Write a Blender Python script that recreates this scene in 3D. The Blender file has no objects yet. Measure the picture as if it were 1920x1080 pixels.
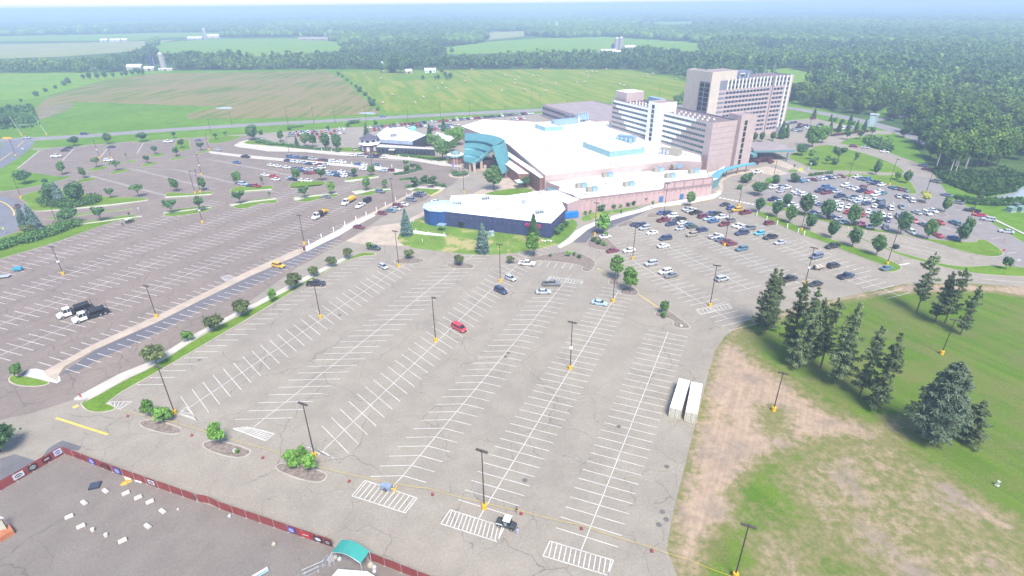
import bpy, bmesh, math, random
import numpy as np
from mathutils import Vector, Matrix

random.seed(7); RNG = np.random.default_rng(11)
PI = math.pi
scene = bpy.context.scene
COL = scene.collection
# ---------------------------------------------------------------- camera and surveying helper
H = 80.0; FPX = 1040.0; HORIZON = 8.0
TH = math.atan((540 - HORIZON) / FPX); ROLL = math.radians(0.57)
_c, _s, _cr, _sr = math.cos(TH), math.sin(TH), math.cos(ROLL), math.sin(ROLL)

def G(u, v, z=0.0):
    """ground position (metres) surveyed from a photo point, on the level z"""
    a = (u - 960) / FPX; b = (v - 540) / FPX
    a2 = a * _cr - b * _sr; b2 = a * _sr + b * _cr
    r = (a2, _c - b2 * _s, -(_s + b2 * _c))
    t = (z - H) / r[2]
    return (r[0] * t, r[1] * t)

def PX(x, y, z):
    dz = z - H
    dep = y * _c - dz * _s; up = y * _s + dz * _c
    a2 = x / dep; b2 = -up / dep
    return (960 + (a2 * _cr + b2 * _sr) * FPX, 540 + (-a2 * _sr + b2 * _cr) * FPX)

def T(ox, oy, s, pts):
    return [(ox + x / s, oy + y / s) for x, y in pts]

def GP(pts, z=0.0):
    return [G(u, v, z) for u, v in pts]

cd = bpy.data.cameras.new('camera'); cam = bpy.data.objects.new('camera', cd); COL.objects.link(cam)
cd.sensor_width = 36; cd.lens = FPX / 1920 * 36; cd.clip_start = 0.5; cd.clip_end = 60000
cam.matrix_world = Matrix.Translation((0, 0, H)) @ Matrix.Rotation(PI / 2 - TH, 4, 'X') @ Matrix.Rotation(-ROLL, 4, 'Z')
scene.camera = cam

# ---------------------------------------------------------------- object helpers
USED = {}
def tag(o, label=None, cat=None, group=None, kind=None):
    if label: o['label'] = label
    if cat: o['category'] = cat
    if group: o['group'] = group
    if kind: o['kind'] = kind
    return o

def empty(name, loc=(0, 0, 0), rz=0.0):
    o = bpy.data.objects.new(name, None); COL.objects.link(o)
    o.location = loc; o.rotation_euler = (0, 0, rz); o.empty_display_size = 0.5
    return o

class MB:
    """collects faces, then becomes one mesh object"""
    def __init__(s): s.v = []; s.f = []; s.m = []
    def face(s, pts, mi=0):
        n = len(s.v); s.v.extend([tuple(p) for p in pts]); s.f.append(tuple(range(n, n + len(pts)))); s.m.append(mi)
    def idx(s, verts, faces, mi=0):
        n = len(s.v); s.v.extend([tuple(p) for p in verts])
        for f in faces: s.f.append(tuple(i + n for i in f)); s.m.append(mi)
    def box(s, x0, x1, y0, y1, z0, z1, mi=0, M=None):
        P = [(x0, y0, z0), (x1, y0, z0), (x1, y1, z0), (x0, y1, z0), (x0, y0, z1), (x1, y0, z1), (x1, y1, z1), (x0, y1, z1)]
        if M is not None: P = [tuple(M @ Vector(p)) for p in P]
        s.idx(P, [(0, 3, 2, 1), (4, 5, 6, 7), (0, 1, 5, 4), (1, 2, 6, 5), (2, 3, 7, 6), (3, 0, 4, 7)], mi)
    def prism(s, poly, z0, z1, mi=0, top=None, bottom=False):
        poly = ccw(poly); n = len(poly)
        z0s = z0 if isinstance(z0, (list, tuple)) else [z0] * n
        z1s = z1 if isinstance(z1, (list, tuple)) else [z1] * n
        V = [(p[0], p[1], z) for p, z in zip(poly, z0s)] + [(p[0], p[1], z) for p, z in zip(poly, z1s)]
        s.idx(V, [(i, (i + 1) % n, n + (i + 1) % n, n + i) for i in range(n)], mi)
        s.face([(p[0], p[1], z) for p, z in zip(poly, z1s)], mi if top is None else top)
        if bottom: s.face([(p[0], p[1], z) for p, z in zip(poly, z0s)][::-1], mi)
    def tube(s, pts, radii, n=8, mi=0, caps=True):
        pts = [Vector(p) for p in pts]; rings = []
        base = len(s.v)
        for i, p in enumerate(pts):
            d = (pts[min(i + 1, len(pts) - 1)] - pts[max(i - 1, 0)]).normalized()
            a = Vector((1, 0, 0)) if abs(d.x) < .8 else Vector((0, 1, 0))
            e1 = d.cross(a).normalized(); e2 = d.cross(e1)
            r = radii[i] if isinstance(radii, (list, tuple)) else radii
            for k in range(n):
                t = 2 * PI * k / n
                s.v.append(tuple(p + e1 * (r * math.cos(t)) + e2 * (r * math.sin(t))))
        for i in range(len(pts) - 1):
            for k in range(n):
                a = base + i * n + k; b = base + i * n + (k + 1) % n
                s.f.append((a, a + n, b + n, b)); s.m.append(mi)
        if caps:
            s.f.append(tuple(base + k for k in range(n))); s.m.append(mi)
            s.f.append(tuple(base + (len(pts) - 1) * n + k for k in range(n))[::-1]); s.m.append(mi)
    def mesh(s, name, mats):
        me = bpy.data.meshes.new(name); me.from_pydata(s.v, [], s.f)
        for m in (mats if isinstance(mats, (list, tuple)) else [mats]): me.materials.append(m)
        me.polygons.foreach_set('material_index', s.m); me.update()
        return me
    def build(s, name, mats, parent=None, smooth=False, fix=True):
        me = s.mesh(name, mats)
        if fix:
            bm = bmesh.new(); bm.from_mesh(me); bmesh.ops.remove_doubles(bm, verts=bm.verts, dist=1e-4)
            bmesh.ops.recalc_face_normals(bm, faces=bm.faces); bm.to_mesh(me); bm.free()
        if smooth: me.polygons.foreach_set('use_smooth', [True] * len(me.polygons))
        return link(name, me, parent)

def link(name, me, parent=None, loc=None):
    o = bpy.data.objects.new(name, me); COL.objects.link(o)
    if parent is not None: o.parent = parent
    if loc is not None: o.location = loc
    return o

def area(p): return 0.5 * sum(p[i][0] * p[(i + 1) % len(p)][1] - p[(i + 1) % len(p)][0] * p[i][1] for i in range(len(p)))
def ccw(p):
    p = [tuple(q) for q in p]
    return p if area(p) > 0 else p[::-1]
def smooth_poly(p, it=2):
    for _ in range(it):
        q = []
        for i in range(len(p)):
            a, b = p[i], p[(i + 1) % len(p)]
            q += [(a[0] * .75 + b[0] * .25, a[1] * .75 + b[1] * .25), (a[0] * .25 + b[0] * .75, a[1] * .25 + b[1] * .75)]
        p = q
    return p
def smooth_line(p, it=2):
    for _ in range(it):
        q = [p[0]]
        for a, b in zip(p, p[1:]):
            q += [(a[0] * .75 + b[0] * .25, a[1] * .75 + b[1] * .25), (a[0] * .25 + b[0] * .75, a[1] * .25 + b[1] * .75)]
        p = q + [p[-1]]
    return p
def inset(p, d):
    p = ccw(p); n = len(p); out = []
    for i in range(n):
        a, b, c = Vector(p[i - 1]), Vector(p[i]), Vector(p[(i + 1) % n])
        e1 = (b - a); e2 = (c - b)
        if e1.length < 1e-6 or e2.length < 1e-6: out.append(tuple(b)); continue
        n1 = Vector((-e1.y, e1.x)).normalized(); n2 = Vector((-e2.y, e2.x)).normalized()
        m = n1 + n2
        k = max(0.35, 1 + n1.dot(n2))
        out.append(tuple(b + m * (d / k)))
    return out
def inside(x, y, poly):
    r = False; n = len(poly)
    for i in range(n):
        x1, y1 = poly[i]; x2, y2 = poly[i - 1]
        if (y1 > y) != (y2 > y) and x < (x2 - x1) * (y - y1) / (y2 - y1) + x1: r = not r
    return r
def inside_np(X, Y, poly):
    r = np.zeros(X.shape, bool); n = len(poly)
    for i in range(n):
        x1, y1 = poly[i]; x2, y2 = poly[i - 1]
        if y1 == y2: continue
        c = ((y1 > Y) != (y2 > Y)) & (X < (x2 - x1) * (Y - y1) / (y2 - y1) + x1)
        r ^= c
    return r
def ordinal(i):
    W = 'first second third fourth fifth sixth seventh eighth ninth tenth eleventh twelfth thirteenth fourteenth fifteenth sixteenth seventeenth eighteenth nineteenth twentieth'.split()
    if i < 20: return W[i]
    return f"{i+1}{'th' if (i+1)%100 in (11,12,13) else {1:'st',2:'nd',3:'rd'}.get((i+1)%10,'th')}"

# ---------------------------------------------------------------- materials
class NT:
    def __init__(s, m): s.t = m.node_tree; s.n = s.t.nodes; s.l = s.t.links
    def new(s, ty, **kw):
        nd = s.n.new(ty)
        for k, v in kw.items():
            if k.startswith('_'): setattr(nd, k[1:], v)
            else: nd.inputs[k.replace('__', ' ')].default_value = v
        return nd
    def mul(s, vec, sc):
        nd = s.n.new('ShaderNodeVectorMath'); nd.operation = 'MULTIPLY'; s.l.new(vec, nd.inputs[0]); nd.inputs[1].default_value = sc; return nd.outputs[0]
    def noise(s, vec, scale, detail=4, rough=.55):
        nd = s.n.new('ShaderNodeTexNoise'); nd.inputs['Scale'].default_value = scale; nd.inputs['Detail'].default_value = detail
        nd.inputs['Roughness'].default_value = rough; s.l.new(vec, nd.inputs['Vector']); return nd.outputs['Fac']
    def ramp(s, fac, a, b, va=0., vb=1.):
        nd = s.n.new('ShaderNodeMapRange'); nd.interpolation_type = 'SMOOTHSTEP'
        nd.inputs[1].default_value = a; nd.inputs[2].default_value = b; nd.inputs[3].default_value = va; nd.inputs[4].default_value = vb
        s.l.new(fac, nd.inputs[0]); return nd.outputs[0]
    def mix(s, fac, a, b, blend='MIX'):
        nd = s.n.new('ShaderNodeMix'); nd.data_type = 'RGBA'; nd.blend_type = blend
        for sock, val in ((nd.inputs[0], fac), (nd.inputs[6], a), (nd.inputs[7], b)):
            if hasattr(val, 'is_linked') or hasattr(val, 'node'): s.l.new(val, sock)
            elif isinstance(val, (int, float)): sock.default_value = val
            else: sock.default_value = (*val[:3], 1)
        return nd.outputs[2]
    def aniso(s, pos, ang, sx, sy):
        mp = s.n.new('ShaderNodeMapping'); mp.vector_type = 'TEXTURE'; s.l.new(pos, mp.inputs['Vector']); mp.inputs['Rotation'].default_value = (0, 0, math.radians(ang)); mp.inputs['Scale'].default_value = (1 / sx, 1 / sy, 1); return mp.outputs[0]
    def math(s, op, a, b=None):
        nd = s.n.new('ShaderNodeMath'); nd.operation = op
        for sock, val in ((nd.inputs[0], a), (nd.inputs[1], b)):
            if val is None: continue
            if hasattr(val, 'node'): s.l.new(val, sock)
            else: sock.default_value = val
        return nd.outputs[0]

def new_mat(name):
    m = bpy.data.materials.new(name); m.use_nodes = True
    nt = NT(m); bsdf = nt.n['Principled BSDF']
    bsdf.inputs['Specular IOR Level'].default_value = 0.25
    return m, nt, bsdf

MATS = {}
def plain(name, col, rough=.7, var=.12, scale=.6, metal=0., spec=.3, coord='Object', bump=0.):
    """one colour with slight weathering blotches"""
    if name in MATS: return MATS[name]
    m, nt, b = new_mat(name)
    tc = nt.n.new('ShaderNodeTexCoord'); v = tc.outputs['Object']
    if coord == 'World':
        v = nt.n.new('ShaderNodeNewGeometry').outputs['Position']
    f = nt.noise(v, scale, 5, .6)
    f2 = nt.noise(v, scale * 9, 3, .6)
    c = nt.mix(nt.ramp(f, .3, .7), tuple(x * (1 - var) for x in col), tuple(min(1, x * (1 + var)) for x in col))
    c = nt.mix(nt.ramp(f2, .35, .65), c, nt.mix(1.0, c, (1 - var * .6,) * 3, 'MULTIPLY'))
    nt.l.new(c, b.inputs['Base Color']); b.inputs['Roughness'].default_value = rough; b.inputs['Metallic'].default_value = metal
    b.inputs['Specular IOR Level'].default_value = spec
    MATS[name] = m; return m

def asphalt(name, c1, c2, crack=.06, crack_w=.007, crack_cov=.5, spots=.5):
    m, nt, b = new_mat(name)
    pos = nt.n.new('ShaderNodeNewGeometry').outputs['Position']
    big = nt.noise(pos, .018, 5, .6); mid = nt.noise(pos, .16, 5, .65); fine = nt.noise(pos, 2.2, 4, .7)
    c = nt.mix(nt.ramp(big, .35, .65), c1, c2)
    c = nt.mix(nt.ramp(mid, .3, .75), nt.mix(1., c, (.9, .895, .89), 'MULTIPLY'), nt.mix(1., c, (1.06, 1.06, 1.05), 'MULTIPLY'))
    c = nt.mix(nt.ramp(fine, .25, .75), nt.mix(1., c, (.88, .88, .88), 'MULTIPLY'), nt.mix(1., c, (1.1, 1.1, 1.1), 'MULTIPLY'))
    # dark streaks along the traffic direction, oil spots
    st = nt.noise(nt.aniso(pos, 65, .025, .35), 1.0, 4, .6)
    c = nt.mix(nt.ramp(st, .5, .8, 0, .5), c, nt.mix(1., c, (.86, .85, .85), 'MULTIPLY'))
    vo = nt.n.new('ShaderNodeTexVoronoi'); vo.inputs['Scale'].default_value = .32; nt.l.new(pos, vo.inputs['Vector'])
    c = nt.mix(nt.ramp(vo.outputs['Distance'], .05, .16, spots * .5, 0.), c, nt.mix(1., c, (.7, .7, .7), 'MULTIPLY'))
    # crack-sealing lines
    dn = nt.n.new('ShaderNodeTexNoise'); dn.inputs['Scale'].default_value = .12; dn.inputs['Detail'].default_value = 5; nt.l.new(pos, dn.inputs['Vector'])
    off = nt.n.new('ShaderNodeVectorMath'); off.operation = 'MULTIPLY_ADD'
    nt.l.new(dn.outputs['Color'], off.inputs[0]); off.inputs[1].default_value = (9, 9, 0); nt.l.new(pos, off.inputs[2])
    cov = nt.noise(pos, .03, 2, .5)
    for sc, w in ((crack, crack_w), (crack * 2.3, crack_w * 1.2)):
        ve = nt.n.new('ShaderNodeTexVoronoi'); ve.voronoi_dimensions = '2D'; ve.feature = 'DISTANCE_TO_EDGE'; ve.inputs['Scale'].default_value = sc
        nt.l.new(off.outputs[0], ve.inputs['Vector'])
        k = nt.ramp(ve.outputs['Distance'], w * .5, w * 1.3, 1., 0.)
        k = nt.math('MULTIPLY', k, nt.ramp(cov, crack_cov - .03, crack_cov + .03))
        c = nt.mix(nt.math('MULTIPLY', k, .42), c, (.085, .078, .075))
        cov = nt.noise(pos, .055, 2, .5)
    nt.l.new(c, b.inputs['Base Color']); b.inputs['Roughness'].default_value = .92; b.inputs['Specular IOR Level'].default_value = .12
    MATS[name] = m; return m

def grass(name, c1, c2, dry=None, dry_t=.62, stripe=0., ang=25., stripe_scale=.9, patch=.02):
    m, nt, b = new_mat(name)
    pos = nt.n.new('ShaderNodeNewGeometry').outputs['Position']
    big = nt.noise(pos, patch, 5, .6); mid = nt.noise(pos, .12, 5, .65); fine = nt.noise(pos, 1.4, 4, .7)
    c = nt.mix(nt.ramp(big, .35, .65), c1, c2)
    c = nt.mix(nt.ramp(mid, .3, .7), nt.mix(1., c, (.82, .85, .8), 'MULTIPLY'), nt.mix(1., c, (1.12, 1.1, 1.1), 'MULTIPLY'))
    c = nt.mix(nt.ramp(fine, .3, .7), nt.mix(1., c, (.78, .8, .78), 'MULTIPLY'), nt.mix(1., c, (1.15, 1.15, 1.15), 'MULTIPLY'))
    if stripe:
        st = nt.noise(nt.aniso(pos, ang, .012, stripe_scale), 1.0, 3, .6)
        c = nt.mix(nt.ramp(st, .35, .65), nt.mix(1., c, (1 - stripe, 1 - stripe * .9, 1 - stripe), 'MULTIPLY'), nt.mix(1., c, (1 + stripe, 1 + stripe * .8, 1 + stripe), 'MULTIPLY'))
        if dry:
            d = nt.math('ADD', nt.math('MULTIPLY', st, .55), nt.math('MULTIPLY', big, .45))
            c = nt.mix(nt.ramp(d, dry_t - .1, dry_t + .1), c, dry)
    elif dry:
        d = nt.noise(pos, .07, 6, .7)
        c = nt.mix(nt.ramp(d, dry_t, dry_t + .1, 0, .8), c, dry)
    nt.l.new(c, b.inputs['Base Color']); b.inputs['Roughness'].default_value = 1; b.inputs['Specular IOR Level'].default_value = .05
    MATS[name] = m; return m

def foliage(name, c_dark, c_light, scale=.35, trans=.25):
    """leaves: clumps of two tones, a slightly different tone for each plant"""
    m, nt, b = new_mat(name)
    tc = nt.n.new('ShaderNodeTexCoord'); oi = nt.n.new('ShaderNodeObjectInfo')
    pos = nt.n.new('ShaderNodeNewGeometry')
    f = nt.noise(pos.outputs['Position'], scale, 4, .6)
    c = nt.mix(nt.ramp(f, .35, .65), c_dark, c_light)
    ri = nt.ramp(pos.outputs['Random Per Island'], 0., 1., .72, 1.28)
    rv = nt.ramp(oi.outputs['Random'], 0., 1., .82, 1.18)
    k = nt.math('MULTIPLY', ri, rv)
    cb = nt.n.new('ShaderNodeCombineColor'); [nt.l.new(k, cb.inputs[i]) for i in range(3)]
    c = nt.mix(1., c, cb.outputs[0], 'MULTIPLY')
    d = nt.n.new('ShaderNodeBsdfDiffuse'); t = nt.n.new('ShaderNodeBsdfTranslucent'); mx = nt.n.new('ShaderNodeMixShader')
    nt.l.new(c, d.inputs[0]); nt.l.new(nt.mix(1., c, (1.1, 1.25, .7), 'MULTIPLY'), t.inputs[0]); mx.inputs[0].default_value = trans
    nt.l.new(d.outputs[0], mx.inputs[1]); nt.l.new(t.outputs[0], mx.inputs[2])
    nt.l.new(mx.outputs[0], nt.n['Material Output'].inputs['Surface'])
    nt.n.remove(b); MATS[name] = m; return m

A_FRONT = asphalt('asphalt_weathered_beige', (0.309, 0.273, 0.225), (0.283, 0.252, 0.212), .05, .0065, .5)
A_LEFT = asphalt('asphalt_cracked_mauve', (.243, .197, .168), (.22, .182, .158), .095, .0125, .34)
A_ROAD = asphalt('asphalt_road_blue_grey', (.2, .2, .225), (.17, .175, .2), .05, .006, .6)
A_HWY = asphalt('asphalt_highway', (.25, .235, .24), (.23, .22, .225), .03, .004, .7, .2)
A_DARK = asphalt('asphalt_fresh_seal', (.135, .13, .145), (.17, .16, .17), .06, .006, .7)
CONC = plain('concrete_walk', (.5, .46, .4), .9, .1, .25, coord='World')
CONC_N = plain('concrete_new', (.62, .6, .57), .9, .08, .25, coord='World')
CONC_T = plain('concrete_tan', (.44, .36, .285), .9, .12, .25, coord='World')
KERB = plain('kerb_concrete', (.41, .37, .31), .9, .14, .3, coord='World')
LINE = plain('line_paint_white', (.63, .61, .575), .8, .16, .5, coord='World')
LINE_F = plain('line_paint_faded', (.6, .56, .56), .8, .2, .2, coord='World')
LINE_Y = plain('line_paint_yellow', (.72, .5, .1), .8, .15, .5, coord='World')
LAWN = grass('lawn_mown', (.12, .21, .022), (.15, .235, .03), (.3, .25, .12), .66)
LAWN_DRY = grass('lawn_patchy', (.11, .21, .035), (.16, .25, .05), (.42, .34, .17), .5)
MEADOW = grass('meadow', (.105, .21, .02), (.13, .235, .028), None, stripe=.1, ang=20)
MULCH = plain('wood_mulch', (.235, .19, .16), 1, .3, 1.5, coord='World')
WATER_M = None
# ---------------------------------------------------------------- ground, fields, pavement
from mathutils.geometry import delaunay_2d_cdt
def fill(poly):
    """triangles of a polygon; crossings of its outline do no harm"""
    v = [Vector(p) for p in poly]
    V, E_, F, *_r = delaunay_2d_cdt(v, [(i, (i + 1) % len(v)) for i in range(len(v))], [], 1, 1e-4)
    return [(p.x, p.y) for p in V], F
def sheet(name, poly, z, mat, kind='structure'):
    V, F = fill(poly); mb = MB()
    mb.idx([(x, y, z) for x, y in V], [f if area([V[i] for i in f]) > 0 else tuple(f)[::-1] for f in F])
    return tag(mb.build(name, mat, fix=False), kind=kind)

def strip_poly(pts, w):
    L, R = [], []
    for i, p in enumerate(pts):
        a = Vector(pts[max(i - 1, 0)]); b = Vector(pts[min(i + 1, len(pts) - 1)]); d = (b - a).normalized(); n = Vector((-d.y, d.x)) * (w / 2)
        L.append((p[0] + n.x, p[1] + n.y)); R.append((p[0] - n.x, p[1] - n.y))
    return L, R
def strip(mb, pts, w, z, mi=0):
    L, R = strip_poly(pts, w)
    for i in range(len(pts) - 1): mb.face([(*R[i], z), (*R[i + 1], z), (*L[i + 1], z), (*L[i], z)], mi)

# base: one sheet out to the horizon
WOODLAND = grass('woodland_floor', (.05, .1, .028), (.075, .13, .035), None)
mb = MB(); rings = [0, 60, 150, 300, 600, 1200, 2500, 5000, 10000, 22000]; N = 72
for i in range(len(rings) - 1):
    for k in range(N):
        a0, a1 = 2 * PI * k / N, 2 * PI * (k + 1) / N
        q = [(rings[i] * math.cos(a0), rings[i] * math.sin(a0), 0), (rings[i + 1] * math.cos(a0), rings[i + 1] * math.sin(a0), 0),
             (rings[i + 1] * math.cos(a1), rings[i + 1] * math.sin(a1), 0), (rings[i] * math.cos(a1), rings[i] * math.sin(a1), 0)]
        mb.face(q[1:] if i == 0 else q)
g = mb.build('ground', WOODLAND); tag(g, kind='structure')

# meadow round the site
site = [(-700, 330), (0, 137), (640, 129), (1290, 142), (1480, 150), (1500, 195), (1700, 245), (1760, 345), (1920, 350), (2600, 500), (2300, 1500), (-900, 1500), (-1500, 700)]
sheet('meadow', GP(site), .012, MEADOW)
BROWN = grass('crop_field', (.122, .18, .03), (.155, .18, .04), (.225, .185, .085), .47, stripe=.1, ang=88, stripe_scale=.14, patch=.012)
HAY = grass('hay_field', (.165, .235, .024), (.128, .235, .018), (.26, .25, .05), .54, stripe=.09, ang=108, stripe_scale=.11, patch=.006)
GREENF = grass('green_field', (.14, .27, .03), (.18, .28, .04), None, stripe=.05, ang=10, stripe_scale=.05)
TANF = grass('tan_field', (.3, .29, .14), (.24, .27, .11), None, stripe=.06, ang=5, stripe_scale=.05)
SOIL = grass('bare_soil', (.24, .19, .14), (.2, .19, .11), None)
FIELD_PX = []
def field(px, mat, z=.06, name='field'):
    FIELD_PX.append(px); return sheet(name, GP(px), z, mat)
field([(60, 212), (83, 187), (120, 172), (200, 150), (300, 138), (612, 133), (640, 147), (714, 213), (560, 221), (350, 223), (352, 213), (415, 200), (140, 191)], BROWN)
field([(70, 226), (72, 203), (100, 197), (140, 194), (130, 206), (95, 218)], SOIL, .08)
field([(641, 134), (1000, 130), (1180, 131), (1262, 146), (1310, 168), (1300, 186), (1145, 192), (1010, 201), (728, 213), (655, 148)], HAY)
field([(0, 137), (180, 137), (330, 132), (300, 137), (200, 149), (120, 170), (60, 186), (0, 188)], GREENF, .05)
field([(733, 139), (790, 136), (850, 137), (853, 148), (742, 152)], LAWN, .075, 'farmyard_lawn')
field([(-60, 112), (-60, 84), (200, 79), (330, 74.5), (303, 80), (240, 97), (120, 106)], TANF, .05)
field([(270, 99), (303, 80), (400, 73), (560, 72), (640, 79), (640, 95), (480, 106), (420, 101)], GREENF, .05)
field([(-60, 78), (-60, 69), (150, 65), (310, 61), (420, 61), (640, 59), (660, 66), (420, 68), (320, 70), (250, 76)], GREENF, .05)
field([(770, 97), (793, 93), (853, 87), (917, 78), (1007, 72), (1140, 69), (1280, 78), (1345, 85), (1300, 97), (1207, 90), (1150, 99), (1007, 97), (927, 100), (853, 102)], GREENF, .05)
field([(900, 66), (927, 60), (993, 58), (1033, 60), (973, 69), (917, 75)], TANF, .05)
field([(1160, 47), (1180, 42), (1280, 40), (1420, 41), (1425, 44), (1250, 48)], GREENF, .05)
field([(780, 50), (830, 48), (835, 51), (790, 52)], GREENF, .05)
field([(960, 46), (1030, 44), (1040, 47), (970, 49)], GREENF, .05)
field([(-60, 66), (-60, 60), (180, 57), (330, 56), (340, 58), (150, 62)], GREENF, .05)
field([(420, 58.5), (600, 54), (720, 54), (730, 56), (560, 58)], TANF, .05)
field([(640, 88), (700, 84), (760, 88), (720, 93), (640, 96)], GREENF, .05)
field([(1030, 66), (1100, 63), (1160, 65), (1090, 68)], GREENF, .05)
field([(1380, 92), (1440, 90), (1490, 96), (1430, 100)], GREENF, .05)
field([(560, 76), (590, 70), (628, 69), (632, 75)], TANF, .07)
field([(860, 52), (940, 50), (950, 53), (880, 55)], GREENF, .05)
field([(1400, 132), (1478, 128), (1560, 145), (1640, 142), (1650, 146), (1570, 158), (1490, 156), (1400, 146)], GREENF, .05)
field([(1575, 143), (1597, 138), (1640, 141), (1640, 146), (1590, 147)], SOIL, .07)
field([(1830, 272), (1905, 266), (1925, 275), (1890, 282), (1840, 281)], SOIL, .05)
field([(1640, 213), (1660, 204), (1682, 203), (1684, 213), (1650, 222)], MEADOW, .05, 'meadow_clearing')

# roads
def road(name, px, w, mat, z=.03, it=2):
    mb = MB(); pts = smooth_line(GP(px), it); strip(mb, pts, w, z)
    o = mb.build(name, mat, fix=False); tag(o, kind='structure'); return pts
hw = road('highway', [(-260, 276), (-60, 266), (30, 262), (97, 259), (190, 253), (283, 246), (433, 236), (640, 225.5), (840, 214.5), (1003, 206.5), (1150, 200), (1300, 197), (1420, 198), (1486, 203), (1545, 213), (1600, 223), (1650, 236), (1700, 250), (1780, 285)], 13.5, A_HWY)
road('side_road', [(1625, 229), (1650, 224), (1682, 219), (1730, 214), (1800, 214)], 7, A_HWY, .034)
road('cross_road', [(30, 262), (35, 272), (22, 285), (0, 300), (-60, 335), (-160, 400)], 17, A_ROAD, .036, 3)
lines = MB()   # highway paint
L, R = strip_poly(hw, 7.6)
for side in (L, R):
    strip(lines, side, .16, .045)
acc = 0.
for a, b in zip(hw, hw[1:]):
    A, B = Vector(a), Vector(b); d = (B - A); n = int(d.length / 14)
    for k in range(n):
        p = A + d * (k / max(n, 1)); q = p + d.normalized() * 4.2
        strip(lines, [tuple(p), tuple(q)], .22, .045)
tag(lines.build('highway_markings', LINE, fix=False), kind='structure')

# paved grounds of the complex
paved = [(-420, 660), (-260, 540), (-100, 470), (-100, 366), (0, 359), (38, 354), (97, 343), (140, 330), (107, 330), (55, 323), (32, 316), (73, 283), (58, 278), (93, 277), (160, 272), (225, 267), (317, 261), (400, 256), (455, 252),
         (530, 247), (580, 244), (647, 239), (680, 238), (780, 232), (840, 226), (905, 222), (1003, 213), (1150, 206), (1300, 205), (1440, 214), (1470, 226), (1521, 221), (1529, 222), (1556, 229), (1606, 238), (1612, 241), (1625, 244), (1672, 246), (1672, 252),
         (1641, 252), (1590, 260), (1575, 269), (1590, 272), (1630, 277), (1670, 287), (1705, 300), (1727, 308), (1743, 318), (1757, 335), (1768, 357), (1783, 370), (1813, 387), (1847, 403), (1860, 418), (1920, 455), (2060, 520), (2060, 560), (1918, 538),
         (1813, 531), (1693, 533), (1637, 545), (1573, 559), (1517, 570), (1450, 586), (1396, 603), (1359, 631), (1341, 656), (1327, 705), (1318, 740), (1290, 850), (1262, 960), (1250, 1030), (1272, 1085), (1300, 1180), (-700, 1400), (-900, 1000)]
sheet('parking_lot', GP(paved), .022, A_FRONT)
left = [(-420, 660), (-260, 540), (-100, 470), (-100, 366), (0, 360), (38, 355), (97, 344), (140, 331), (107, 331), (57, 323), (35, 316), (75, 284), (93, 278), (160, 273), (225, 268), (317, 262), (455, 254), (700, 300), (855, 305), (870, 325), (850, 345), (800, 375), (727, 400), (660, 445), (560, 500), (440, 585), (284, 677), (150, 745), (60, 775), (-60, 800), (-300, 800)]
sheet('parking_lot_left', GP(left), .028, A_LEFT)
rightlot = [(1400, 388), (1412, 377), (1440, 340), (1480, 322), (1720, 330), (1757, 337), (1783, 371), (1813, 388), (1846, 404), (1858, 418), (1918, 456), (2050, 520), (1900, 500), (1840, 470), (1700, 440), (1560, 420), (1470, 398)]
sheet('parking_lot_right', GP(rightlot), .026, asphalt('asphalt_pinkish', (.27, .24, .23), (.25, .23, .22), .06, .007, .6))
# blue-grey curved road at the far left
curve = [(-120, 366), (-20, 362), (0, 366), (33, 375), (50, 392), (55, 402), (40, 425), (10, 445), (-100, 480), (-200, 470)]
sheet('ring_road', GP(smooth_poly(curve, 2)), .034, A_ROAD)
cr_ = MB(); strip(cr_, smooth_line(GP([(-60, 366), (0, 376), (18, 386), (27, 398), (26, 404)]), 2), .45, .05); strip(cr_, GP([(44, 265), (32, 276)]), .4, .05); strip(cr_, GP([(22, 286), (0, 301)]), .4, .05)
tag(cr_.build('ring_road_markings', LINE_Y, fix=False), kind='structure')
# darker patches
sheet('sealed_strip', GP([(112, 703), (178, 657), (300, 602), (385, 559), (470, 518), (561, 478), (600, 460), (640, 442), (585, 481), (470, 537), (385, 575), (300, 621), (178, 677), (150, 694)]), .034, A_DARK)
sheet('sealed_patch', GP(T(0, 820, 6, [(0, 240), (170, 190), (430, 275), (540, 130), (600, 90), (700, 35), (920, 105), (880, 150), (740, 130), (600, 210), (0, 560)])), .034, A_DARK)
sheet('event_ground', GP([(-300, 1000), (0, 905), (118, 848), (400, 950), (640, 1030), (800, 1092), (900, 1300), (-600, 1300)]), .036, asphalt('asphalt_event', (.215, .185, .162), (.2, .175, .157), .03, .004, .6))
sheet('drive_lane', GP([(1085, 440), (1120, 418), (1160, 402), (1200, 390), (1215, 395), (1200, 402), (1140, 430), (1100, 455), (1075, 455)]), .034, A_DARK)

# concrete
def raised(name, p, h, mat):
    p = ccw(p); V, F = fill(p); mb = MB()
    mb.idx([(x, y, h) for x, y in V], [f if area([V[i] for i in f]) > 0 else tuple(f)[::-1] for f in F])
    n = len(p); mb.idx([(*q, 0) for q in p] + [(*q, h) for q in p], [(i, (i + 1) % n, n + (i + 1) % n, n + i) for i in range(n)])
    return tag(mb.build(name, mat, fix=False), kind='structure')
def slab(name, px, mat, h=.1, it=0):
    p = GP(px); p = smooth_poly(p, it) if it else p
    return raised(name, p, h, mat)
slab('sidewalk', [(82, 697), (178, 645), (300, 589.5), (385, 548.5), (470, 506.5), (561, 466), (573, 470), (561, 478), (470, 518), (385, 559), (300, 602), (178, 656), (122, 687), (112, 700), (108, 716), (88, 706)], CONC_T, .12)
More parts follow.
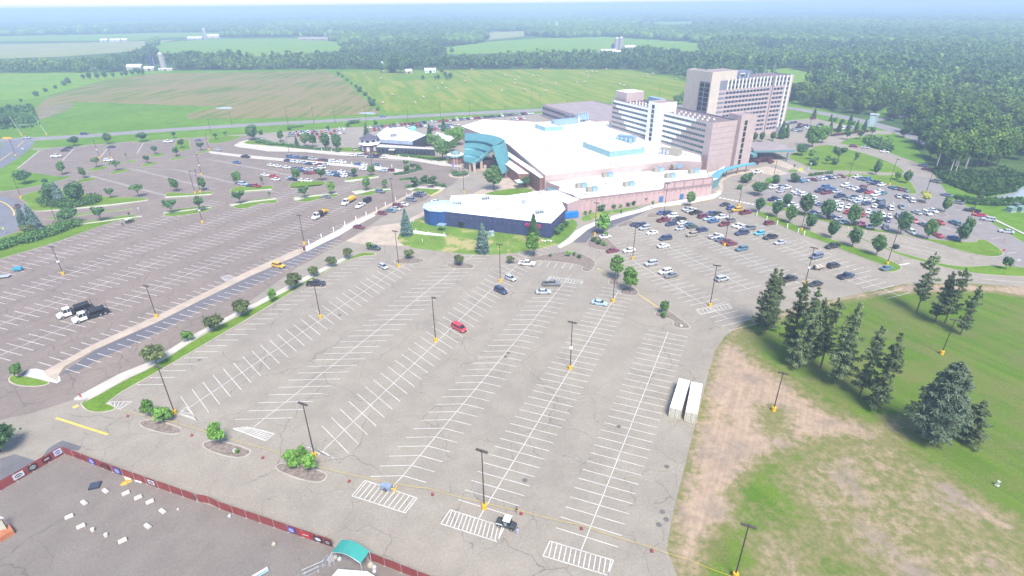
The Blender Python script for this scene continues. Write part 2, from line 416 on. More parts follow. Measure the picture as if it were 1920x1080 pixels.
# new concrete walk
slab('sidewalk', [(566, 467), (600, 449), (633, 432.5), (667, 414.5), (700, 401), (704, 404.5), (667, 423.5), (633, 443.5), (600, 459), (575, 472)], CONC_N, .125)
slab('sidewalk', [(640, 425), (667, 411.5), (700, 397.5), (740, 378), (790, 352.5), (795, 355), (742, 382), (704, 401.5), (667, 415.5), (645, 427)], CONC_T, .115)
slab('sidewalk', T(0, 440, 3.375, [(470, 1050), (470, 1035), (750, 885), (960, 800), (1100, 710), (1230, 630), (1440, 520), (1600, 440), (1615, 452), (1300, 620), (960, 840), (800, 912), (560, 1046)]), CONC, .11)
slab('sidewalk', T(320, 400, 2.077, [(250, 392), (430, 296), (640, 188), (700, 160), (712, 164), (680, 184), (520, 268), (290, 392), (262, 402)]), CONC, .112)
slab('sidewalk', T(0, 440, 3.375, [(190, 852), (230, 850), (300, 868), (380, 900), (385, 925), (360, 942), (260, 915), (150, 895)]), CONC_N, .115)
slab('sidewalk', [(649, 452), (700, 425), (752, 418), (752, 437), (745, 446), (760, 462), (700, 458), (700, 452), (695, 460), (660, 455)], CONC_T, .11)
slab('sidewalk', [(752, 418), (797, 396), (799, 404), (775, 413), (765, 423)], CONC_T, .113)
slab('sidewalk', [(438, 273), (450, 266), (465, 262), (500, 272), (570, 279), (637, 285), (680, 288), (735, 291), (780, 297), (830, 307), (870, 310), (866, 305), (845, 300), (800, 293), (740, 287), (700, 284), (640, 281), (700, 292), (760, 299), (830, 311), (872, 314), (845, 306), (690, 295), (620, 290), (570, 285), (503, 284), (470, 279), (447, 276)], CONC, .1)
slab('sidewalk', [(388, 284), (400, 284), (440, 289), (550, 299), (700, 311), (760, 319), (740, 325), (690, 316), (550, 304), (470, 297), (396, 288)], CONC, .1)
slab('plaza', [(862, 312), (940, 318), (975, 322), (990, 340), (1000, 358), (1050, 352), (1062, 366), (1000, 372), (980, 366), (935, 376), (880, 388), (795, 400), (840, 386), (875, 370), (905, 355), (940, 340), (930, 325)], CONC_T, .09)
# walk along the pink wall and the bright kerb walk
slab('sidewalk', [(1045, 462), (1066, 447), (1078, 434), (1095, 424), (1120, 415), (1160, 402), (1200, 392), (1222, 384), (1300, 372), (1345, 362), (1350, 358), (1352, 364), (1340, 372), (1290, 382), (1230, 389), (1205, 397), (1165, 408), (1120, 421), (1100, 432), (1086, 444), (1070, 456), (1050, 466)], CONC_N, .12)
slab('sidewalk', [(1340, 360), (1350, 352), (1344, 340), (1350, 330), (1370, 322), (1400, 318), (1440, 312), (1460, 318), (1480, 326), (1455, 330), (1430, 326), (1400, 325), (1372, 330), (1355, 340), (1356, 356), (1350, 366)], CONC_T, .1)
slab('apron', [(1426, 300), (1480, 318), (1520, 328), (1510, 322), (1456, 297)], CONC_T, .06)

# kerbed islands
ISL_H = .14; ISL_N = 0
SLAB_N = 0
def island(px, mat=None, it=2, name='grass_island', h=ISL_H, kerb=True, kw=.22):
    p = smooth_poly(GP(px), it)
    global ISL_N
    ISL_N += 1; h = h + (ISL_N % 7) * .003
    raised('kerb', p, h, KERB)
    q = inset(p, kw if kerb else .02)
    if abs(area(q)) < .5: return
    return sheet(name, q, h + .012, mat or LAWN)
t1 = lambda *p: T(0, 220, 6, p); t2 = lambda *p: T(320, 220, 6, p); t3 = lambda *p: T(480, 260, 6, p); t4 = lambda *p: T(600, 300, 6, p)
island(t1((215, 920), (240, 890), (300, 860), (520, 810), (700, 785), (722, 792), (640, 812), (1000, 870), (1250, 900), (1620, 905), (1680, 930), (1640, 950), (1280, 1000), (860, 1025), (380, 1066), (330, 1020), (280, 950)), it=1)
slab('sidewalk', t1((400, 1062), (640, 1040), (1000, 1008), (1300, 975), (1670, 930), (1660, 940), (1300, 990), (1000, 1020), (640, 1052)), CONC, .17)
island(T(0, 360, 6, [(490, 302), (700, 275), (1080, 220), (1490, 183), (1495, 195), (1080, 240), (700, 298), (490, 316)]))
island(T(0, 360, 6, [(510, 378), (800, 348), (1150, 308), (1450, 258), (1590, 268), (1500, 320), (1400, 326), (1335, 322), (1000, 432), (600, 582), (0, 757), (-500, 920), (-500, 720), (0, 520), (100, 480), (250, 445), (290, 410)]), it=1)
slab('sidewalk', T(0, 360, 6, [(520, 400), (850, 365), (1150, 328), (1600, 270), (1600, 280), (1150, 340), (850, 378), (530, 412)]), CONC, .17)
for q in [((950, 605), (1080, 560), (1210, 550), (1222, 566), (1130, 595), (1000, 610)), ((848, 736), (900, 695), (1080, 675), (1108, 684), (1000, 720), (860, 746)), ((1228, 636), (1280, 605), (1460, 583), (1482, 592), (1380, 625), (1240, 646)),
          ((1368, 516), (1450, 490), (1540, 476), (1552, 490), (1460, 516)), ((1578, 547), (1640, 515), (1780, 506), (1802, 515), (1700, 545), (1590, 562)), ((1676, 432), (1740, 415), (1850, 406), (1872, 418), (1770, 446), (1690, 446)),
          ((828, 332), (960, 320), (968, 330), (850, 340)), ((1110, 310), (1340, 298), (1348, 306), (1130, 317)), ((1495, 288), (1720, 270), (1728, 281), (1510, 295)), ((340, 372), (560, 350), (570, 358), (440, 372))]:
    island(t1(*q), it=1)
for q in [((30, 330), (60, 260), (210, 245), (217, 320), (242, 350), (200, 370), (100, 385)), ((-10, 474), (50, 450), (180, 438), (187, 450), (100, 470), (0, 488)), ((283, 402), (340, 385), (450, 370), (457, 382), (360, 405), (290, 412)),
          ((408, 292), (430, 220), (560, 213), (800, 208), (802, 222), (640, 280), (480, 300)), ((-60, 850), (60, 845), (200, 865), (460, 830), (482, 855), (460, 880), (-60, 922)), ((663, 840), (690, 800), (760, 780), (1100, 773), (1152, 780), (1162, 800), (1130, 820), (860, 850), (680, 855)),
          ((1328, 792), (1340, 750), (1400, 725), (1720, 718), (1760, 745), (1700, 778), (1350, 802)), ((-80, 1050), (430, 993), (470, 1010), (460, 1030), (360, 1077), (-80, 1130)), ((648, 992), (700, 968), (1090, 903), (1192, 913), (1208, 945), (1180, 972), (1040, 965), (960, 985), (830, 1037), (700, 1018)),
          ((1368, 912), (1400, 888), (1850, 848), (1892, 870), (1880, 892), (1680, 917), (1540, 957), (1400, 944))]:
    island(t2(*q), it=1)
walks = [t2((-60, 895), (200, 882), (460, 862), (460, 874), (200, 894), (-60, 910)), t2((700, 846), (860, 826), (1140, 806), (1140, 818), (860, 838), (700, 858)), t2((1350, 790), (1500, 778), (1700, 758), (1700, 770), (1500, 790), (1350, 801)),
         t2((-80, 1072), (200, 1042), (450, 1010), (450, 1022), (200, 1054), (-80, 1086)), t2((665, 985), (900, 945), (1180, 912), (1190, 926), (900, 960), (740, 988), (690, 1005)), t2((1385, 905), (1500, 890), (1880, 852), (1880, 864), (1520, 905), (1440, 935), (1400, 936)),
         t3((995, 475), (1100, 462), (1380, 425), (1380, 440), (1080, 490), (1005, 488)), t3((1075, 595), (1200, 578), (1510, 565), (1515, 580), (1300, 590), (1180, 620), (1120, 630))]
for q in [((988, 468), (1060, 438), (1370, 408), (1388, 430), (1380, 447), (1080, 502), (1000, 492)), ((1068, 597), (1100, 573), (1500, 548), (1522, 580), (1500, 602), (1350, 612), (1280, 647), (1150, 642)), ((1640, 340), (1660, 318), (1720, 310), (1770, 325), (1700, 350))]:
    island(t3(*q), it=1)
for w_ in walks: slab('sidewalk', w_, CONC, .17)
island(t4((825, 177), (870, 150), (1000, 138), (1140, 93), (1158, 110), (1100, 142), (980, 167), (840, 182)), MULCH, name='planting_bed')
island(t4((888, 237), (900, 215), (1040, 203), (1062, 225), (920, 238)), LAWN)
island(t4((935, 322), (965, 288), (1060, 258), (1390, 288), (1424, 305), (1400, 332), (1370, 342), (1250, 402), (1200, 392), (1030, 347)), CONC, name='sidewalk', it=1)
sheet('grass_island', GP(t4((1030, 345), (1080, 320), (1360, 335), (1250, 395), (1200, 388))), .17, LAWN)
sheet('planting_bed', GP(t4((965, 300), (1060, 268), (1390, 295), (1400, 305), (1200, 300))), .17, MULCH)
mb = MB(); mb.face([(*p, .05) for p in GP(t4((1240, 404), (1370, 343), (1380, 348), (1255, 410)))]); tag(mb.build('kerb_paint', LINE_Y), kind='structure')
rb = [(1565 + 118 * math.cos(t), 172 + 33 * math.sin(t)) for t in np.linspace(0, 2 * PI, 28, endpoint=False)]
island(t4(*rb), CONC_T, it=0, name='roundabout')
rb = [(1572 + 88 * math.cos(t), 172 + 21 * math.sin(t)) for t in np.linspace(0, 2 * PI, 28, endpoint=False)]
sheet('planting_bed', GP(t4(*rb)), .18, MULCH)
# lawn round the blue hall
island([(751, 436), (745, 445), (746, 452), (762, 464), (830, 472), (890, 479), (955, 477), (1000, 469), (1045, 460), (1062, 449), (1078, 432), (1085, 420), (1070, 408), (1030, 440), (900, 415), (797, 420), (797, 408), (776, 413), (766, 424)], LAWN_DRY, it=1, kerb=False, h=.1)
slab('sidewalk', [(775, 432), (800, 436), (835, 440), (838, 444), (800, 441), (775, 438)], CONC_N, .14)
island([(899, 367), (932, 357), (985, 352), (1003, 357), (985, 363), (920, 370)], LAWN, it=2, kerb=False, h=.12)
island([(1090, 415), (1092, 405), (1120, 398), (1165, 392), (1200, 388), (1215, 385), (1170, 397), (1120, 408), (1100, 417)], LAWN_DRY, it=1, kerb=False, h=.1)
island(T(0, 440, 3.375, [(50, 915), (75, 890), (150, 893), (260, 915), (335, 938), (250, 966), (120, 962), (60, 940)]), LAWN, it=1, kw=.3)
# boulevard strip beside the front lot
BLVD = T(0, 440, 3.375, [(510, 1060), (510, 1085), (555, 1125), (650, 1130), (730, 1110), (740, 1090), (660, 1062), (1060, 836), (1350, 665), (1620, 506)]) + T(320, 400, 2.077, [(640, 205), (740, 167), (800, 165), (800, 155), (740, 152), (680, 182), (520, 266)]) + T(0, 440, 3.375, [(1620, 458), (1300, 622), (960, 842), (800, 914), (560, 1050)])
island(BLVD, LAWN, it=1, kw=.3)
# shrub islands of the front lot
t5 = lambda *p: T(0, 700, 2.8417, p); t6 = lambda *p: T(400, 840, 3.2, p); t7 = lambda *p: T(1000, 460, 6.353, p); t8 = lambda *p: T(1060, 400, 6.75, p)
for q in (t5((735, 268), (760, 250), (830, 245), (960, 288), (978, 305), (940, 330), (880, 327), (760, 295)), t5((1072, 385), (1090, 365), (1150, 352), (1330, 402), (1345, 425), (1290, 457), (1200, 447), (1100, 412)), t6((362, 130), (385, 98), (430, 88), (520, 97), (660, 142), (692, 165), (660, 207), (600, 213), (480, 183)),
          [(938, 500), (955, 491), (1000, 482), (1058, 470), (1082, 473), (1109, 484), (1120, 494), (1107, 511), (1088, 508), (1094, 498), (1022, 489), (1000, 491)], [(738, 488), (760, 483), (790, 485), (798, 488), (790, 494), (760, 496), (742, 494)], [(834, 498), (850, 493), (880, 494), (891, 499), (885, 505), (850, 504)],
          t7((875, 462), (920, 385), (985, 380), (1045, 470), (960, 482)), t7((1012, 560), (1070, 495), (1200, 500), (1268, 560), (1230, 610), (1100, 602)), t7((1436, 825), (1480, 760), (1600, 765), (1700, 840), (1885, 970), (1840, 1008), (1650, 978), (1668, 888), (1450, 850)), t8((262, 370), (345, 288), (500, 250), (560, 345), (700, 470), (600, 482), (380, 462), (280, 422)),
          t8((640, 150), (800, 83), (892, 110), (800, 160), (660, 187)), t8((1005, 25), (1100, -10), (1250, 28), (1200, 45), (1050, 67))):
    island(q, MULCH, it=1, name='planting_bed', kw=.28)
# strips of the right-hand lots
island(T(1380, 400, 6, [(190, -5), (240, 30), (460, 120), (700, 230), (1000, 330), (1180, 410), (1600, 570), (1690, 600), (1690, 665), (1800, 660), (1872, 620), (1840, 580), (1600, 480), (1300, 370), (1000, 270), (760, 170), (500, 60), (330, -5), (250, -20)]), it=1)
island(T(1340, 290, 6, [(525, 545), (600, 533), (760, 588), (1000, 648), (1300, 738), (1560, 795)]) + T(1600, 290, 6, [(300, 850), (600, 908), (900, 958), (1390, 992), (1375, 958), (1480, 953), (1620, 1040)]) + T(1640, 400, 6.75, [(1600, 465), (1642, 520), (1560, 552), (1400, 547), (1100, 482), (700, 352), (300, 265), (0, 237)]) + T(1340, 290, 6, [(1600, 832), (1300, 772), (1000, 692), (800, 642), (540, 562)]), it=1)
island(T(1380, 400, 6, [(1195, 215), (1270, 213), (1560, 338), (1800, 430)]) + T(1640, 400, 6.75, [(400, 518), (640, 588), (870, 648), (1150, 680), (1540, 658), (1900, 690), (2300, 720), (2300, 830), (1890, 806), (1500, 787), (1220, 757), (860, 682), (640, 622), (400, 562), (180, 472)]) + T(1380, 400, 6, [(1560, 355), (1300, 240)]), it=1)
t9 = lambda *p: T(1470, 190, 8, p)
island(t9((20, 832), (200, 760), (350, 740), (520, 660), (700, 658), (1000, 730), (1300, 810), (1600, 920), (1750, 1000), (1815, 1060), (1800, 1078), (1400, 1072), (900, 1042), (400, 1042), (330, 965)), it=1, kerb=True)
island(T(1340, 290, 6, [(1440, 228), (1560, 218), (1800, 230)]) + T(1600, 290, 6, [(300, 236), (560, 222), (640, 290), (725, 430), (700, 447), (620, 442), (600, 380), (400, 342), (270, 300), (0, 232)]) + T(1340, 290, 6, [(1540, 258), (1460, 247)]), it=1)
island(T(1340, 290, 6, [(820, 185), (840, 168), (930, 170), (940, 188), (900, 200), (840, 200)]), LAWN, it=1)
for q in (((230, 395), (300, 340), (480, 262), (495, 272), (400, 330), (270, 405)), ((390, 480), (440, 450), (560, 455), (570, 470), (480, 487)), ((550, 370), (600, 345), (720, 330), (700, 345), (600, 375))):
    island(T(1340, 290, 6, q), MULCH, it=1, name='planting_bed')
for q in (((705, 530), (740, 505), (850, 540), (862, 562), (760, 568)), ((930, 640), (960, 630), (1060, 680), (1078, 705), (1000, 702)), ((1195, 800), (1230, 790), (1320, 850), (1290, 862))):
    island(T(1600, 290, 6, q), MULCH, it=1, name='planting_bed')
island(t9((-20, 285), (410, 248), (400, 262), (0, 298)), LAWN, it=0)
island(t9((640, 500), (1250, 450), (1430, 446), (1420, 455), (960, 515), (720, 540)), MULCH, it=1, name='planting_bed')
island(t9((320, 470), (540, 440), (1100, 425), (1340, 410), (1350, 440), (800, 470), (640, 492), (520, 500), (350, 520)), LAWN, it=1)
# hedge bank by the back lot
island(T(320, 220, 6, [(800, 295), (870, 262), (960, 262), (1100, 272), (1300, 295), (1500, 330), (1900, 372), (1920, 385), (1800, 384), (1520, 360), (1300, 340), (1000, 312)]), LAWN, it=1)
island([(628, 280), (640, 276), (700, 278), (790, 290), (850, 300), (852, 304), (780, 297), (700, 287), (632, 284)], LAWN, it=1)

# pond
wm, wn, wb = new_mat('pond_water'); wb.inputs['Base Color'].default_value = (.3, .32, .33, 1); wb.inputs['Roughness'].default_value = .15; wb.inputs['Specular IOR Level'].default_value = .6  # pale base colour stands in for the sky mirrored in the water
bp = wn.n.new('ShaderNodeBump'); bp.inputs['Strength'].default_value = .08; wn.l.new(wn.noise(wn.n.new('ShaderNodeNewGeometry').outputs['Position'], 1.2, 3), bp.inputs['Height']); wn.l.new(bp.outputs[0], wb.inputs['Normal'])
sheet('pond_water', smooth_poly(GP(T(1600, 290, 6, [(1480, 492), (1600, 466), (1720, 440), (1820, 425), (1870, 375), (1960, 340), (2200, 330), (2200, 500), (1960, 512), (1700, 516), (1560, 512)])), 2), .05, wm)
sheet('flooded_patch', smooth_poly(GP([(670, 213), (680, 210.5), (700, 210.5), (707, 213), (700, 215), (685, 214)]), 1), .08, wm)
sheet('flooded_patch', smooth_poly(GP([(400, 203.5), (415, 201), (432, 200.5), (438, 203), (425, 205)]), 1), .08, wm)
slab('culvert_edge', T(1600, 290, 6, [(1440, 655), (1490, 680), (1920, 890), (2050, 950), (2050, 962), (1920, 905), (1480, 695)]), CONC, .3)

# ---------------------------------------------------------------- worn ground on the right: grass, dirt and gravel in one sheet
def build_dirt():
    x0, x1, y0, y1, st = 8., 200., 22., 176., 1.0
    xs = np.arange(x0, x1, st); ys = np.arange(y0, y1, st); X, Y = np.meshgrid(xs, ys)
    def soft(px, w):
        poly = ccw(GP(px)); best = np.full(X.shape, 1e9)
        n = len(poly)
        for i in range(n):
            ax, ay = poly[i - 1]; bx, by = poly[i]; dx, dy = bx - ax, by - ay
            t = np.clip(((X - ax) * dx + (Y - ay) * dy) / (dx * dx + dy * dy + 1e-9), 0, 1)
            best = np.minimum(best, np.hypot(X - ax - t * dx, Y - ay - t * dy))
        sd = np.where(inside_np(X, Y, poly), best, -best)
        return np.clip(.5 + sd / (2 * w), 0, 1)
    d1 = soft([(1220, 1200), (1262, 1080), (1240, 1030), (1250, 960), (1280, 850), (1310, 733), (1330, 656), (1350, 631), (1390, 600), (1402, 610), (1385, 640), (1410, 665), (1455, 695), (1510, 735), (1570, 772), (1620, 793), (1705, 783), (1712, 802), (1640, 832), (1560, 832), (1480, 850), (1425, 880), (1392, 930), (1375, 1000), (1340, 1090), (1300, 1200)], 5.0)
    d1 = np.maximum(d1, .95 * soft([(1390, 600), (1450, 583), (1517, 568), (1640, 543), (1700, 532), (1780, 531), (1960, 536), (1960, 560), (1840, 548), (1700, 549), (1600, 562), (1480, 592), (1420, 606)], 2.0))
    d2 = soft([(1340, 1200), (1380, 1000), (1440, 860), (1570, 815), (1660, 812), (1720, 850), (1800, 920), (1940, 1010), (2100, 1200)], 6.0)
    d2 = np.maximum(d2 * .68, .75 * soft([(1650, 815), (1700, 850), (1780, 900), (1930, 985), (1930, 1040), (1800, 965), (1700, 890), (1640, 845)], 3.))
    gr = soft([(1415, 915), (1455, 925), (1500, 965), (1560, 1010), (1640, 1075), (1560, 1085), (1500, 1030), (1440, 975)], 5.) * .42
    gr = np.maximum(gr, .4 * soft([(1330, 1020), (1370, 1010), (1385, 1100), (1310, 1100)], 4)); gr = np.maximum(gr, .6 * soft([(1420, 760), (1480, 765), (1475, 815), (1430, 815)], 3))
    d = np.clip(np.maximum(d1, d2) - gr, 0, 1)
    ny, nx = X.shape
    V = np.stack([X, Y, np.full(X.shape, .016)], -1).reshape(-1, 3)
    I = np.arange(ny * nx).reshape(ny, nx)
    F = np.stack([I[:-1, :-1], I[:-1, 1:], I[1:, 1:], I[1:, :-1]], -1).reshape(-1, 4)
    me = bpy.data.meshes.new('worn_ground'); me.from_pydata(V.tolist(), [], F.tolist())
    at = me.attributes.new('wear', 'FLOAT', 'POINT'); at.data.foreach_set('value', d.reshape(-1).astype(np.float32))
    m, nt, b = new_mat('grass_and_bare_soil')
    pos = nt.n.new('ShaderNodeNewGeometry').outputs['Position']
    w = nt.n.new('ShaderNodeAttribute'); w.attribute_name = 'wear'
    n1 = nt.noise(pos, .09, 7, .68); n2 = nt.noise(pos, .6, 5, .7); n3 = nt.noise(pos, 2.2, 6, .75)
    tr = nt.noise(nt.aniso(pos, 62, .05, 1.1), 1., 4, .65)
    soil = nt.mix(nt.ramp(tr, .35, .65), (.33, .245, .175), (.4, .295, .21))
    soil = nt.mix(nt.ramp(n1, .48, .66), soil, (.26, .205, .16))
    soil = nt.mix(nt.ramp(n2, .3, .7), nt.mix(1., soil, (.86, .86, .86), 'MULTIPLY'), nt.mix(1., soil, (1.1, 1.1, 1.1), 'MULTIPLY'))
    mow = nt.noise(nt.aniso(pos, 118, .012, .35), 1., 3, .6)
    gs = nt.mix(nt.ramp(mow, .35, .65), (.086, .158, .018), (.12, .192, .026))
    gs = nt.mix(nt.ramp(n1, .4, .72), gs, (.132, .152, .05))
    gs = nt.mix(nt.ramp(nt.noise(pos, .05, 6, .7), .48, .62, 0, .7), gs, (.15, .165, .05)); gs = nt.mix(nt.ramp(nt.noise(pos, .3, 5, .75), .55, .7, 0, .6), gs, (.17, .165, .07))
    gs = nt.mix(nt.ramp(n3, .3, .7), nt.mix(1., gs, (.78, .8, .75), 'MULTIPLY'), nt.mix(1., gs, (1.14, 1.12, 1.1), 'MULTIPLY'))
    k = nt.math('ADD', w.outputs['Fac'], nt.math('MULTIPLY', nt.math('SUBTRACT', nt.math('ADD', nt.math('MULTIPLY', n1, .55), nt.math('ADD', nt.math('MULTIPLY', n2, .3), nt.math('MULTIPLY', n3, .15))), .5), 2.2))
    straw = nt.mix(nt.ramp(n2, .35, .65), (.15, .16, .055), (.235, .2, .1))
    c = nt.mix(nt.ramp(k, .1, .62), gs, straw)
    c = nt.mix(nt.ramp(k, .56, .95), c, soil)
    nt.l.new(c, b.inputs['Base Color']); b.inputs['Roughness'].default_value = 1; b.inputs['Specular IOR Level'].default_value = .05
    me.materials.append(m); tag(link('worn_ground', me), kind='structure')
build_dirt()

# ---------------------------------------------------------------- painted bays
def seg(mb, a, b, w=.15, z=.05): strip(mb, [tuple(a), tuple(b)], w, z)
def row(mb, P0, P1, sp, angL, angR, lenL, lenR, w=.135, z=.05, centre=True, skip=(), offs=0., zc=None):
    """bays on both sides of a centre line; angles in degrees"""
    A, B = Vector(P0), Vector(P1); d = (B - A).normalized(); n = int((B - A).length / sp)
    if centre: seg(mb, A, B, w, z if zc is None else zc)
    for i in range(n + 1):
        if i in skip: continue
        p = A + d * (offs + i * sp)
        if lenL: q = Vector((math.cos(math.radians(angL)), math.sin(math.radians(angL)))) * lenL; seg(mb, p - q, p, w, z)
        if lenR: q = Vector((math.cos(math.radians(angR)), math.sin(math.radians(angR)))) * lenR; seg(mb, p, p + q, w, z)
def hatch(mb, px, n, w=.16, z=.05, diag=0.):
    q = [Vector(p) for p in GP(px)]            # a,b,c,d : a-b and d-c are the long sides
    for i in range(4): seg(mb, q[i], q[(i + 1) % 4], w, z)
    for i in range(n):
        t = (i + .5) / n; t2_ = min(1, max(0, t + diag))
        seg(mb, q[0].lerp(q[1], t), q[3].lerp(q[2], t2_), w, z)
front = MB()
z1 = lambda x, y: G(1000 + x / 2.0775, 560 + y / 2.0775); z2 = lambda x, y: G(640 + x / 2.077, 560 + y / 2.077); z3 = lambda x, y: G(320 + x / 2.077, 400 + y / 2.077); z4 = lambda x, y: G(x / 3.375, 440 + y / 3.375)
def along(p, ang, L): return (p[0] + math.cos(math.radians(ang)) * L, p[1] + math.sin(math.radians(ang)) * L)
r6 = z1(207, 930); row(front, r6, along(r6, 65, 72), 2.45, -21.5, -21.5, 5.4, 5.3); seg(front, z1(187, 978), r6)
r5 = z2(560, 815); row(front, r5, along(r5, 65.2, 93), 2.5, -21, -21, 5.3, 5.3); seg(front, z2(537, 855), r5)
r4 = z2(240, 690); row(front, r4, along(r4, 65, 96), 2.93, 1, -20.5, 6.2, 5.0); seg(front, z2(197, 735), r4)
r3 = z3(640, 880); row(front, r3, along(r3, 65.5, 118), 2.98, -46.5, -46.5, 5.8, 5.8); seg(front, z3(575, 942), r3)
r2 = z3(365, 800); row(front, r2, along(r2, 65.2, 101), 3.1, 1.5, 1.5, 6.2, 6.2); seg(front, z3(290, 860), r2)
r1 = z3(70, 758); row(front, r1, along(r1, 65, 86), 2.95, -46.5, -46.5, 5.8, 5.8); seg(front, z3(25, 790), r1)
e0 = Vector(z3(-200, 705)); e1 = Vector(z3(740, 170)); dd = (e1 - e0).normalized(); nb = int((e1 - e0).length / 3.1)
for i in range(nb):
    p = e0 + dd * (4 + i * 3.1); seg(front, p + Vector((.3, 0)), p + Vector((6.4, -.02)))
hatch(front, [(660, 930), (684, 901), (782, 934), (760, 962)][1:] + [(660, 930)], 11)
hatch(front, T(400, 840, 3.2, [(1422, 372), (1745, 475), (1705, 563), (1365, 455)]), 14, diag=.06)
hatch(front, T(1000, 560, 2.0775, [(65, 945), (312, 1020), (290, 1078), (38, 1003)]), 13, diag=.05)
hatch(front, T(1000, 460, 6.353, [(200, 368), (590, 432), (570, 462), (160, 420)]), 11)
hatch(front, T(1000, 560, 2.0775, [(635, 45), (760, 20), (775, 38), (650, 62)]), 9)
hatch(front, T(320, 400, 2.077, [(240, 838), (295, 832), (405, 858), (370, 887)]), 5)
hatch(front, T(320, 400, 2.077, [(512, 895), (575, 938), (590, 925), (660, 972)][::-1]), 3)
hatch(front, T(320, 400, 2.077, [(-25, 762), (20, 785), (62, 755), (103, 806)][::-1]), 3)
hatch(front, T(0, 700, 2.8417, [(570, 153), (705, 151), (640, 192), (600, 180)]), 5)
for i in range(7):
    a = T(1000, 460, 6.353, [(60 - 140 + i * 92, 175 + i * 9), (20 - 140 + i * 92, 232 + i * 9)]); seg(front, G(*a[0]), G(*a[1]))
tag(front.build('parking_lines', LINE, fix=False), kind='structure')

leftm = MB()
Dl = 63.6
def lrow(p0, L, t0=0., sp=2.62, angs=(-20, -20), lens=(5.3, 5.3), **k):
    p = along(p0, Dl, t0); row(leftm, p, along(p, Dl, L), sp, angs[0], angs[1], lens[0], lens[1], z=.05, w=.17, **k)
pC = z4(0, 765); pB = z4(0, 570); pA = z4(0, 410); pZ = z4(260, 190)
lrow(pC, 180, -40); lrow(pB, 185, -30); lrow(pA, 150, -25); lrow(G(23, 507), 92, -10)
m0 = z4(330, 833); m0b = z4(415, 850)
for i in range(44):
    p = along(m0, 62.8, 2.55 * i); seg(leftm, along(p, -21, -5.2), p, .17)
for i in range(38):
    p = along(m0b, 62.8, 2.55 * i); seg(leftm, p, along(p, -21, 5.2), .17)
e0 = Vector(G(0, 489)); e1 = Vector(G(225, 415)); dd = (e1 - e0).normalized()
for i in range(int((e1 - e0).length / 2.7) + 12):
    p = e0 + dd * (i - 10) * 2.7; seg(leftm, p, along(p, -20, 5.0), .17)
hatch(leftm, T(320, 400, 2.077, [(195, 248), (225, 240), (250, 250), (215, 265)]), 5)
# thin rows of the far lots
for a, b in (((250, 317), (400, 355)), ((170, 330), (330, 372)), ((400, 300), (560, 332)), ((330, 318), (520, 362)), ((120, 300), (300, 318)), ((560, 342), (640, 350))):
    A, B = G(*a), G(*b); Lr = math.dist(A, B); n = int(Lr / 2.8)
    for i in range(n):
        p = Vector(A).lerp(Vector(B), i / n); seg(leftm, along(p, -20, -5.2), along(p, -20, 5.2), .13)
for a, b in (((73, 283), (32, 316)), ((138, 280), (117, 301)), ((200, 280), (188, 296)), ((268, 269), (257, 288))): seg(leftm, G(*a), G(*b), .35)
tag(leftm.build('parking_lines', LINE_F, fix=False), kind='structure')

rm = MB()
tA_ = lambda x, y: G(1160 + x / 6, 360 + y / 6); t8_ = lambda x, y: G(1060 + x / 6.75, 400 + y / 6.75)
m1 = t8_(560, 400); row(rm, m1, along(m1, -65, 66), 2.62, 22, 22, 5.3, 5.3, centre=False); seg(rm, t8_(870, 610), along(t8_(870, 610), -65, 44))
m2 = tA_(60, 350); row(rm, m2, along(m2, -64.8, 66), 2.62, 22, 22, 5.3, 5.3)
m3 = tA_(560, 330); row(rm, m3, along(m3, -64.8, 68), 2.62, 22, 22, 5.3, 5.3)
m4 = tA_(1180, 320); row(rm, m4, along(m4, -65.5, 74), 2.62, 22, 22, 5.3, 5.3)
m5 = G(1423, 420); row(rm, m5, along(m5, -66, 50), 2.7, 22, 22, 5.2, 0, centre=False)
for a, b, ang in (((1640, 400), (1760, 416), 75), ((1600, 385), (1700, 402), 65), ((1700, 405), (1800, 436), 100), ((1620, 372), (1720, 388), 65), ((1560, 420), (1640, 436), 60), ((1640, 440), (1830, 462), 105), ((1460, 360), (1600, 388), 25), ((1420, 350), (1500, 372), 25)):
    A, B = G(*a), G(*b); n = int(math.dist(A, B) / 2.75)
    for i in range(n):
        p = Vector(A).lerp(Vector(B), i / n); seg(rm, along(p, ang, -2.7), along(p, ang, 2.7), .13)
for q in (((1640 + 355 / 6.75, 400 + 360 / 6.75), (1640 + 890 / 6.75, 400 + 485 / 6.75)), ((1640 + 290 / 6.75, 400 + 400 / 6.75), (1640 + 820 / 6.75, 400 + 520 / 6.75)), ((1640 + 410 / 6.75, 400 + 475 / 6.75), (1640 + 970 / 6.75, 400 + 605 / 6.75)), ((1500, 447), (1560, 478)), ((1840, 523), (1920, 530))):
    seg(rm, G(*q[0]), G(*q[1]), .16)
for i in range(6): seg(rm, G(1730 + i * 32, 340 + i * 27), G(1746 + i * 32, 338 + i * 27), .15)
seg(rm, t8_(3900, 1700) if False else G(1686, 497), G(1705, 494), .7)
for i in range(9):   # zebra crossing
    a = T(1160, 360, 6, [(1130 + i * 45, 62 + i * 9), (1160 + i * 45, 70 + i * 9)]); seg(rm, G(*a[0]), G(*a[1]), 1.6, .052)
tag(rm.build('parking_lines', LINE, fix=False), kind='structure')
ym = MB()
seg(ym, G(105, 784), G(202, 815), .5); seg(ym, G(137, 765), G(147, 760), .9)
strip(ym, smooth_line(GP(T(1000, 460, 6.353, [(760, 275), (850, 320), (905, 370)])), 1), .3, .052); strip(ym, GP(T(1000, 460, 6.353, [(1260, 590), (1440, 710), (1490, 745)])), .3, .052)
strip(ym, smooth_line(GP([(1050, 465.5), (1068, 456.5), (1085, 443)]), 1), .3, .13); strip(ym, GP([(1222, 390.5), (1290, 383), (1340, 373)]), .3, .13)
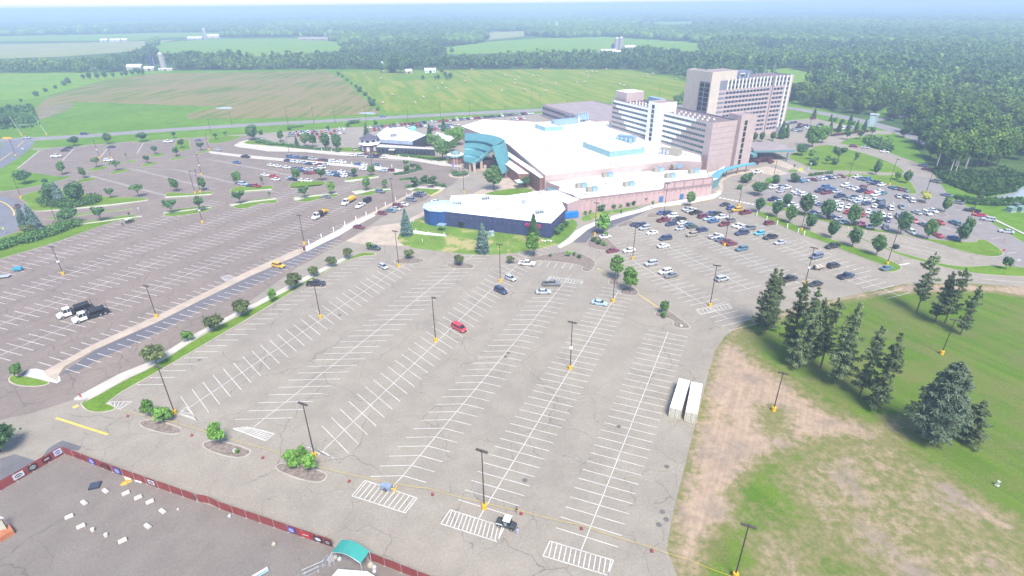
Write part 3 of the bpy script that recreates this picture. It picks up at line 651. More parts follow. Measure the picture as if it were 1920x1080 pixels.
strip(ym, GP([(1155, 415), (1060, 360)]) if False else GP([(237, 892), (243, 905)]), .8, .05)
tag(ym.build('yellow_markings', LINE_Y, fix=False), kind='structure')
# manhole lids
mh = MB()
for u, v in ((1250, 875), (1242, 960), (1249, 974), (1235, 984), (1160, 800), (984, 901), (948, 669), (953, 662), (374, 675), (637, 591), (600, 596)):
    x, y = G(u, v); mh.face([(x + .5 * math.cos(t), y + .5 * math.sin(t), .056) for t in np.linspace(0, 2 * PI, 14, endpoint=False)])
tag(mh.build('manhole_lid', plain('cast_iron', (.14, .13, .12), .8)), kind='structure')
# ---------------------------------------------------------------- buildings
PINK = plain('pink_block', (.5, .35, .34), .9, .06, .4)
PINK_D = plain('pink_block_band', (.32, .235, .23), .9, .06, .4)
PINKTAN = plain('pink_tan_panel', (.47, .365, .34), .9, .06, .3)
WHITEP = plain('white_panel', (.86, .83, .86), .8, .05, .3)
CREAM = plain('cream_panel', (.58, .5, .42), .85, .05, .3)
ROOFW = plain('white_membrane_roof', (.86, .85, .84), .7, .045, .12)
ROOFB = plain('brown_gravel_roof', (.2, .155, .155), .95, .15, .4)
ROOFG = plain('grey_brown_roof', (.3, .25, .25), .95, .1, .2)
TEAL = plain('teal_metal', (.12, .27, .29), .45, .1, .5, spec=.5)
TEAL_L = plain('pale_teal_metal', (.22, .38, .41), .5, .1, .5, spec=.5)
BLUEW = plain('slate_blue_block', (.055, .07, .15), .85, .12, .4)
BLUED = plain('deep_blue_panel', (.03, .085, .26), .6, .12, .4)
PALEB = plain('pale_blue_metal', (.24, .36, .46), .5, .08, .5)
BRICK = plain('red_brown_brick', (.26, .15, .12), .9, .15, .6)
DARKW = plain('dark_slate_wall', (.06, .07, .085), .8, .15, .5)
GREYP = plain('grey_panel', (.2, .21, .26), .7, .06, .4)
STEEL = plain('galvanised_steel', (.5, .52, .55), .5, .15, 1.5, .3)
BLACKM = plain('dark_metal', (.05, .048, .05), .6, .2, 1.)
WOODM = plain('tan_wood', (.45, .36, .25), .9, .15, .8)
TANBOX = plain('tan_metal', (.33, .3, .24), .7, .1, .8)
DOORB = plain('blue_door_paint', (.05, .16, .35), .5, .08, 1)
def glass_mat(name, col, rough=.12, var=.5):
    m, nt, b = new_mat(name)
    tc = nt.n.new('ShaderNodeTexCoord'); f = nt.noise(tc.outputs['Object'], .45, 3, .7)
    nt.l.new(nt.mix(nt.ramp(f, .35, .65), tuple(c * (1 - var) for c in col), tuple(c * (1 + var) for c in col)), b.inputs['Base Color'])
    b.inputs['Roughness'].default_value = rough; b.inputs['Specular IOR Level'].default_value = .6
    MATS[name] = m; return m
GLASS = glass_mat('window_glass_green', (.05, .085, .08)); GLASSD = glass_mat('window_glass_dark', (.03, .035, .045))

def block(name, poly, z0, z1, wall, roof, parent=None, cap=None, parapet=0.):
    """walls part, roof part and an optional parapet cap, as separate meshes"""
    poly = ccw(poly); n = len(poly); w = MB()
    w.idx([(*p, z0) for p in poly] + [(*p, z1) for p in poly], [(i, (i + 1) % n, n + (i + 1) % n, n + i) for i in range(n)])
    wo = w.build('wall', wall, parent, fix=False)
    r = MB(); V, F = fill(poly); r.idx([(x, y, z1 - parapet) for x, y in V], [f if area([V[i] for i in f]) > 0 else tuple(f)[::-1] for f in F])
    ro = r.build('roof', roof, parent, fix=False)
    co = None
    if parapet:
        q = inset(poly, .35); c = MB()
        c.idx([(*p, z1) for p in poly] + [(*p, z1) for p in q], [(i, (i + 1) % n, n + (i + 1) % n, n + i) for i in range(n)])
        c.idx([(*p, z1) for p in q] + [(*p, z1 - parapet) for p in q], [(i, (i + 1) % n, n + (i + 1) % n, n + i) for i in range(n)])
        co = c.build('parapet', cap or wall, parent, fix=False)
    return wo, ro, co

class Frame:
    """a wall plane: s runs along the wall, z up, d outwards"""
    def __init__(f, a, b): f.a = Vector(a); f.d = (Vector(b) - f.a).normalized(); f.L = (Vector(b) - f.a).length; f.n = Vector((f.d.y, -f.d.x))
    def p(f, s, z, d=0.): q = f.a + f.d * s + f.n * d; return (q.x, q.y, z)
    def rect(f, mb, s0, s1, z0, z1, d=.02, mi=0): mb.face([f.p(s0, z0, d), f.p(s1, z0, d), f.p(s1, z1, d), f.p(s0, z1, d)], mi)
    def slab(f, mb, s0, s1, z0, z1, d0, d1, mi=0):
        P = [f.p(s0, z0, d0), f.p(s1, z0, d0), f.p(s1, z0, d1), f.p(s0, z0, d1), f.p(s0, z1, d0), f.p(s1, z1, d0), f.p(s1, z1, d1), f.p(s0, z1, d1)]
        mb.idx(P, [(0, 3, 2, 1), (4, 5, 6, 7), (0, 1, 5, 4), (1, 2, 6, 5), (2, 3, 7, 6), (3, 0, 4, 7)], mi)

def separate(mb, name, mats, parent, per=1, limit=100):
    """each window (per faces) a mesh of its own; past the limit the rest in one"""
    groups = [range(i, min(i + per, len(mb.f))) for i in range(0, len(mb.f), per)]
    rest = MB()
    for gi, g in enumerate(groups):
        if gi < limit:
            m = MB()
            for fi in g: m.face([mb.v[k] for k in mb.f[fi]], mb.m[fi])
            m.build(name, mats, parent, fix=per > 1)
        else:
            for fi in g: rest.face([mb.v[k] for k in mb.f[fi]], mb.m[fi])
    if rest.f: tag(rest.build(name, mats, parent, fix=per > 1), kind='stuff')

def building(name, label, cat='building'):
    o = empty(name); tag(o, label, cat); return o

# --- main casino hall -------------------------------------------------
ca = building('casino_hall', 'sprawling low casino hall with white roofs and pink block walls', 'casino')
ZR = 8.4
hall = [G(1022, 331, ZR), G(951, 271, ZR), G(862, 237, ZR), G(905, 224, ZR), G(1008, 229, ZR), G(1090, 226, ZR), G(1142, 226, ZR), (66, 372), (100, 290), (96, 276), G(1270, 303, ZR), G(1181, 313, ZR)]
block('hall', hall, 0, ZR + .5, PINKTAN, ROOFW, ca, PINK_D, .5)
c0 = G(1086, 373, 5.9)
low = [c0, (92.6, 248.5), G(1271, 303.5, ZR), G(1181, 313.5, ZR), G(1022, 331.6, ZR), G(1049, 350, 5.9), G(1046, 357, 5.9), G(1071, 364.5, 5.9)]
lowp = [c0, (92.6, 248.5), (97.5, 272), (59, 271.5), (16.5, 253.5), G(1049, 350, 5.9), G(1046, 357, 5.9), G(1071, 364.5, 5.9)]
block('front', lowp, 0, 5.95, PINK, ROOFW, ca, PINK_D, .25)
fw = Frame(c0, (92.6, 248.5))
# raised parapet with recessed panels at the right end of the front wall
s0 = (Vector((70.3, 244.3)) - Vector(c0)).length - 3
pr = MB(); fw.slab(pr, s0, fw.L + .05, 5.9, 9.0, -.6, .12, 0); o = pr.build('raised_parapet', PINK, ca)
bands = MB()
fw.slab(bands, 0, s0 - .02, 5.35, 5.98, .0, .14); fw.slab(bands, s0, fw.L, 5.2, 5.75, .12, .22); fw.slab(bands, s0, fw.L, 8.5, 9.06, .12, .2)
for i in range(6):
    s = s0 + .15 + i * (fw.L - s0 - .5) / 5; fw.slab(bands, s - .25, s + .25, 5.75, 8.5, .12, .2)
bands.build('cornice_band', PINK_D, ca)
jt = MB()
for i in range(1, 24): fw.slab(jt, i * fw.L / 24 - .05, i * fw.L / 24 + .05, .3, 5.3, .0, .035)
separate(jt, 'joint', PINK_D, ca, 6)
dt = MB()
for i in range(30):
    s = 1.5 + i * (fw.L - 3) / 29; fw.slab(dt, s - .16, s + .16, 4.3, 4.75, .0, .12)
separate(dt, 'wall_light', plain('bronze_fixture', (.25, .15, .13), .6), ca, 6)
for s in (.605, .765):
    d = MB(); fw.slab(d, s * fw.L - 1., s * fw.L + 1., 0.1, 2.6, .0, .1); d.build('door', DOORB, ca)
d = MB(); fw.slab(d, .16 * fw.L - .8, .16 * fw.L + .6, 0.1, 2.5, .0, .1); d.build('door', plain('grey_blue_door', (.3, .42, .5)), ca)
# recessed entrance with teal canopy between hall and front block
ent = MB()
a, b = G(1024, 341, 7.2), G(1049, 350, 5.9); ent.prism([a, b, (b[0] + 2.4, b[1] - 3.2), (a[0] + .6, a[1] - 4.2)], 3.9, 4.6, 0, bottom=True); ent.build('entrance_canopy', TEAL, ca)
# clerestory strip along the west side (lower roof and brick wall)
strip_ = [G(1022, 333, 7), G(952, 282, 7), (-1.5, 291), (12, 250.5)]
br = MB(); wl = [G(1024, 334, 7.0), G(945, 281, 7.0)]
dirw = (Vector(wl[1]) - Vector(wl[0])).normalized(); nw = Vector((-dirw.y, dirw.x))
if nw.x > 0: nw = -nw
A = Vector(wl[0]); B = Vector(wl[0]) + dirw * 58
br.prism([tuple(A), tuple(B), tuple(B + nw * 3.2), tuple(A + nw * 3.2)], 0, 7.5, 0, top=1); br.build('brick_wing', [BRICK, ROOFW], ca)
br = MB(); br.prism([tuple(A + nw * 3.25 + dirw * 14), tuple(B + nw * 3.25), tuple(B + nw * 8), tuple(A + nw * 8 + dirw * 16)], 0, 5.8, 0, top=1); br.build('brick_wing', [BRICK, ROOFW], ca)
pk = MB(); k0 = A + nw * 7 + dirw * 9; pk.prism([tuple(k0), tuple(k0 + dirw * 5), tuple(k0 + dirw * 5 + nw * 4), tuple(k0 + nw * 4)], 2.9, 3.5, 0, top=1, bottom=True)
for p_ in (k0 + nw * 3.7 + dirw * .3, k0 + nw * 3.7 + dirw * 4.7): pk.tube([(*p_, 0), (*p_, 2.9)], .12, 6, 0)
pk.build('porch', [TEAL, ROOFW], ca)
# east connection
cn = [(14.0, 232.5), G(984, 363, 5.9), G(940, 367, 5.9), G(1045, 360, 5.9), G(1071, 364.5, 5.9), (31, 228.6), (24, 214)]
conn = [G(984, 362, 5.6), G(1000, 359, 5.6), G(1046, 357, 5.6), (27, 231), (30.5, 228.4), (23.5, 221.5), G(1030, 370, 5.6)]
block('connection', conn, 0, 5.75, PINK, ROOFW, ca, PINK_D, .15)
# teal roof penthouses
def on(u, v, z): return G(u, v, z)
def pent(tl, cn_, tr, z, h, parent, back=None):
    a, b, c = (Vector(G(*q, z + h)) for q in (tl, cn_, tr)); d = a + (c - b)
    w_, r_, p_ = block('pent', [tuple(a), tuple(b), tuple(c), tuple(d)], z - .6, z + h, TEAL_L, ROOFW, parent, TEAL, .3)
pent((1093, 266), (1143.7, 284.4), (1209, 277), ZR, 3.0, ca); pent((1003, 232.6), (1022, 238.5), (1055.6, 237), ZR, 2.6, ca)
# thin roof seams
sm = MB()
for a_, b_ in (((1060, 303), (1100, 322)), ((1110, 296), (1138, 310)), ((1095, 318), (1180, 300)), ((985, 262), (1040, 290)), ((1150, 300), (1215, 297))):
    strip(sm, [G(*a_, ZR + .02), G(*b_, ZR + .02)], .35, ZR + .03)
for k in range(1, 9):
    a_, b_ = Vector(hall[0]).lerp(Vector(hall[1]), k / 9), Vector(hall[11]).lerp(Vector(hall[7]), k / 9 * .8)
    strip(sm, [tuple(a_), tuple(a_.lerp(b_, .35 + .6 * ((k * 5) % 7) / 7))], .22, ZR + .035)
for a_, b_ in (((1181, 322), (1248, 349)), ((1198, 341), (1230, 351))): strip(sm, [G(*a_, 5.8), G(*b_, 5.8)], .4, 5.74)
sm.build('seam', plain('roof_dirt', (.4, .36, .34), .9, .2, 1.), ca)

def place(px, z): x, y = G(*px, z); return (x, y, z)
DIRN = math.radians(18)
# rooftop air handlers (each its own thing)
def ac_proto():
    r = empty('air_handler'); tag(r, 'x', 'air handler', 'air handlers on the low front roof')
    a = MB(); a.box(-2.6, -.5, -1.1, 1.1, .3, 2.1); a.build('intake_box', TANBOX, r)
    b = MB(); b.box(-.35, 2.6, -1.25, 1.25, .3, 1.9)
    for k in range(3): b.tube([(.2 + k * .95, 0, 1.9), (.2 + k * .95, 0, 2.35)], .42, 10)
    b.build('condenser', PALEB, r)
    c = MB(); c.box(-2.5, 2.5, -1., 1., 0, .3); c.build('curb', STEEL, r)
    return r
def copy_tree(o, parent=None):
    c = o.copy(); COL.objects.link(c)
    if parent is not None: c.parent = parent
    for ch in list(o.children): copy_tree(ch, c)
    return c
ac = ac_proto()
acs = [((1139, 332), 'farthest left of the pair-less units on the front roof'), ((1090, 352), ''), ((1110, 359), ''), ((1179, 349), ''), ((1234, 322), ''), ((1256, 333), ''), ((1268, 316), ''), ((1300, 325), '')]
acl = ['air handler alone near the step of the main roof, above the other front units', 'left air handler of the close pair at the front roof corner', 'right air handler of the close pair at the front roof corner', 'air handler alone near the middle front edge of the low roof',
       'leftmost air handler of the four clustered by the raised parapet', 'front air handler of the four clustered by the raised parapet', 'rearmost air handler of the four clustered by the raised parapet', 'rightmost air handler of the four clustered by the raised parapet']
for i, ((px, _l), lb) in enumerate(zip(acs, acl)):
    o = ac if i == 0 else copy_tree(ac); o.location = place(px, 5.72 if i > 0 or True else 0); o.rotation_euler = (0, 0, DIRN); o['label'] = lb
# cooling plant on the main roof
def chiller(px, z, rz, n, label, w=5.2):
    r = empty('chiller', place(px, z), rz); tag(r, label, 'chiller')
    b = MB(); b.box(-w, w, 0, 4, .4, 3.4); b.build('housing', PALEB, r)
    for k in range(n):
        f = MB(); x = -w + (k + .5) * 2 * w / n; f.tube([(x, -2.2, 0), (x, -2.2, 2.2), (x, -2.2, 2.8)], [1.15, 1.15, .9], 12); f.build('fan', PALEB, r)
chiller((1172, 266), ZR, math.radians(-60 + 25), 4, 'pale blue chiller with four round fans beside the hotel')
r = empty('duct_housing', place((1058, 233), ZR), math.radians(25)); tag(r, 'long pale blue duct housing at the back of the casino roof', 'duct')
b = MB(); b.box(-9, 9, -2, 2, .2, 3.4); b.build('duct', PALEB, r); b = MB(); b.box(9.4, 11.5, -1.6, 1.6, .2, 4.2); b.build('hood', STEEL, r)
r = empty('cooling_tower', place((1091, 228), ZR), math.radians(25)); tag(r, 'pale steel cooling tower with stacks against the brown-roofed annex', 'cooling tower')
b = MB(); b.box(-4, 4, -2.5, 2.5, 1.6, 4.6); b.build('housing', PALEB, r)
b = MB(); [b.box(-3.6 + k * 1.7, -2.6 + k * 1.7, -1, 1, 4.6, 6.2) for k in range(5)]; b.build('stack', STEEL, r)
b = MB(); [b.box(-3.8 + k * 2.4, -3.5 + k * 2.4, -2.4, -2.1, 0, 1.6) for k in range(4)]; separate(b, 'leg', STEEL, r, 6)
r = empty('roof_unit', place((1255, 289), ZR), math.radians(-40)); tag(r, 'large tan roof unit with boxy hoods below the hotel windows', 'roof unit')
b = MB(); b.box(-5, 0, -2, 2, .2, 3.0); b.box(.2, 6, -2.4, 2.4, .2, 3.6); b.build('housing', TANBOX, r)
b = MB(); [b.box(-4.6 + k * 2, -3.2 + k * 2, -2.9, -2.05, .3, 2.6) for k in range(3)]; b.build('hood', STEEL, r)
# small vents
VT = MB(); VT.tube([(0, 0, 0), (0, 0, .7)], .28, 8); VT.tube([(0, 0, .72), (0, 0, .95)], .45, 8)
vme = VT.mesh('roof_vent', plain('grey_vent', (.3, .29, .28), .7))
VPX = [955, 987, 1061, 1144, 1159, 1079, 1025, 1100, 1210, 1216, 905, 1136, 1098, 1230, 1206, 1260, 1285]
for i, (u, v, z) in enumerate([(955, 247, ZR), (987, 283, ZR), (1061, 314, ZR), (1144, 312, ZR), (1159, 313, ZR), (1079, 271, ZR), (1025, 279, ZR), (1100, 250, ZR), (1210, 292, ZR), (1216, 297, ZR), (905, 232, ZR), (1136, 347, 5.75), (1098, 368, 5.75), (1230, 352, 5.75), (1206, 324, ZR), (1260, 262, ZR), (1285, 292, ZR)]):
    x, y = G(u, v, z - .4); o = link('roof_vent', vme, None, (x, y, z - .25)); tag(o, f'small grey mushroom vent on the white casino roof, {ordinal(sorted(VPX).index(u))} from the left', 'vent', 'vents on the casino roof')

# --- brown-roofed annex -------------------------------------------------
an = building('annex', 'two-storey pink annex with flat brown roof behind the casino')
P4 = [(25.5, 457), G(1113, 189.5, 9), G(1150, 197, 9), (52, 396)]
P4 = [(25.5, 457), (68, 474), (106, 402), (58, 384)]
block('annex', P4, 0, 9.2, PINKTAN, ROOFG, an, PINK_D, .4)
f = Frame((25.5, 457), (58, 384))
wd = MB()
for k in range(26): f.rect(wd, 1 + k * 3, 3.3 + k * 3, 6.0, 7.3, .05); f.rect(wd, 1 + k * 3, 3.3 + k * 3, 2, 3.3, .05)
separate(wd, 'window', GLASSD, an)
bb = MB(); f.slab(bb, 0, f.L, 5.7, 7.5, 0, .03); f.slab(bb, 0, f.L, 1.7, 3.5, 0, .03); f.slab(bb, 38, 46, 0, 7.7, .02, 1.2); bb.build('wall_band', GREYP, an)
# --- hotel wing ---------------------------------------------------------
HU = Vector((-.426, .905)); HN = Vector((.905, .426)); HO = Vector((101.8, 285.0))
def hp(u, n): q = HO + HU * u + HN * n; return (q.x, q.y)
def brow(f, mb, s0, s1, z, h, n, gap=.14, d=.06):
    st = (s1 - s0) / n
    for k in range(n): f.rect(mb, s0 + k * st + gap, s0 + (k + 1) * st - gap, z, z + h, d)
ho = building('hotel_wing', 'long six-storey pale hotel wing with ribbon windows rising from the casino', 'hotel')
ZH = 26.2
block('wing', [hp(0, 0), hp(0, 16.6), hp(88, 16.6), hp(88, 0)], 0, ZH, PINKTAN, ROOFB, ho, GREYP, .7)
F1 = Frame(hp(88, 0), hp(0, 0))       # long side towards the casino
wp = MB()
floors = [9.4 + 2.82 * k for k in range(6)]
def sL(u): return 88 - u
# white cladding: steps down towards the right end, pink further right (diagonal seam)
for k, z in enumerate(floors):
    for (ua, ub) in ((48.5, 86 - (5 - k) * 3.0), (12 + (5 - k) * 3.4, 38)):
        F1.slab(wp, sL(ub), sL(ua), z + 1.32, z + 2.82, .0, .1)
        F1.slab(wp, sL(ub), sL(ua), z, z + 1.32, .0, .012)
F1.slab(wp, sL(86), sL(48.5), 26.0, ZH + .1, .0, .1); F1.slab(wp, sL(38), sL(12), 26.0, ZH + .1, .0, .1)
wp.build('wall_cladding', WHITEP, ho)
for z in floors:
    for a_, b_, n_ in ((1.2, sL(48.5), 24), (sL(37.6), sL(4.5), 20)):
        gw = MB(); brow(F1, gw, a_, b_, z + .1, 1.2, n_, .1); gw.build('ribbon_window', GLASS, ho)
wf = MB()
for z in floors: F1.slab(wf, .8, sL(48.5), z + .0, z + 1.4, .0, .035); F1.slab(wf, sL(37.6), sL(4.2), z, z + 1.4, .0, .035)
separate(wf, 'window_frame', plain('window_frame_grey', (.33, .35, .36), .6), ho, 6)
# joint lines in the end wall
fe = Frame(hp(0, 0), hp(0, 16.6)); jl = MB()
for k in range(7): fe.slab(jl, 0, 16.4, 9.2 + 2.82 * k, 9.35 + 2.82 * k, 0, .04)
separate(jl, 'joint', PINK_D, ho, 6)
# stair towers
def tower(u0, u1, n0, n1, z1, mat, cap, parent, winside='u', wins=None):
    q = [hp(u0, n0), hp(u0, n1), hp(u1, n1), hp(u1, n0)]
    block('stair_tower', q, 0, z1, mat, ROOFG, parent, cap, .5)
tower(38.5, 48.0, -3.2, 9, 30.6, WHITEP, PINKTAN, ho)
ft = Frame(hp(48.0, -3.2), hp(38.5, -3.2)); g2 = MB()
for k in range(8): ft.rect(g2, 3.2, 5.6, 9.2 + k * 2.55, 11.3 + k * 2.55, .05)
separate(g2, 'stair_window', GLASSD, ho)
tower(-2.0, 7, 16.8, 27.5, 28.6, PINKTAN, PINKTAN, ho)
ft = Frame(hp(-2.0, 16.8), hp(-2.0, 27.5)); g2 = MB(); g3 = MB()
for k in range(8): ft.rect(g2, 2.6, 4.6, 3.2 + k * 2.9, 5.6 + k * 2.9, .06)
ft.slab(g3, 2.3, 2.55, 2.5, 26.4, 0, .1); ft.slab(g3, 4.65, 4.9, 2.5, 26.4, 0, .1)
separate(g2, 'stair_window', GLASSD, ho); g3.build('window_frame', CREAM, ho)
for k in range(8):
    jl = MB(); ft.slab(jl, 0, 10.7, 3.0 + k * 2.9, 3.12 + k * 2.9, 0, .03)
# lift penthouse and plant at the far end
lp = MB(); lp.prism([hp(76, 2), hp(76, 15), hp(87.5, 15), hp(87.5, 2)], ZH - .2, ZH + 5.2, 0, top=1); lp.build('lift_penthouse', [PINKTAN, ROOFW], ho)
pu = empty('roof_plant', (*hp(64, 15.0), ZH - .6), math.radians(115)); tag(pu, 'pale blue plant unit on the far edge of the hotel wing roof', 'roof plant')
b = MB(); b.box(-6, 6, -1.8, 1.8, .6, 3.6); b.build('housing', PALEB, pu); b = MB(); b.box(-6.2, 6.2, -2, 2, 0, .6); b.build('frame', BLACKM, pu)
dom = MB(); dom.tube([(0, 0, 0), (0, 0, .45), (0, 0, .75), (0, 0, .85)], [.5, .48, .3, .05], 10); dme = dom.mesh('roof_vent', plain('white_plastic', (.8, .8, .8), .5))
for i in range(8):
    for n in (4, 9):
        for u_ in (53 + i * 3.0, 8 + i * 3.6):
            if u_ > 76: continue
            o = link('roof_vent', dme, None, (*hp(u_ + n * .1, n), ZH - .7)); tag(o, f'white domed vent, {ordinal(7 - i)} from the left, {"front" if n == 4 else "back"} row, {"left" if u_ > 50 else "right"} hotel roof', 'vent', 'vents on the hotel roof')

# --- hotel tower ---------------------------------------------------------
tw = building('hotel_tower', 'tall hotel tower with pink bands and white fins along its top', 'hotel')
HT = 37.0
tq = [hp(58, 58), hp(58, 104), hp(57.0, 104), hp(57.0, 121), hp(75, 121), hp(75, 58)]
block('tower', tq, 0, HT, plain('pale_pink_panel', (.5, .39, .375), .9, .06, .3), ROOFB, tw, GREYP, .5)
Fa = Frame(hp(58, 58), hp(58, 104)); Fb = Frame(hp(57.0, 104), hp(57.0, 114.5)); Fc = Frame(hp(57.0, 114.5), hp(57.0, 121))
wn_, wg, fins, band, gl = MB(), MB(), MB(), MB(), MB()
for k in range(10):
    z = 3.2 + k * 2.8
    for f, n, s0, s1 in ((Fa, 13, 6.5, 44.5), (Fb, 3, .8, 9.8)):
        st = (s1 - s0) / n
        for i in range(n):
            f.rect(wn_, s0 + i * st + .25, s0 + i * st + 1.9, z + .1, z + 1.35, .08)
        f.slab(band, s0 - .3, s1 + .3, z, z + 1.5, 0, .05)
    Fa.slab(band, .0, 5.6, z, z + 1.3, 0, .05)
for f, n, s0, s1 in ((Fa, 13, 6.5, 46), (Fb, 3, .8, 10.4)):
    st = (s1 - s0) / n
    f.slab(band, s0 - .4, s1, 31.2, HT - .1, 0, .1)
    for i in range(n):
        f.slab(fins, s0 + i * st - .1, s0 + i * st + .95, 31.0, HT + .3, .0, .35)
        for z in (31.6, 34.4): f.rect(wn_ if i % 3 else wg, s0 + i * st + 1.25, s0 + i * st + 2.7, z, z + 1.6, .14)
Fa.slab(band, 0, 5.9, 31.2, HT - .3, 0, .12)
for s in (0.1, 3.6): Fc.slab(fins, s, s + 1.0, 4, HT + .3, 0, .4)
Fc.slab(band, 0, 6.5, 0, 4, 0, .2)
for k in range(11):
    Fc.rect(wg, 1.3, 3.3, 4.6 + k * 2.95, 6.3 + k * 2.95, .1); Fc.slab(band, 1.2, 3.5, 4 + k * 2.95, 4.6 + k * 2.95, 0, .06)
separate(fins, 'fin', plain('white_fin', (.74, .72, .7), .7, .05), tw, 6); separate(band, 'wall_band', GREYP, tw, 6); separate(wn_, 'window', GLASSD, tw); separate(wg, 'window', GLASS, tw)
cq = [hp(57.4, 50.5), hp(57.4, 57.9), hp(80, 57.9), hp(80, 50.5)]
block('core', cq, 0, HT + 5.2, CREAM, ROOFG, tw, CREAM, .3)
ph = [hp(59.5, 58.2), hp(59.5, 73), hp(72, 73), hp(72, 58.2)]; b = MB(); b.prism(ph, HT - .4, HT + 5.1, 0, top=1); b.build('penthouse', [CREAM, ROOFG], tw)
fg = Frame(hp(80, 50.5), hp(57.4, 50.5)); gl2 = MB(); fl = MB()
fl.slab if False else None
fg.slab(fl, 13.5, 21.8, 2, HT - .8, 0, .3)
fl.build('glazed_bay', GLASSD, tw)
for k in range(13): fg.slab(gl2, 13.4, 21.9, 2 + k * 2.8, 2.2 + k * 2.8, 0, .34)
fg.slab(gl2, 17.4, 17.7, 2, HT - .8, 0, .36); gl2.build('mullion', STEEL, tw)
pb = MB(); pb.prism([hp(60.5, 73.3), hp(60.5, 87), hp(70, 87), hp(70, 73.3)], HT - .4, HT + 3.8, 0); pb.build('plant_screen', PALEB if False else plain('dark_blue_grey_screen', (.17, .2, .28), .7), tw)
dk = MB(); dk.tube([(*hp(60.1, 76), HT + .5), (*hp(60.1, 76), HT + 2.6), (*hp(60.1, 80), HT + 2.6)], .6, 8); dk.tube([(*hp(60, 83), HT + .2), (*hp(60, 83), HT + 3)], .7, 8); dk.build('duct', STEEL, tw)
for i, u_ in enumerate((96, 100, 104, 108, 112, 116)):
    a = MB(); x, y = hp(66 + (i % 2) * 3, u_); a.tube([(x, y, HT - .4), (x, y, HT + 5 + (i % 3) * 1.2)], [.09, .04], 5); a.build('antenna', STEEL, tw)
# --- porte cochere -------------------------------------------------------
pcq = [G(1403, 266, 6), G(1457, 267, 6), G(1492, 281.5, 6), G(1414, 283, 6)]
pc = building('porte_cochere', 'flat brown-roofed entrance canopy with teal edge at the hotel door', 'canopy')
b = MB(); b.prism(pcq, 5.0, 6.1, 0, top=1, bottom=True); b.build('canopy_roof', [TEAL, ROOFG], pc)
for px in ((1446, 276.5), (1474, 303), (1420, 296)):
    x, y = G(*px); c = MB(); c.tube([(x, y, 0), (x, y, 5.0)], .4, 10); c.build('column', plain('teal_column', (.1, .2, .24), .6), pc)
b = MB(); q = [G(1396, 283, 5.4), G(1403, 281, 5.4), G(1420, 290, 4.6), G(1412, 292, 4.6)]; b.prism(q, 3.4, 5.0, 0, bottom=True); b.build('side_roof', TEAL, pc)
# --- swooping teal walkway roof --------------------------------------------
wk = building('walkway_roof', 'curved teal covered walkway roof sweeping to the hotel entrance', 'walkway')
pth = smooth_line([G(1339, 333, 4.4), G(1345, 326, 4.4), G(1352, 320, 4.4), G(1370, 313.5, 4.4), G(1392, 308.5, 4.4), G(1414, 305.5, 4.4)], 2)
wid = np.linspace(4.6, 1.8, len(pth)); b = MB(); prev = None
for i, p in enumerate(pth):
    a_ = Vector(pth[max(i - 1, 0)]); c_ = Vector(pth[min(i + 1, len(pth) - 1)]); d_ = (c_ - a_).normalized(); n_ = Vector((-d_.y, d_.x)) * wid[i] / 2
    z = 4.4; cur = [(p[0] - n_.x, p[1] - n_.y, z), (p[0], p[1], z + .35), (p[0] + n_.x, p[1] + n_.y, z), (p[0] + n_.x, p[1] + n_.y, z - .6), (p[0] - n_.x, p[1] - n_.y, z - .6)]
    if prev:
        for k in range(5): b.face([prev[k], cur[k], cur[(k + 1) % 5], prev[(k + 1) % 5]])
    else: b.face(cur)
    prev = cur
b.face(prev[::-1]); b.build('roof', plain('bright_teal_metal', (.1, .33, .42), .45, .08, .4, spec=.5), wk)
for i in (3, 8, 12, 16, 19):
    if i < len(pth): c = MB(); c.tube([(*pth[i], 0), (*pth[i], 3.8)], .28, 8); c.build('column', BRICK, wk)
b = MB(); q = [(97, 271.5), (93.4, 256), (100, 262), G(1360, 311, 4), (104, 276)]; b.prism(q, 0, 4.2, 0, top=1); b.build('lobby', [TEAL, ROOFW], wk)

# --- stepped teal entrance canopy --------------------------------------------
en = building('entrance_shell', 'huge curved teal shell roof with stepped tiers over the casino entrance', 'entrance canopy')
def as_mesh(o):
    """text curve -> mesh object of the same name"""
    bpy.context.view_layer.update()
    me = bpy.data.meshes.new_from_object(o.evaluated_get(bpy.context.evaluated_depsgraph_get())); nm = o.name
    p = o.parent; loc, rot, sc = o.location.copy(), o.rotation_euler.copy(), o.scale.copy(); mats = list(o.data.materials)
    bpy.data.objects.remove(o)
    n = link(nm, me, p); n.location = loc; n.rotation_euler = rot; n.scale = sc
    if not me.materials:
        for m in mats: me.materials.append(m)
    return n
def loft(mb, rows, th=.5, mi=0):
    """solid sheet between successive rows of 3-D points"""
    n = len(rows[0]); V = [p for r in rows for p in r]; m = len(rows)
    W = V + [(x, y, z - th) for x, y, z in V]; o = len(V); F = []
    for i in range(m - 1):
        for k in range(n - 1):
            a, b, c, d = i * n + k, i * n + k + 1, (i + 1) * n + k + 1, (i + 1) * n + k
            F.append((a, b, c, d)); F.append((d + o, c + o, b + o, a + o))
    ring = [k for k in range(n)] + [i * n + n - 1 for i in range(1, m)] + [(m - 1) * n + k for k in range(n - 2, -1, -1)] + [i * n for i in range(m - 2, 0, -1)]
    for a, b in zip(ring, ring[1:] + ring[:1]): F.append((a, a + o, b + o, b))
    mb.idx(W, F, mi)
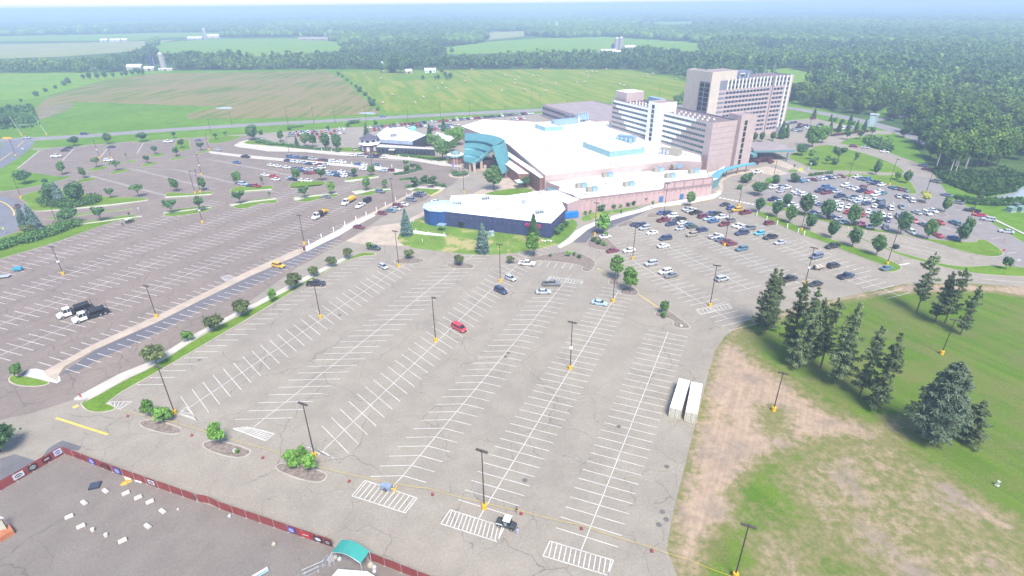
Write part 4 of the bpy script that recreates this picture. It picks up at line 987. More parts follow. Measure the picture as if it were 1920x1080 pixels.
def cur(px, z, n=14):
    z = z if isinstance(z, (list, tuple)) else [z] * len(px)
    P3 = [Vector((*G(u, v, zz), zz)) for (u, v), zz in zip(px, z)]
    for _ in range(2):
        q = [P3[0]]
        for a, b in zip(P3, P3[1:]): q += [a.lerp(b, .25), a.lerp(b, .75)]
        P3 = q + [P3[-1]]
    L = [0]
    for a, b in zip(P3, P3[1:]): L.append(L[-1] + (b - a).length)
    out = []
    for i in range(n):
        t = L[-1] * i / (n - 1); j = max(k for k in range(len(L)) if L[k] <= t + 1e-9); j = min(j, len(P3) - 2)
        f = (t - L[j]) / max(L[j + 1] - L[j], 1e-9); out.append(tuple(P3[j].lerp(P3[j + 1], f)))
    return out
TEALR = plain('ribbed_teal_metal', (.085, .25, .275), .45, .1, .35, spec=.5)
SC = Vector(G(872, 306))
def back(row, d, dz):
    """next tier starts set back under the lip of the one above"""
    o = []
    for x, y, z in row:
        v = (Vector((x, y)) - SC).normalized() * d; o.append((x + v.x, y + v.y, z - dz))
    return o
outer = cur([(872, 250), (897, 250), (921, 252.5), (938, 257.5), (946.5, 263)], 14)
in1 = cur([(871.5, 262.5), (890, 262.8), (908, 265), (921, 269.5), (926, 274)], 12.6)
t1b = back(in1, 1.6, 1.5)
in2 = cur([(870.5, 275.8), (885, 276), (898, 278), (908, 281), (914, 284)], 9.4)
t2b = back(in2, 1.5, 1.4)
in3 = cur([(870, 289), (880, 289), (888, 290.5), (896, 292.5), (901, 295)], 6.6)
t3b = back(in3, 1.3, 1.2)
in4 = cur([(870, 301.8), (873, 302.5), (877, 303.5), (881, 304.5), (885, 306)], 4.6)
for nm, rows in (('tier', [outer, in1]), ('tier', [t1b, in2]), ('tier', [t2b, in3]), ('tier', [t3b, in4])):
    b = MB(); loft(b, rows, .45); b.build(nm, TEALR, en)
b = MB()
for e_, lo in ((in1, t1b), (in2, t2b), (in3, t3b)):
    for i in range(13): b.face([(e_[i][0], e_[i][1], e_[i][2] - .45), (e_[i + 1][0], e_[i + 1][1], e_[i + 1][2] - .45), lo[i + 1], lo[i]])
b.build('riser', plain('teal_soffit', (.12, .3, .36), .7), en)  # plain teal soffit under each lip, one even colour
top = cur([(946.5, 262.5), (944, 267), (936, 271.5), (923.5, 274.5)], 14.1, 16)
bot = cur([(962, 311), (958, 317), (950, 322.5), (941.5, 325.5)], 3.2, 16)
rows = []
for k in range(9):
    t = k / 8; s_ = t + .1 * math.sin(PI * t) * -1
    rows.append([tuple(Vector(a).lerp(Vector(c_), t) + Vector((0, 0, -1.2 * math.sin(PI * t)))) for a, c_ in zip(top, bot)])
b = MB(); loft(b, rows, .4); b.build('skirt', TEALR, en)
rb_ = MB()
for i in range(1, 16):
    pts = [(r[i][0], r[i][1], r[i][2] + .06) for r in rows]; rb_.tube(pts, .07, 4)
for i in range(0, 14):
    for a_, c_ in ((outer, in1), (t1b, in2), (t2b, in3), (t3b, in4)):
        rb_.tube([(a_[i][0], a_[i][1], a_[i][2] + .05), (c_[i][0], c_[i][1], c_[i][2] + .05)], .05, 4)
rb_.build('seam_rib', TEAL, en)
b = MB()   # edge beam along the right ends of the tiers, from the crest down to the ground side
bp_ = [outer[-1], top[-1], in1[-1], t1b[-1], in2[-1], t2b[-1], in3[-1], t3b[-1], in4[-1]]
b.tube([(x, y, z - .5) for x, y, z in (top[-1], in1[-1], in2[-1], in3[-1], in4[-1])], .55, 6); b.tube([(x, y, z - 1.6) for x, y, z in (top[-1], in1[-1], in2[-1], in3[-1], in4[-1])], .4, 6)
b.build('edge_beam', TEAL, en)
b = MB()
for i in range(13): b.face([(outer[i][0], outer[i][1], 13.6), (outer[i + 1][0], outer[i + 1][1], 13.6), (outer[i + 1][0], outer[i + 1][1], 8), (outer[i][0], outer[i][1], 8)])
b.build('back_wall', TEALR, en)
b = MB()
pf = [outer[0], in1[0], t1b[0], in2[0], t2b[0], in3[0], t3b[0], in4[0]]
for p, q in zip(pf, pf[1:]): b.face([(p[0] - .05, p[1], p[2] - .3), (q[0] - .05, q[1], q[2] - .3), (q[0] - .05, q[1], 3.8), (p[0] - .05, p[1], 3.8)])
b.build('side_wall', plain('teal_side_panel', (.12, .3, .36), .7), en)
for px in ((882, 319), (890, 323), (876, 315), (903, 318), (910, 326)):
    x, y = G(*px); c = MB(); c.box(x - .7, x + .7, y - .7, y + .7, 0, 4.6); c.build('column', plain('tan_block_column', (.5, .38, .3), .9), en)
x, y = G(949, 334); c = MB(); c.tube([(x, y, 0), (x, y, 4)], .35, 8); c.tube([(x, y, 0), (x, y, 1.2)], .8, 8); c.build('column', BRICK, en)
b = MB(); q = [G(880, 300, 3), G(960, 305, 3), (1, 300), (-22, 307)]
b.prism([(-20, 309), (0, 302), (-1, 296), (-22, 303)], 0, 4.5, 0); b.build('entrance_wall', plain('dark_entrance', (.08, .06, .06), .8), en)
for i, (u, v) in enumerate(((852.5, 321), (858, 322))):
    x, y = G(u, v); o = empty('flagpole', (x, y, .18)); tag(o, ['white flagpole on the roundabout with a blue flag', 'bare white flagpole on the roundabout beside the flag'][i], 'flagpole')
    b = MB(); b.tube([(0, 0, 0), (0, 0, 9)], [.09, .05], 6); b.tube([(0, 0, 9), (0, 0, 9.2)], .12, 6); b.build('pole', plain('white_paint', (.8, .8, .8), .5), o)
    if i == 0:
        b = MB(); loft(b, [[(-.1, 0, 4.0), (-.7, .12, 3.9), (-1.3, -.1, 3.8)], [(-.1, 0, 2.6), (-.6, .12, 2.5), (-1.1, -.1, 2.4)]], .03); b.build('flag', plain('flag_blue', (.2, .2, .6), .8), o)
k_ = building('kiosk', 'small octagonal kiosk with teal lantern roof left of the teal shell', 'kiosk')
x, y = G(855, 306); b = MB(); oc = [(x + 4.2 * math.cos(a), y + 4.2 * math.sin(a)) for a in np.linspace(PI / 8, PI / 8 + 2 * PI, 8, endpoint=False)]
b.prism(oc, 0, 4.2, 0); b.build('wall', BRICK, k_)
b = MB(); oc = [(x + 5 * math.cos(a), y + 5 * math.sin(a)) for a in np.linspace(PI / 8, PI / 8 + 2 * PI, 8, endpoint=False)]; b.prism(oc, 4.2, 5.1, 0, top=1, bottom=True); b.build('roof', [TEAL, ROOFW], k_)
b = MB(); b.tube([(x, y, 5.1), (x, y, 6.4), (x, y, 7.3)], [2.6, 2.6, .1], 8); b.build('lantern', plain('grey_teal_lantern', (.2, .3, .32), .6), k_)

# --- blue hall ---------------------------------------------------------------
bh = building('nightclub_hall', 'low slate-blue hall with white roof and magenta lettering', 'hall')
BZ = 6.3
bp = [(14.9, 197.3), (21.9, 213.4), (20.5, 229.5), (5.5, 235.2), (-2.0, 231.6), (-15.4, 234.3), (-26.0, 232.8), (-26.0, 221.6), (-27.1, 212.2)]
block('hall', bp, 0, BZ, BLUEW, ROOFW, bh, ROOFW, .12)
ocx = Vector((-28.6, 218.2)); oc = [tuple(ocx + Vector((7.4 * math.cos(a), 6.6 * math.sin(a)))) for a in np.linspace(PI / 10, PI / 10 + 2 * PI, 10, endpoint=False)]
b = MB(); b.prism(oc, 0, BZ + .15, 0); b.build('rotunda_wall', BLUED, bh)
b = MB(); oc2 = [tuple(ocx + (Vector(p) - ocx) * 1.06) for p in oc]; b.prism(oc2, BZ + .0, BZ + .45, 0, bottom=True)
for i in range(10): p, q = oc2[i], oc2[(i + 1) % 10]; b.face([(*p, BZ + .45), (*q, BZ + .45), (*ocx, BZ + 1.5)])
b.build('rotunda_roof', plain('ice_blue_roof', (.45, .63, .72), .5, .05), bh)
fb = Frame((-24.5, 211.2), (14.9, 197.3)); ff = Frame((14.9, 197.3), (21.9, 213.4))
fx = MB()
for i in range(19): fb.slab(fx, 1 + i * 2.02, 1.22 + i * 2.02, 4.5, 4.78, 0, .14)
for i in range(8): ff.slab(fx, 1 + i * 2., 1.2 + i * 2., 4.5, 4.78, 0, .12)
separate(fx, 'wall_light', plain('copper_fixture', (.3, .2, .2), .6), bh, 6)
for i in range(1, 14): pass
jt = MB()
for i in range(1, 16): fb.slab(jt, i * fb.L / 16 - .04, i * fb.L / 16 + .04, .1, BZ - .1, 0, .03)
separate(jt, 'joint', plain('slate_joint', (.04, .045, .1), .9), bh, 6)
MAG = plain('magenta_letter', (.75, .07, .26), .5, .05)
cv = bpy.data.curves.new('lettering', 'FONT'); cv.body = 'RIVAL HOUSE'; cv.size = 1.9; cv.extrude = .12; cv.space_character = 1.05; cv.materials.append(MAG)
lo = link('lettering', cv, bh); p0 = fb.p(fb.L * .757, 4.1, .14); lo.location = p0
lo.rotation_euler = (PI / 2, 0, math.atan2(fb.d.y, fb.d.x)); lo.scale = (.52, 1, 1); as_mesh(lo)
b = MB(); fb.slab(b, 3.5, 6, .1, 2.6, .0, .1); b.build('door', GLASSD, bh)
# rooftop units of the blue hall
def ru(px, rz, lb, kind):
    r = empty('rooftop_unit', place(px, BZ - .12), rz); tag(r, lb, 'rooftop unit')
    if kind == 'long':
        b = MB(); b.box(-1.9, 1.6, -.8, .8, .15, 1.3); b.build('housing', STEEL, r)
        b = MB(); [b.box(-1.7 + k * .8, -1.2 + k * .8, -.86, -.8, .3, 1.15) for k in range(4)]; b.build('louver', BLACKM, r)
        b = MB(); loft(b, [[(1.6, -.7, 1.2), (1.6, .7, 1.2)], [(2.6, -.7, .6), (2.6, .7, .6)]], .1); b.build('hood', STEEL, r)
    else:
        for k in (0, 1):
            b = MB(); b.tube([(k * 1.3 - .6, 0, 0), (k * 1.3 - .6, 0, .5), (k * 1.3 - .6, 0, .9), (k * 1.3 - .6, 0, 1.2)], [.35, .35, .6, .3], 10); b.build('fan', STEEL, r)
ru((858, 384), .3, 'louvred rooftop unit at the left front of the blue hall roof', 'long'); ru((911, 374), .3, 'louvred rooftop unit at the left rear of the blue hall roof', 'long'); ru((1012, 400), .3, 'louvred rooftop unit near the right front corner of the blue hall', 'long'); ru((984, 382), 1.9, 'rooftop unit with big hood in the middle of the blue hall roof', 'long')
ru((872, 371), .3, 'pair of round exhaust fans at the left of the blue hall roof', 'fan'); ru((1025, 388), .3, 'pair of round exhaust fans at the right of the blue hall roof', 'fan'); ru((1016, 361.5), .3, 'pair of round exhaust fans on the roof link to the casino', 'fan')
st_ = MB(); strip(st_, [G(921, 401, BZ), G(948, 384, BZ)], 1.0, BZ - .1); st_.build('roof_stain', plain('roof_rust', (.5, .36, .3), .9, .2, 1.), bh)

# --- restaurant with pagoda tower ----------------------------------------------
rs = building('restaurant', 'dark slate restaurant with white flat roof and white pagoda-roofed corner tower', 'restaurant')
RZ = 5.6
up = [G(712, 261, RZ + 1.2), G(773, 265, RZ + 1.2), G(800, 253, RZ + 1.2), G(758, 238, RZ + 1.2), G(722, 240, RZ + 1.2), G(705, 252, RZ + 1.2)]
block('upper', up, 0, RZ + 1.2, DARKW, ROOFW, rs, plain('blue_grey_fascia', (.3, .36, .44), .7), .2)
fr = Frame(up[0] if up[0][0] < up[1][0] else up[1], up[1] if up[0][0] < up[1][0] else up[0]); b = MB(); fr.slab(b, -.2, fr.L + .2, RZ - .9, RZ + 1.25, .02, .25); b.build('fascia', plain('blue_grey_fascia', (.3, .36, .44), .7), rs)
lowr = [G(707, 288), G(816, 293), G(812, 277, 4), G(708, 270, 4)]
block('lower', lowr, 0, 4.0, DARKW, plain('pale_lead_roof', (.55, .5, .5), .7), rs, plain('pale_lead_roof', (.55, .5, .5), .7), .15)
f = Frame(lowr[0], lowr[1]); b = MB()
for k in range(14): f.rect(b, 1 + k * 2.4, 2.6 + k * 2.4, .8, 2.8, .05)
separate(b, 'window', GLASSD, rs)
b = MB(); f.slab(b, 9, 12, 0, 3.0, 0, 2.2); b.build('entry_porch', BLACKM, rs); b = MB(); f.slab(b, 8.8, 12.2, 3.0, 3.25, 0, 2.4); b.build('porch_roof', ROOFW, rs)
tc_ = Vector(G(692, 286)) + Vector((0, 4)); n8 = np.linspace(PI / 8, PI / 8 + 2 * PI, 8, endpoint=False)
def oct_(r): return [(tc_.x + r * math.cos(a), tc_.y + r * math.sin(a)) for a in n8]
b = MB(); b.prism(oct_(5.6), 0, 4.6, 0); b.build('tower_base', plain('dark_red_brown', (.14, .08, .08), .8), rs)
b = MB()
o8 = oct_(5.6)
for i in (4, 5, 6):
    f = Frame(o8[i], o8[(i + 1) % 8]); f.slab(b, 1.2, 3.0, .9, 3.6, 0, .06)
separate(b, 'window', plain('bright_window', (.55, .55, .6), .3), rs, 6)
b = MB(); b.prism(oct_(6.6), 4.6, 5.3, 0, bottom=True); b.build('tower_eave', WHITEP, rs)
b = MB(); b.prism(oct_(5.2), 5.3, 8.0, 0); b.build('tower_wall', plain('white_render', (.75, .73, .72), .8), rs)
b = MB(); o8 = oct_(5.2)
for i in range(8): f = Frame(o8[i], o8[(i + 1) % 8]); f.slab(b, .9, 3.1, 6.1, 7.3, 0, .05)
separate(b, 'tower_window', BLACKM, rs, 6)
b = MB(); ro_ = oct_(6.3)
lv = [(6.3, 7.9), (4.0, 8.6), (1.8, 9.9), (.1, 11.6)]
for (ra, za), (rb2, zb) in zip(lv, lv[1:]):
    A8, B8 = oct_(ra), oct_(rb2)
    for i in range(8): b.face([(*A8[i], za), (*A8[(i + 1) % 8], za), (*B8[(i + 1) % 8], zb), (*B8[i], zb)])
b.face([(*p, 7.9) for p in ro_][::-1]); b.build('tower_roof', plain('slate_shingle', (.1, .095, .13), .8, .15, 2.), rs)
un = empty('roof_unit', place((775, 244, ), RZ + 1.1), .2); tag(un, 'round sky-blue roof unit on the restaurant roof', 'roof unit')
b = MB(); b.tube([(0, 0, 0), (0, 0, 1.6), (0, 0, 2.4), (0, 0, 2.7)], [2.2, 2.2, 1.5, .2], 14); b.build('dome', plain('sky_blue', (.2, .52, .62), .5), un)
un = empty('roof_unit', place((738, 256), RZ + 1.1), .3); tag(un, 'grey louvred roof unit on the restaurant roof', 'roof unit')
b = MB(); b.box(-2, 2, -1, 1, .2, 1.8); b.build('housing', STEEL, un); b = MB(); [b.box(-1.8 + k, -1.2 + k, -1.06, -1., .4, 1.6) for k in range(4)]; b.build('louver', BLACKM, un)
lk = building('link_building', 'low white-roofed link between restaurant and casino behind the trees', 'building')
block('link', [G(815, 262, 5), G(838, 268, 5), G(855, 258, 5), G(818, 248, 5)], 0, 5.2, BRICK, ROOFW, lk, ROOFW, .1)

# --- far farm buildings -----------------------------------------------------------
def gable(name, px, L, W, h, rh, rz, wall, roof, label, cat='barn'):
    x, y = G(*px); L, W, h, rh = L * .8, W * .8, h * .8, rh * .75; o = empty(name, (x, y, 0), rz); tag(o, label, cat)
    b = MB(); b.prism([(-L / 2, -W / 2), (L / 2, -W / 2), (L / 2, W / 2), (-L / 2, W / 2)], 0, h, 0)
    b.face([(-L / 2, -W / 2, h), (-L / 2, W / 2, h), (-L / 2, 0, h + rh)]); b.face([(L / 2, W / 2, h), (L / 2, -W / 2, h), (L / 2, 0, h + rh)]); b.build('wall', wall, o)
    r = MB(); e = .4
    for s in (-1, 1):
        r.face([(-L / 2 - e, s * (W / 2 + e), h - e * rh / W * 2 + .06), (L / 2 + e, s * (W / 2 + e), h - e * rh / W * 2 + .06), (L / 2 + e, 0, h + rh + .06), (-L / 2 - e, 0, h + rh + .06)])
    ro = r.build('roof', roof, o, fix=False)
    d = MB(); d.box(-1.6, 1.6, -W / 2 - .08, -W / 2, 0, min(h - .3, 3)); d.build('door', BLACKM, o)
    d = MB(); [d.box(k * L / 4 - .5, k * L / 4 + .5, -W / 2 - .07, -W / 2, h * .4, h * .4 + 1.) for k in (-1.4, 1.4)]; d.build('window', GLASSD, o)
    return o
WHW = plain('white_barn_paint', (.5, .49, .48), .8, .05); ROOFM = plain('bright_metal_roof', (.72, .73, .75), .5, .06); REDB = plain('barn_red', (.3, .08, .06), .9); TANB = plain('tan_barn', (.6, .52, .4), .9)
gable('barn', (255, 131), 25, 12, 6, 4, .1, WHW, ROOFM, 'white barn left of the dark silo in the left tree line')
gable('barn', (281, 132), 15, 9, 4, 3, .3, WHW, ROOFM, 'small white shed in front of the dark silo'); gable('barn', (312, 132), 24, 7, 2.6, 1.4, .0, WHW, ROOFM, 'long low white shed below the grey silo')
gable('barn', (176, 131), 9, 7, 3, 2.4, .2, WHW, ROOFM, 'tiny white house at the foot of the left wood', 'house')
def silo(px, r, h, wall, cap, label, dome=True):
    x, y = G(*px); o = empty('silo', (x, y, 0)); tag(o, label, 'silo')
    b = MB(); b.tube([(0, 0, 0), (0, 0, h)], r, 16, caps=False); b.build('barrel', wall, o, smooth=True)
    b = MB(); b.tube([(0, 0, h), (0, 0, h + r * .5), (0, 0, h + r * .85), (0, 0, h + r)], [r * 1.02, r * .85, r * .45, .05], 16); b.build('dome', cap, o, smooth=True)
    b = MB(); b.box(r, r + .5, -.3, .3, 0, h); b.build('ladder', STEEL, o)
CONCS = plain('silo_concrete', (.36, .33, .32), .9, .1)
silo((287, 130), 3.2, 16, plain('silo_blue', (.05, .06, .14), .5), plain('silo_blue', (.05, .06, .14), .5), 'dark blue silo in the left tree line'); silo((308, 131), 3.6, 20, CONCS, WHW, 'grey silo with white dome in the left tree line')
silo((1155, 97), 4.0, 21, CONCS, WHW, 'left one of two tall pale domed silos beyond the hay field'); silo((1163, 97), 4.0, 22, CONCS, WHW, 'right one of two tall pale domed silos beyond the hay field'); silo((1149, 97), 3.4, 11, plain('silo_blue', (.05, .06, .14), .5), plain('silo_blue', (.05, .06, .14), .5), 'short dark silo beside the two tall pale silos')
gable('barn', (1140, 98), 34, 12, 4, 3, .1, WHW, ROOFM, 'long white barn left of the twin silos'); gable('barn', (1160, 100.5), 30, 12, 4, 3, -.1, WHW, ROOFM, 'white barn in front of the twin silos'); gable('barn', (1180, 94), 26, 14, 7, 4, .2, WHW, ROOFM, 'white barn right of the twin silos')
gable('house', (766, 137), 10, 8, 3.5, 3, .4, plain('pinkish_house', (.6, .45, .42), .8), ROOFM, 'small pinkish house beside the dark farmyard trees', 'house'); gable('shed', (807, 136), 18, 11, 4.2, 3, .15, plain('pale_blue_shed', (.55, .66, .74), .7), ROOFM, 'pale blue metal shed in the farmyard by the hay field', 'shed')
silo((718, 133), 1.6, 11, WHW, WHW, 'thin white silo at the left of the farmyard trees')
gable('barn', (367, 75), 50, 16, 6, 5, .0, plain('grey_barn', (.3, .3, .34), .8), ROOFM, 'long grey barn by the far farm silo'); gable('barn', (400, 71.5), 46, 18, 8, 5, .05, TANB, ROOFM, 'tan barn with pale roof right of the far farm silo'); silo((386, 74), 5, 24, CONCS, WHW, 'distant farm silo between the grey and tan barns')
gable('barn', (197, 78.5), 24, 14, 6, 4, 0, WHW, ROOFM, 'white barn at the left end of the distant farm row'); gable('barn', (217, 78.5), 30, 14, 6, 4, 0.2, WHW, ROOFM, 'white barn second from left of the distant farm row'); gable('barn', (230, 77.5), 40, 14, 5, 4, -.1, WHW, ROOFM, 'pale shed at the right end of the distant farm row')
for i, u in enumerate((572, 588, 604, 620)): gable('barn', (u, 75.5), 40, 16, 5, 5, .1 * i, plain('sand_shed', (.3, .25, .21), .9), plain('sand_roof', (.3, .25, .22), .9), f'{ordinal(i)} from the left of the sand-coloured sheds in the distant field')
gable('house', (1590, 93), 34, 18, 6, 4, .1, WHW, ROOFM, 'white-roofed building standing alone in the right-hand woods', 'building'); gable('house', (1567, 141), 12, 8, 3, 3, .2, plain('grey_house', (.4, .42, .48), .8), plain('grey_roof', (.35, .37, .42), .8), 'grey house in the clearing right of the hotel tower', 'house')
silo((1043, 57.5), 5, 22, WHW, WHW, 'white silo far away above the bright green field'); gable('barn', (1560, 45.5), 60, 25, 8, 6, 0, WHW, ROOFM, 'faint white building far off in the right-hand woods', 'building')
# ---------------------------------------------------------------- vegetation
BARK = plain('bark_grey_brown', (.13, .1, .08), .95, .25, 2.); BARKP = plain('bark_pale_birch', (.5, .46, .4), .9, .2, 2.)
F_MID = foliage('leaves_mid_green', (0.102, 0.198, 0.066), (0.18, 0.3, 0.102)); F_LIME = foliage('leaves_fresh_green', (0.132, 0.264, 0.0543), (0.217, 0.388, 0.093))
F_DARK = foliage('leaves_dark_green', (0.072, 0.156, 0.066), (0.132, 0.234, 0.096)); F_CRAB = foliage('leaves_bronze_green', (0.112, 0.139, 0.0595), (0.186, 0.233, 0.093))
F_SPR = foliage('needles_blue_spruce', (0.112, 0.186, 0.158), (0.223, 0.317, 0.278), .6, .1); F_PINE = foliage('needles_pine', (.095, .132, .06), (.18, .225, .11), .5, .1)
F_GREY = foliage('needles_grey_green', (.085, .12, .075), (.16, .205, .135), .5, .1)
F_WOOD = foliage('leaves_wood', (0.0846, 0.16, 0.0372), (0.161, 0.259, 0.0581), .07); F_WOODL = foliage('leaves_wood_light', (0.103, 0.176, 0.035), (0.184, 0.275, 0.056), .07); F_WOODD = foliage('leaves_wood_dark', (0.0564, 0.121, 0.0422), (0.101, 0.169, 0.0558), .07); F_YEL = foliage('leaves_yellow_bloom', (0.388, 0.388, 0.093), (0.62, 0.589, 0.202))
F_RED = foliage('leaves_purple', (0.093, 0.0465, 0.062), (0.155, 0.0853, 0.093)); F_HEDGE = foliage('leaves_hedge', (0.0836, 0.176, 0.0558), (0.149, 0.278, 0.0836), .5)

def quads(P, N, S, rng, aspect=1.0, D=None):
    """n leaf quads at P facing N with sizes S -> verts, faces"""
    n = len(P); r = rng.normal(size=(n, 3)); t = np.cross(N, r) if D is None else D - N * (D * N).sum(1, keepdims=True); t /= np.linalg.norm(t, axis=1, keepdims=True) + 1e-9
    b = np.cross(N, t); b /= np.linalg.norm(b, axis=1, keepdims=True) + 1e-9
    t = t * (S * .5)[:, None]; b = b * (S * .5 * aspect)[:, None]
    fold = N / (np.linalg.norm(N, axis=1, keepdims=True) + 1e-9) * (S * .16)[:, None]
    V = np.stack([P - t - b, P + t - b * .6 - fold, P + t + b, P - t * .7 + b - fold], 1).reshape(-1, 3)
    return V
def leaf_cloud(blobs, n, size, rng, jit=.9):
    """leaves spread through overlapping blobs (x,y,z,rx,ry,rz), denser near their surfaces"""
    B = np.array(blobs, float); w = (B[:, 3] * B[:, 4] * B[:, 5]) ** (2 / 3); k = rng.choice(len(B), n, p=w / w.sum())
    d = rng.normal(size=(n, 3)); d /= np.linalg.norm(d, axis=1, keepdims=True)
    r = rng.uniform(.15, 1, n) ** .4 * (1 + .22 * rng.normal(size=n) * (rng.uniform(size=n) < .35))
    P = B[k, :3] + d * B[k, 3:6] * r[:, None]
    N = d + rng.normal(size=(n, 3)) * jit * .6 + np.array([0, 0, .35]); N /= np.linalg.norm(N, axis=1, keepdims=True)
    return P, N, size * rng.uniform(.6, 1.35, n)
def pmesh(name, V, quadn, mats, extra=None):
    F = np.arange(len(V)).reshape(-1, 4)
    me = bpy.data.meshes.new(name); vs = V.tolist(); fs = F.tolist(); mi = [0] * len(fs)
    if extra:
        o = len(vs); vs += extra.v; fs += [tuple(i + o for i in f) for f in extra.f]; mi += [1] * len(extra.f)
    me.from_pydata(vs, [], fs)
    for m in (mats if isinstance(mats, (list, tuple)) else [mats]): me.materials.append(m)
    me.polygons.foreach_set('material_index', mi); me.update(); return me
def blobs_ell(c, R, n, rng, br=.45, flat=1.):
    out = []
    for i in range(n):
        d = rng.normal(size=3); d /= np.linalg.norm(d); q = rng.uniform(.35, 1) ** .5
        p = np.array(c) + d * np.array(R) * q * (1 - br * .75)
        s = br * rng.uniform(.55, 1.3)
        out.append((*p, R[0] * s, R[1] * s, R[2] * s * flat))
    return out
def limbs(h, z0, spread, n, r0, rng, lean=0.):
    m = MB(); top = Vector((lean * h, 0, h * .8)); m.tube([(0, 0, 0), (0, 0, z0 * .7), tuple(top * .55 + Vector((0, 0, 0))), tuple(top)], [r0, r0 * .75, r0 * .5, r0 * .12], 7)
    for i in range(n):
        a = 2 * PI * i / n + rng.uniform(-.4, .4); zz = z0 * rng.uniform(.75, 1.2)
        L = spread * rng.uniform(.6, 1.)
        m.tube([(0, 0, zz), (math.cos(a) * L * .45, math.sin(a) * L * .45, zz + L * .5), (math.cos(a) * L, math.sin(a) * L, zz + L * .95)], [r0 * .45, r0 * .3, r0 * .08], 5)
    return m
PROTO = {}
def decid(key, h, rx, rz, cz, nb, nl, ls, mat, z0, bark=BARK, br=.45, seed=1, r0=.16, flat=1.):
    rng = np.random.default_rng(seed)
    bl = blobs_ell((0, 0, cz), (rx, rx, rz), nb, rng, br, flat); P, N, S = leaf_cloud(bl, nl, ls, rng)
    cm = pmesh('crown', quads(P, N, S, rng), 4, mat); tm = limbs(h, z0, rx * .7, 6, r0, rng).mesh('trunk', bark)
    PROTO[key] = (h, tm, cm)
decid('maple', 8, 2.7, 3.0, 4.9, 16, 1500, .55, F_LIME, 2.2, seed=2)
decid('maple_b', 8, 2.5, 3.1, 4.8, 14, 1400, .55, F_MID, 2.0, seed=3)
decid('locust', 7, 3.0, 1.7, 5.0, 15, 900, .55, F_MID, 2.8, seed=4, br=.4)
decid('locust_b', 7, 2.7, 2.1, 4.7, 12, 850, .55, F_DARK, 2.4, seed=5, br=.4)
decid('pear', 8, 2.3, 3.1, 4.7, 18, 1700, .5, F_DARK, 1.6, seed=6, br=.5)
decid('pear_b', 8, 2.2, 3.2, 4.6, 18, 1600, .5, F_MID, 1.6, seed=16, br=.5)
decid('crab', 5, 2.7, 1.7, 3.1, 14, 1300, .42, F_CRAB, 1.2, seed=7, r0=.12)
decid('shrub', 4, 1.8, 1.5, 2.1, 10, 800, .4, F_LIME, .8, seed=8, r0=.08)
decid('shrub_dark', 4, 2.2, 1.7, 1.9, 12, 1000, .42, F_DARK, .6, seed=9, r0=.08)
decid('yellow', 5, 2.6, 1.7, 3.2, 12, 1000, .42, F_YEL, 1.4, seed=10)
decid('big', 13, 4.6, 5.0, 7.6, 26, 2600, .75, F_MID, 3.0, seed=11, r0=.3)
decid('big_lime', 13, 5.0, 4.9, 7.3, 26, 2600, .75, F_LIME, 3.0, seed=12, r0=.3)
decid('big_dark', 13, 4.6, 5.2, 7.4, 24, 2500, .75, F_DARK, 2.4, seed=13, r0=.3)
decid('sapling', 4, .8, 1.2, 2.6, 6, 220, .32, F_MID, 1.4, seed=14, r0=.05)
decid('broad_dark', 8, 4.2, 2.9, 4.8, 18, 1700, .6, F_DARK, 2.4, seed=15, r0=.2)

def conifer(key, h, rbase, zlow, nwh, nbr, mat, seed, droop=.1, ls=.42, dens=14, irregular=.25, bark=BARK, power=.85, taper_top=.06, r0=.22, lean=0., gap=0., yaw_bias=None):
    rng = np.random.default_rng(seed); Ps, Ns, Ds = [], [], []; tm = MB()
    tm.tube([(0, 0, 0), (lean * .3, 0, h * .4), (lean * .7, 0, h * .75), (lean, 0, h)], [r0, r0 * .8, r0 * .45, .03], 7)
    for w in range(nwh):
        t = (w + rng.uniform(-.3, .3)) / (nwh - 1); t = min(max(t, 0), 1); z = zlow + (h - zlow) * t ** .95
        L0 = rbase * ((1 - t) ** power + taper_top) * (1 if t > .12 else .75)
        for b in range(nbr):
            if rng.uniform() < gap: continue
            a = 2 * PI * (b + rng.uniform(-.4, .4)) / nbr + w * 1.1
            L = L0 * rng.uniform(1 - irregular * 1.6, 1 + irregular)
            if yaw_bias: L *= 1 + yaw_bias * math.cos(a)
            if L < .15: continue
            m = max(6, int(dens * 1.5 * L / rbase) + 5)
            q = rng.uniform(.18, 1.05, m) ** .8
            x = lean * (z / h) + np.cos(a) * L * q; y = np.sin(a) * L * q; zz = z - droop * L * q * q + .1 * L * q + rng.normal(size=m) * .12
            side = rng.normal(size=m) * L * .15 * (1.15 - q * .5); sa = np.sign(side) * .75 + rng.normal(size=m) * .3
            Ds.append(np.stack([np.cos(a + sa), np.sin(a + sa), rng.normal(size=m) * .25 - droop * .6], 1))
            Ps.append(np.stack([x - np.sin(a) * side, y + np.cos(a) * side, zz + rng.normal(size=m) * .1], 1))
            Ns.append(np.stack([np.cos(a) * .35 + rng.normal(size=m) * .45, np.sin(a) * .35 + rng.normal(size=m) * .45, .8 + rng.normal(size=m) * .35], 1))
            if L > .9:
                tm.tube([(lean * (z / h), 0, z), (lean * (z / h) + math.cos(a) * L * .8, math.sin(a) * L * .8, z - droop * L * .55)], [.05, .015], 4, caps=False)
    P = np.concatenate(Ps); N = np.concatenate(Ns); N /= np.linalg.norm(N, axis=1, keepdims=True)
    S = ls * rng.uniform(.6, 1.4, len(P))
    PROTO[key] = (h, tm.mesh('trunk', bark), pmesh('crown', quads(P, N, S * 1.45, rng, .3, np.concatenate(Ds)), 4, mat))
conifer('spruce', 11, 2.7, .4, 24, 13, F_SPR, 21, .22, .45, 18, .12)
conifer('spruce_dark', 11, 2.6, .4, 22, 12, F_DARK, 22, .2, .45, 16, .15)
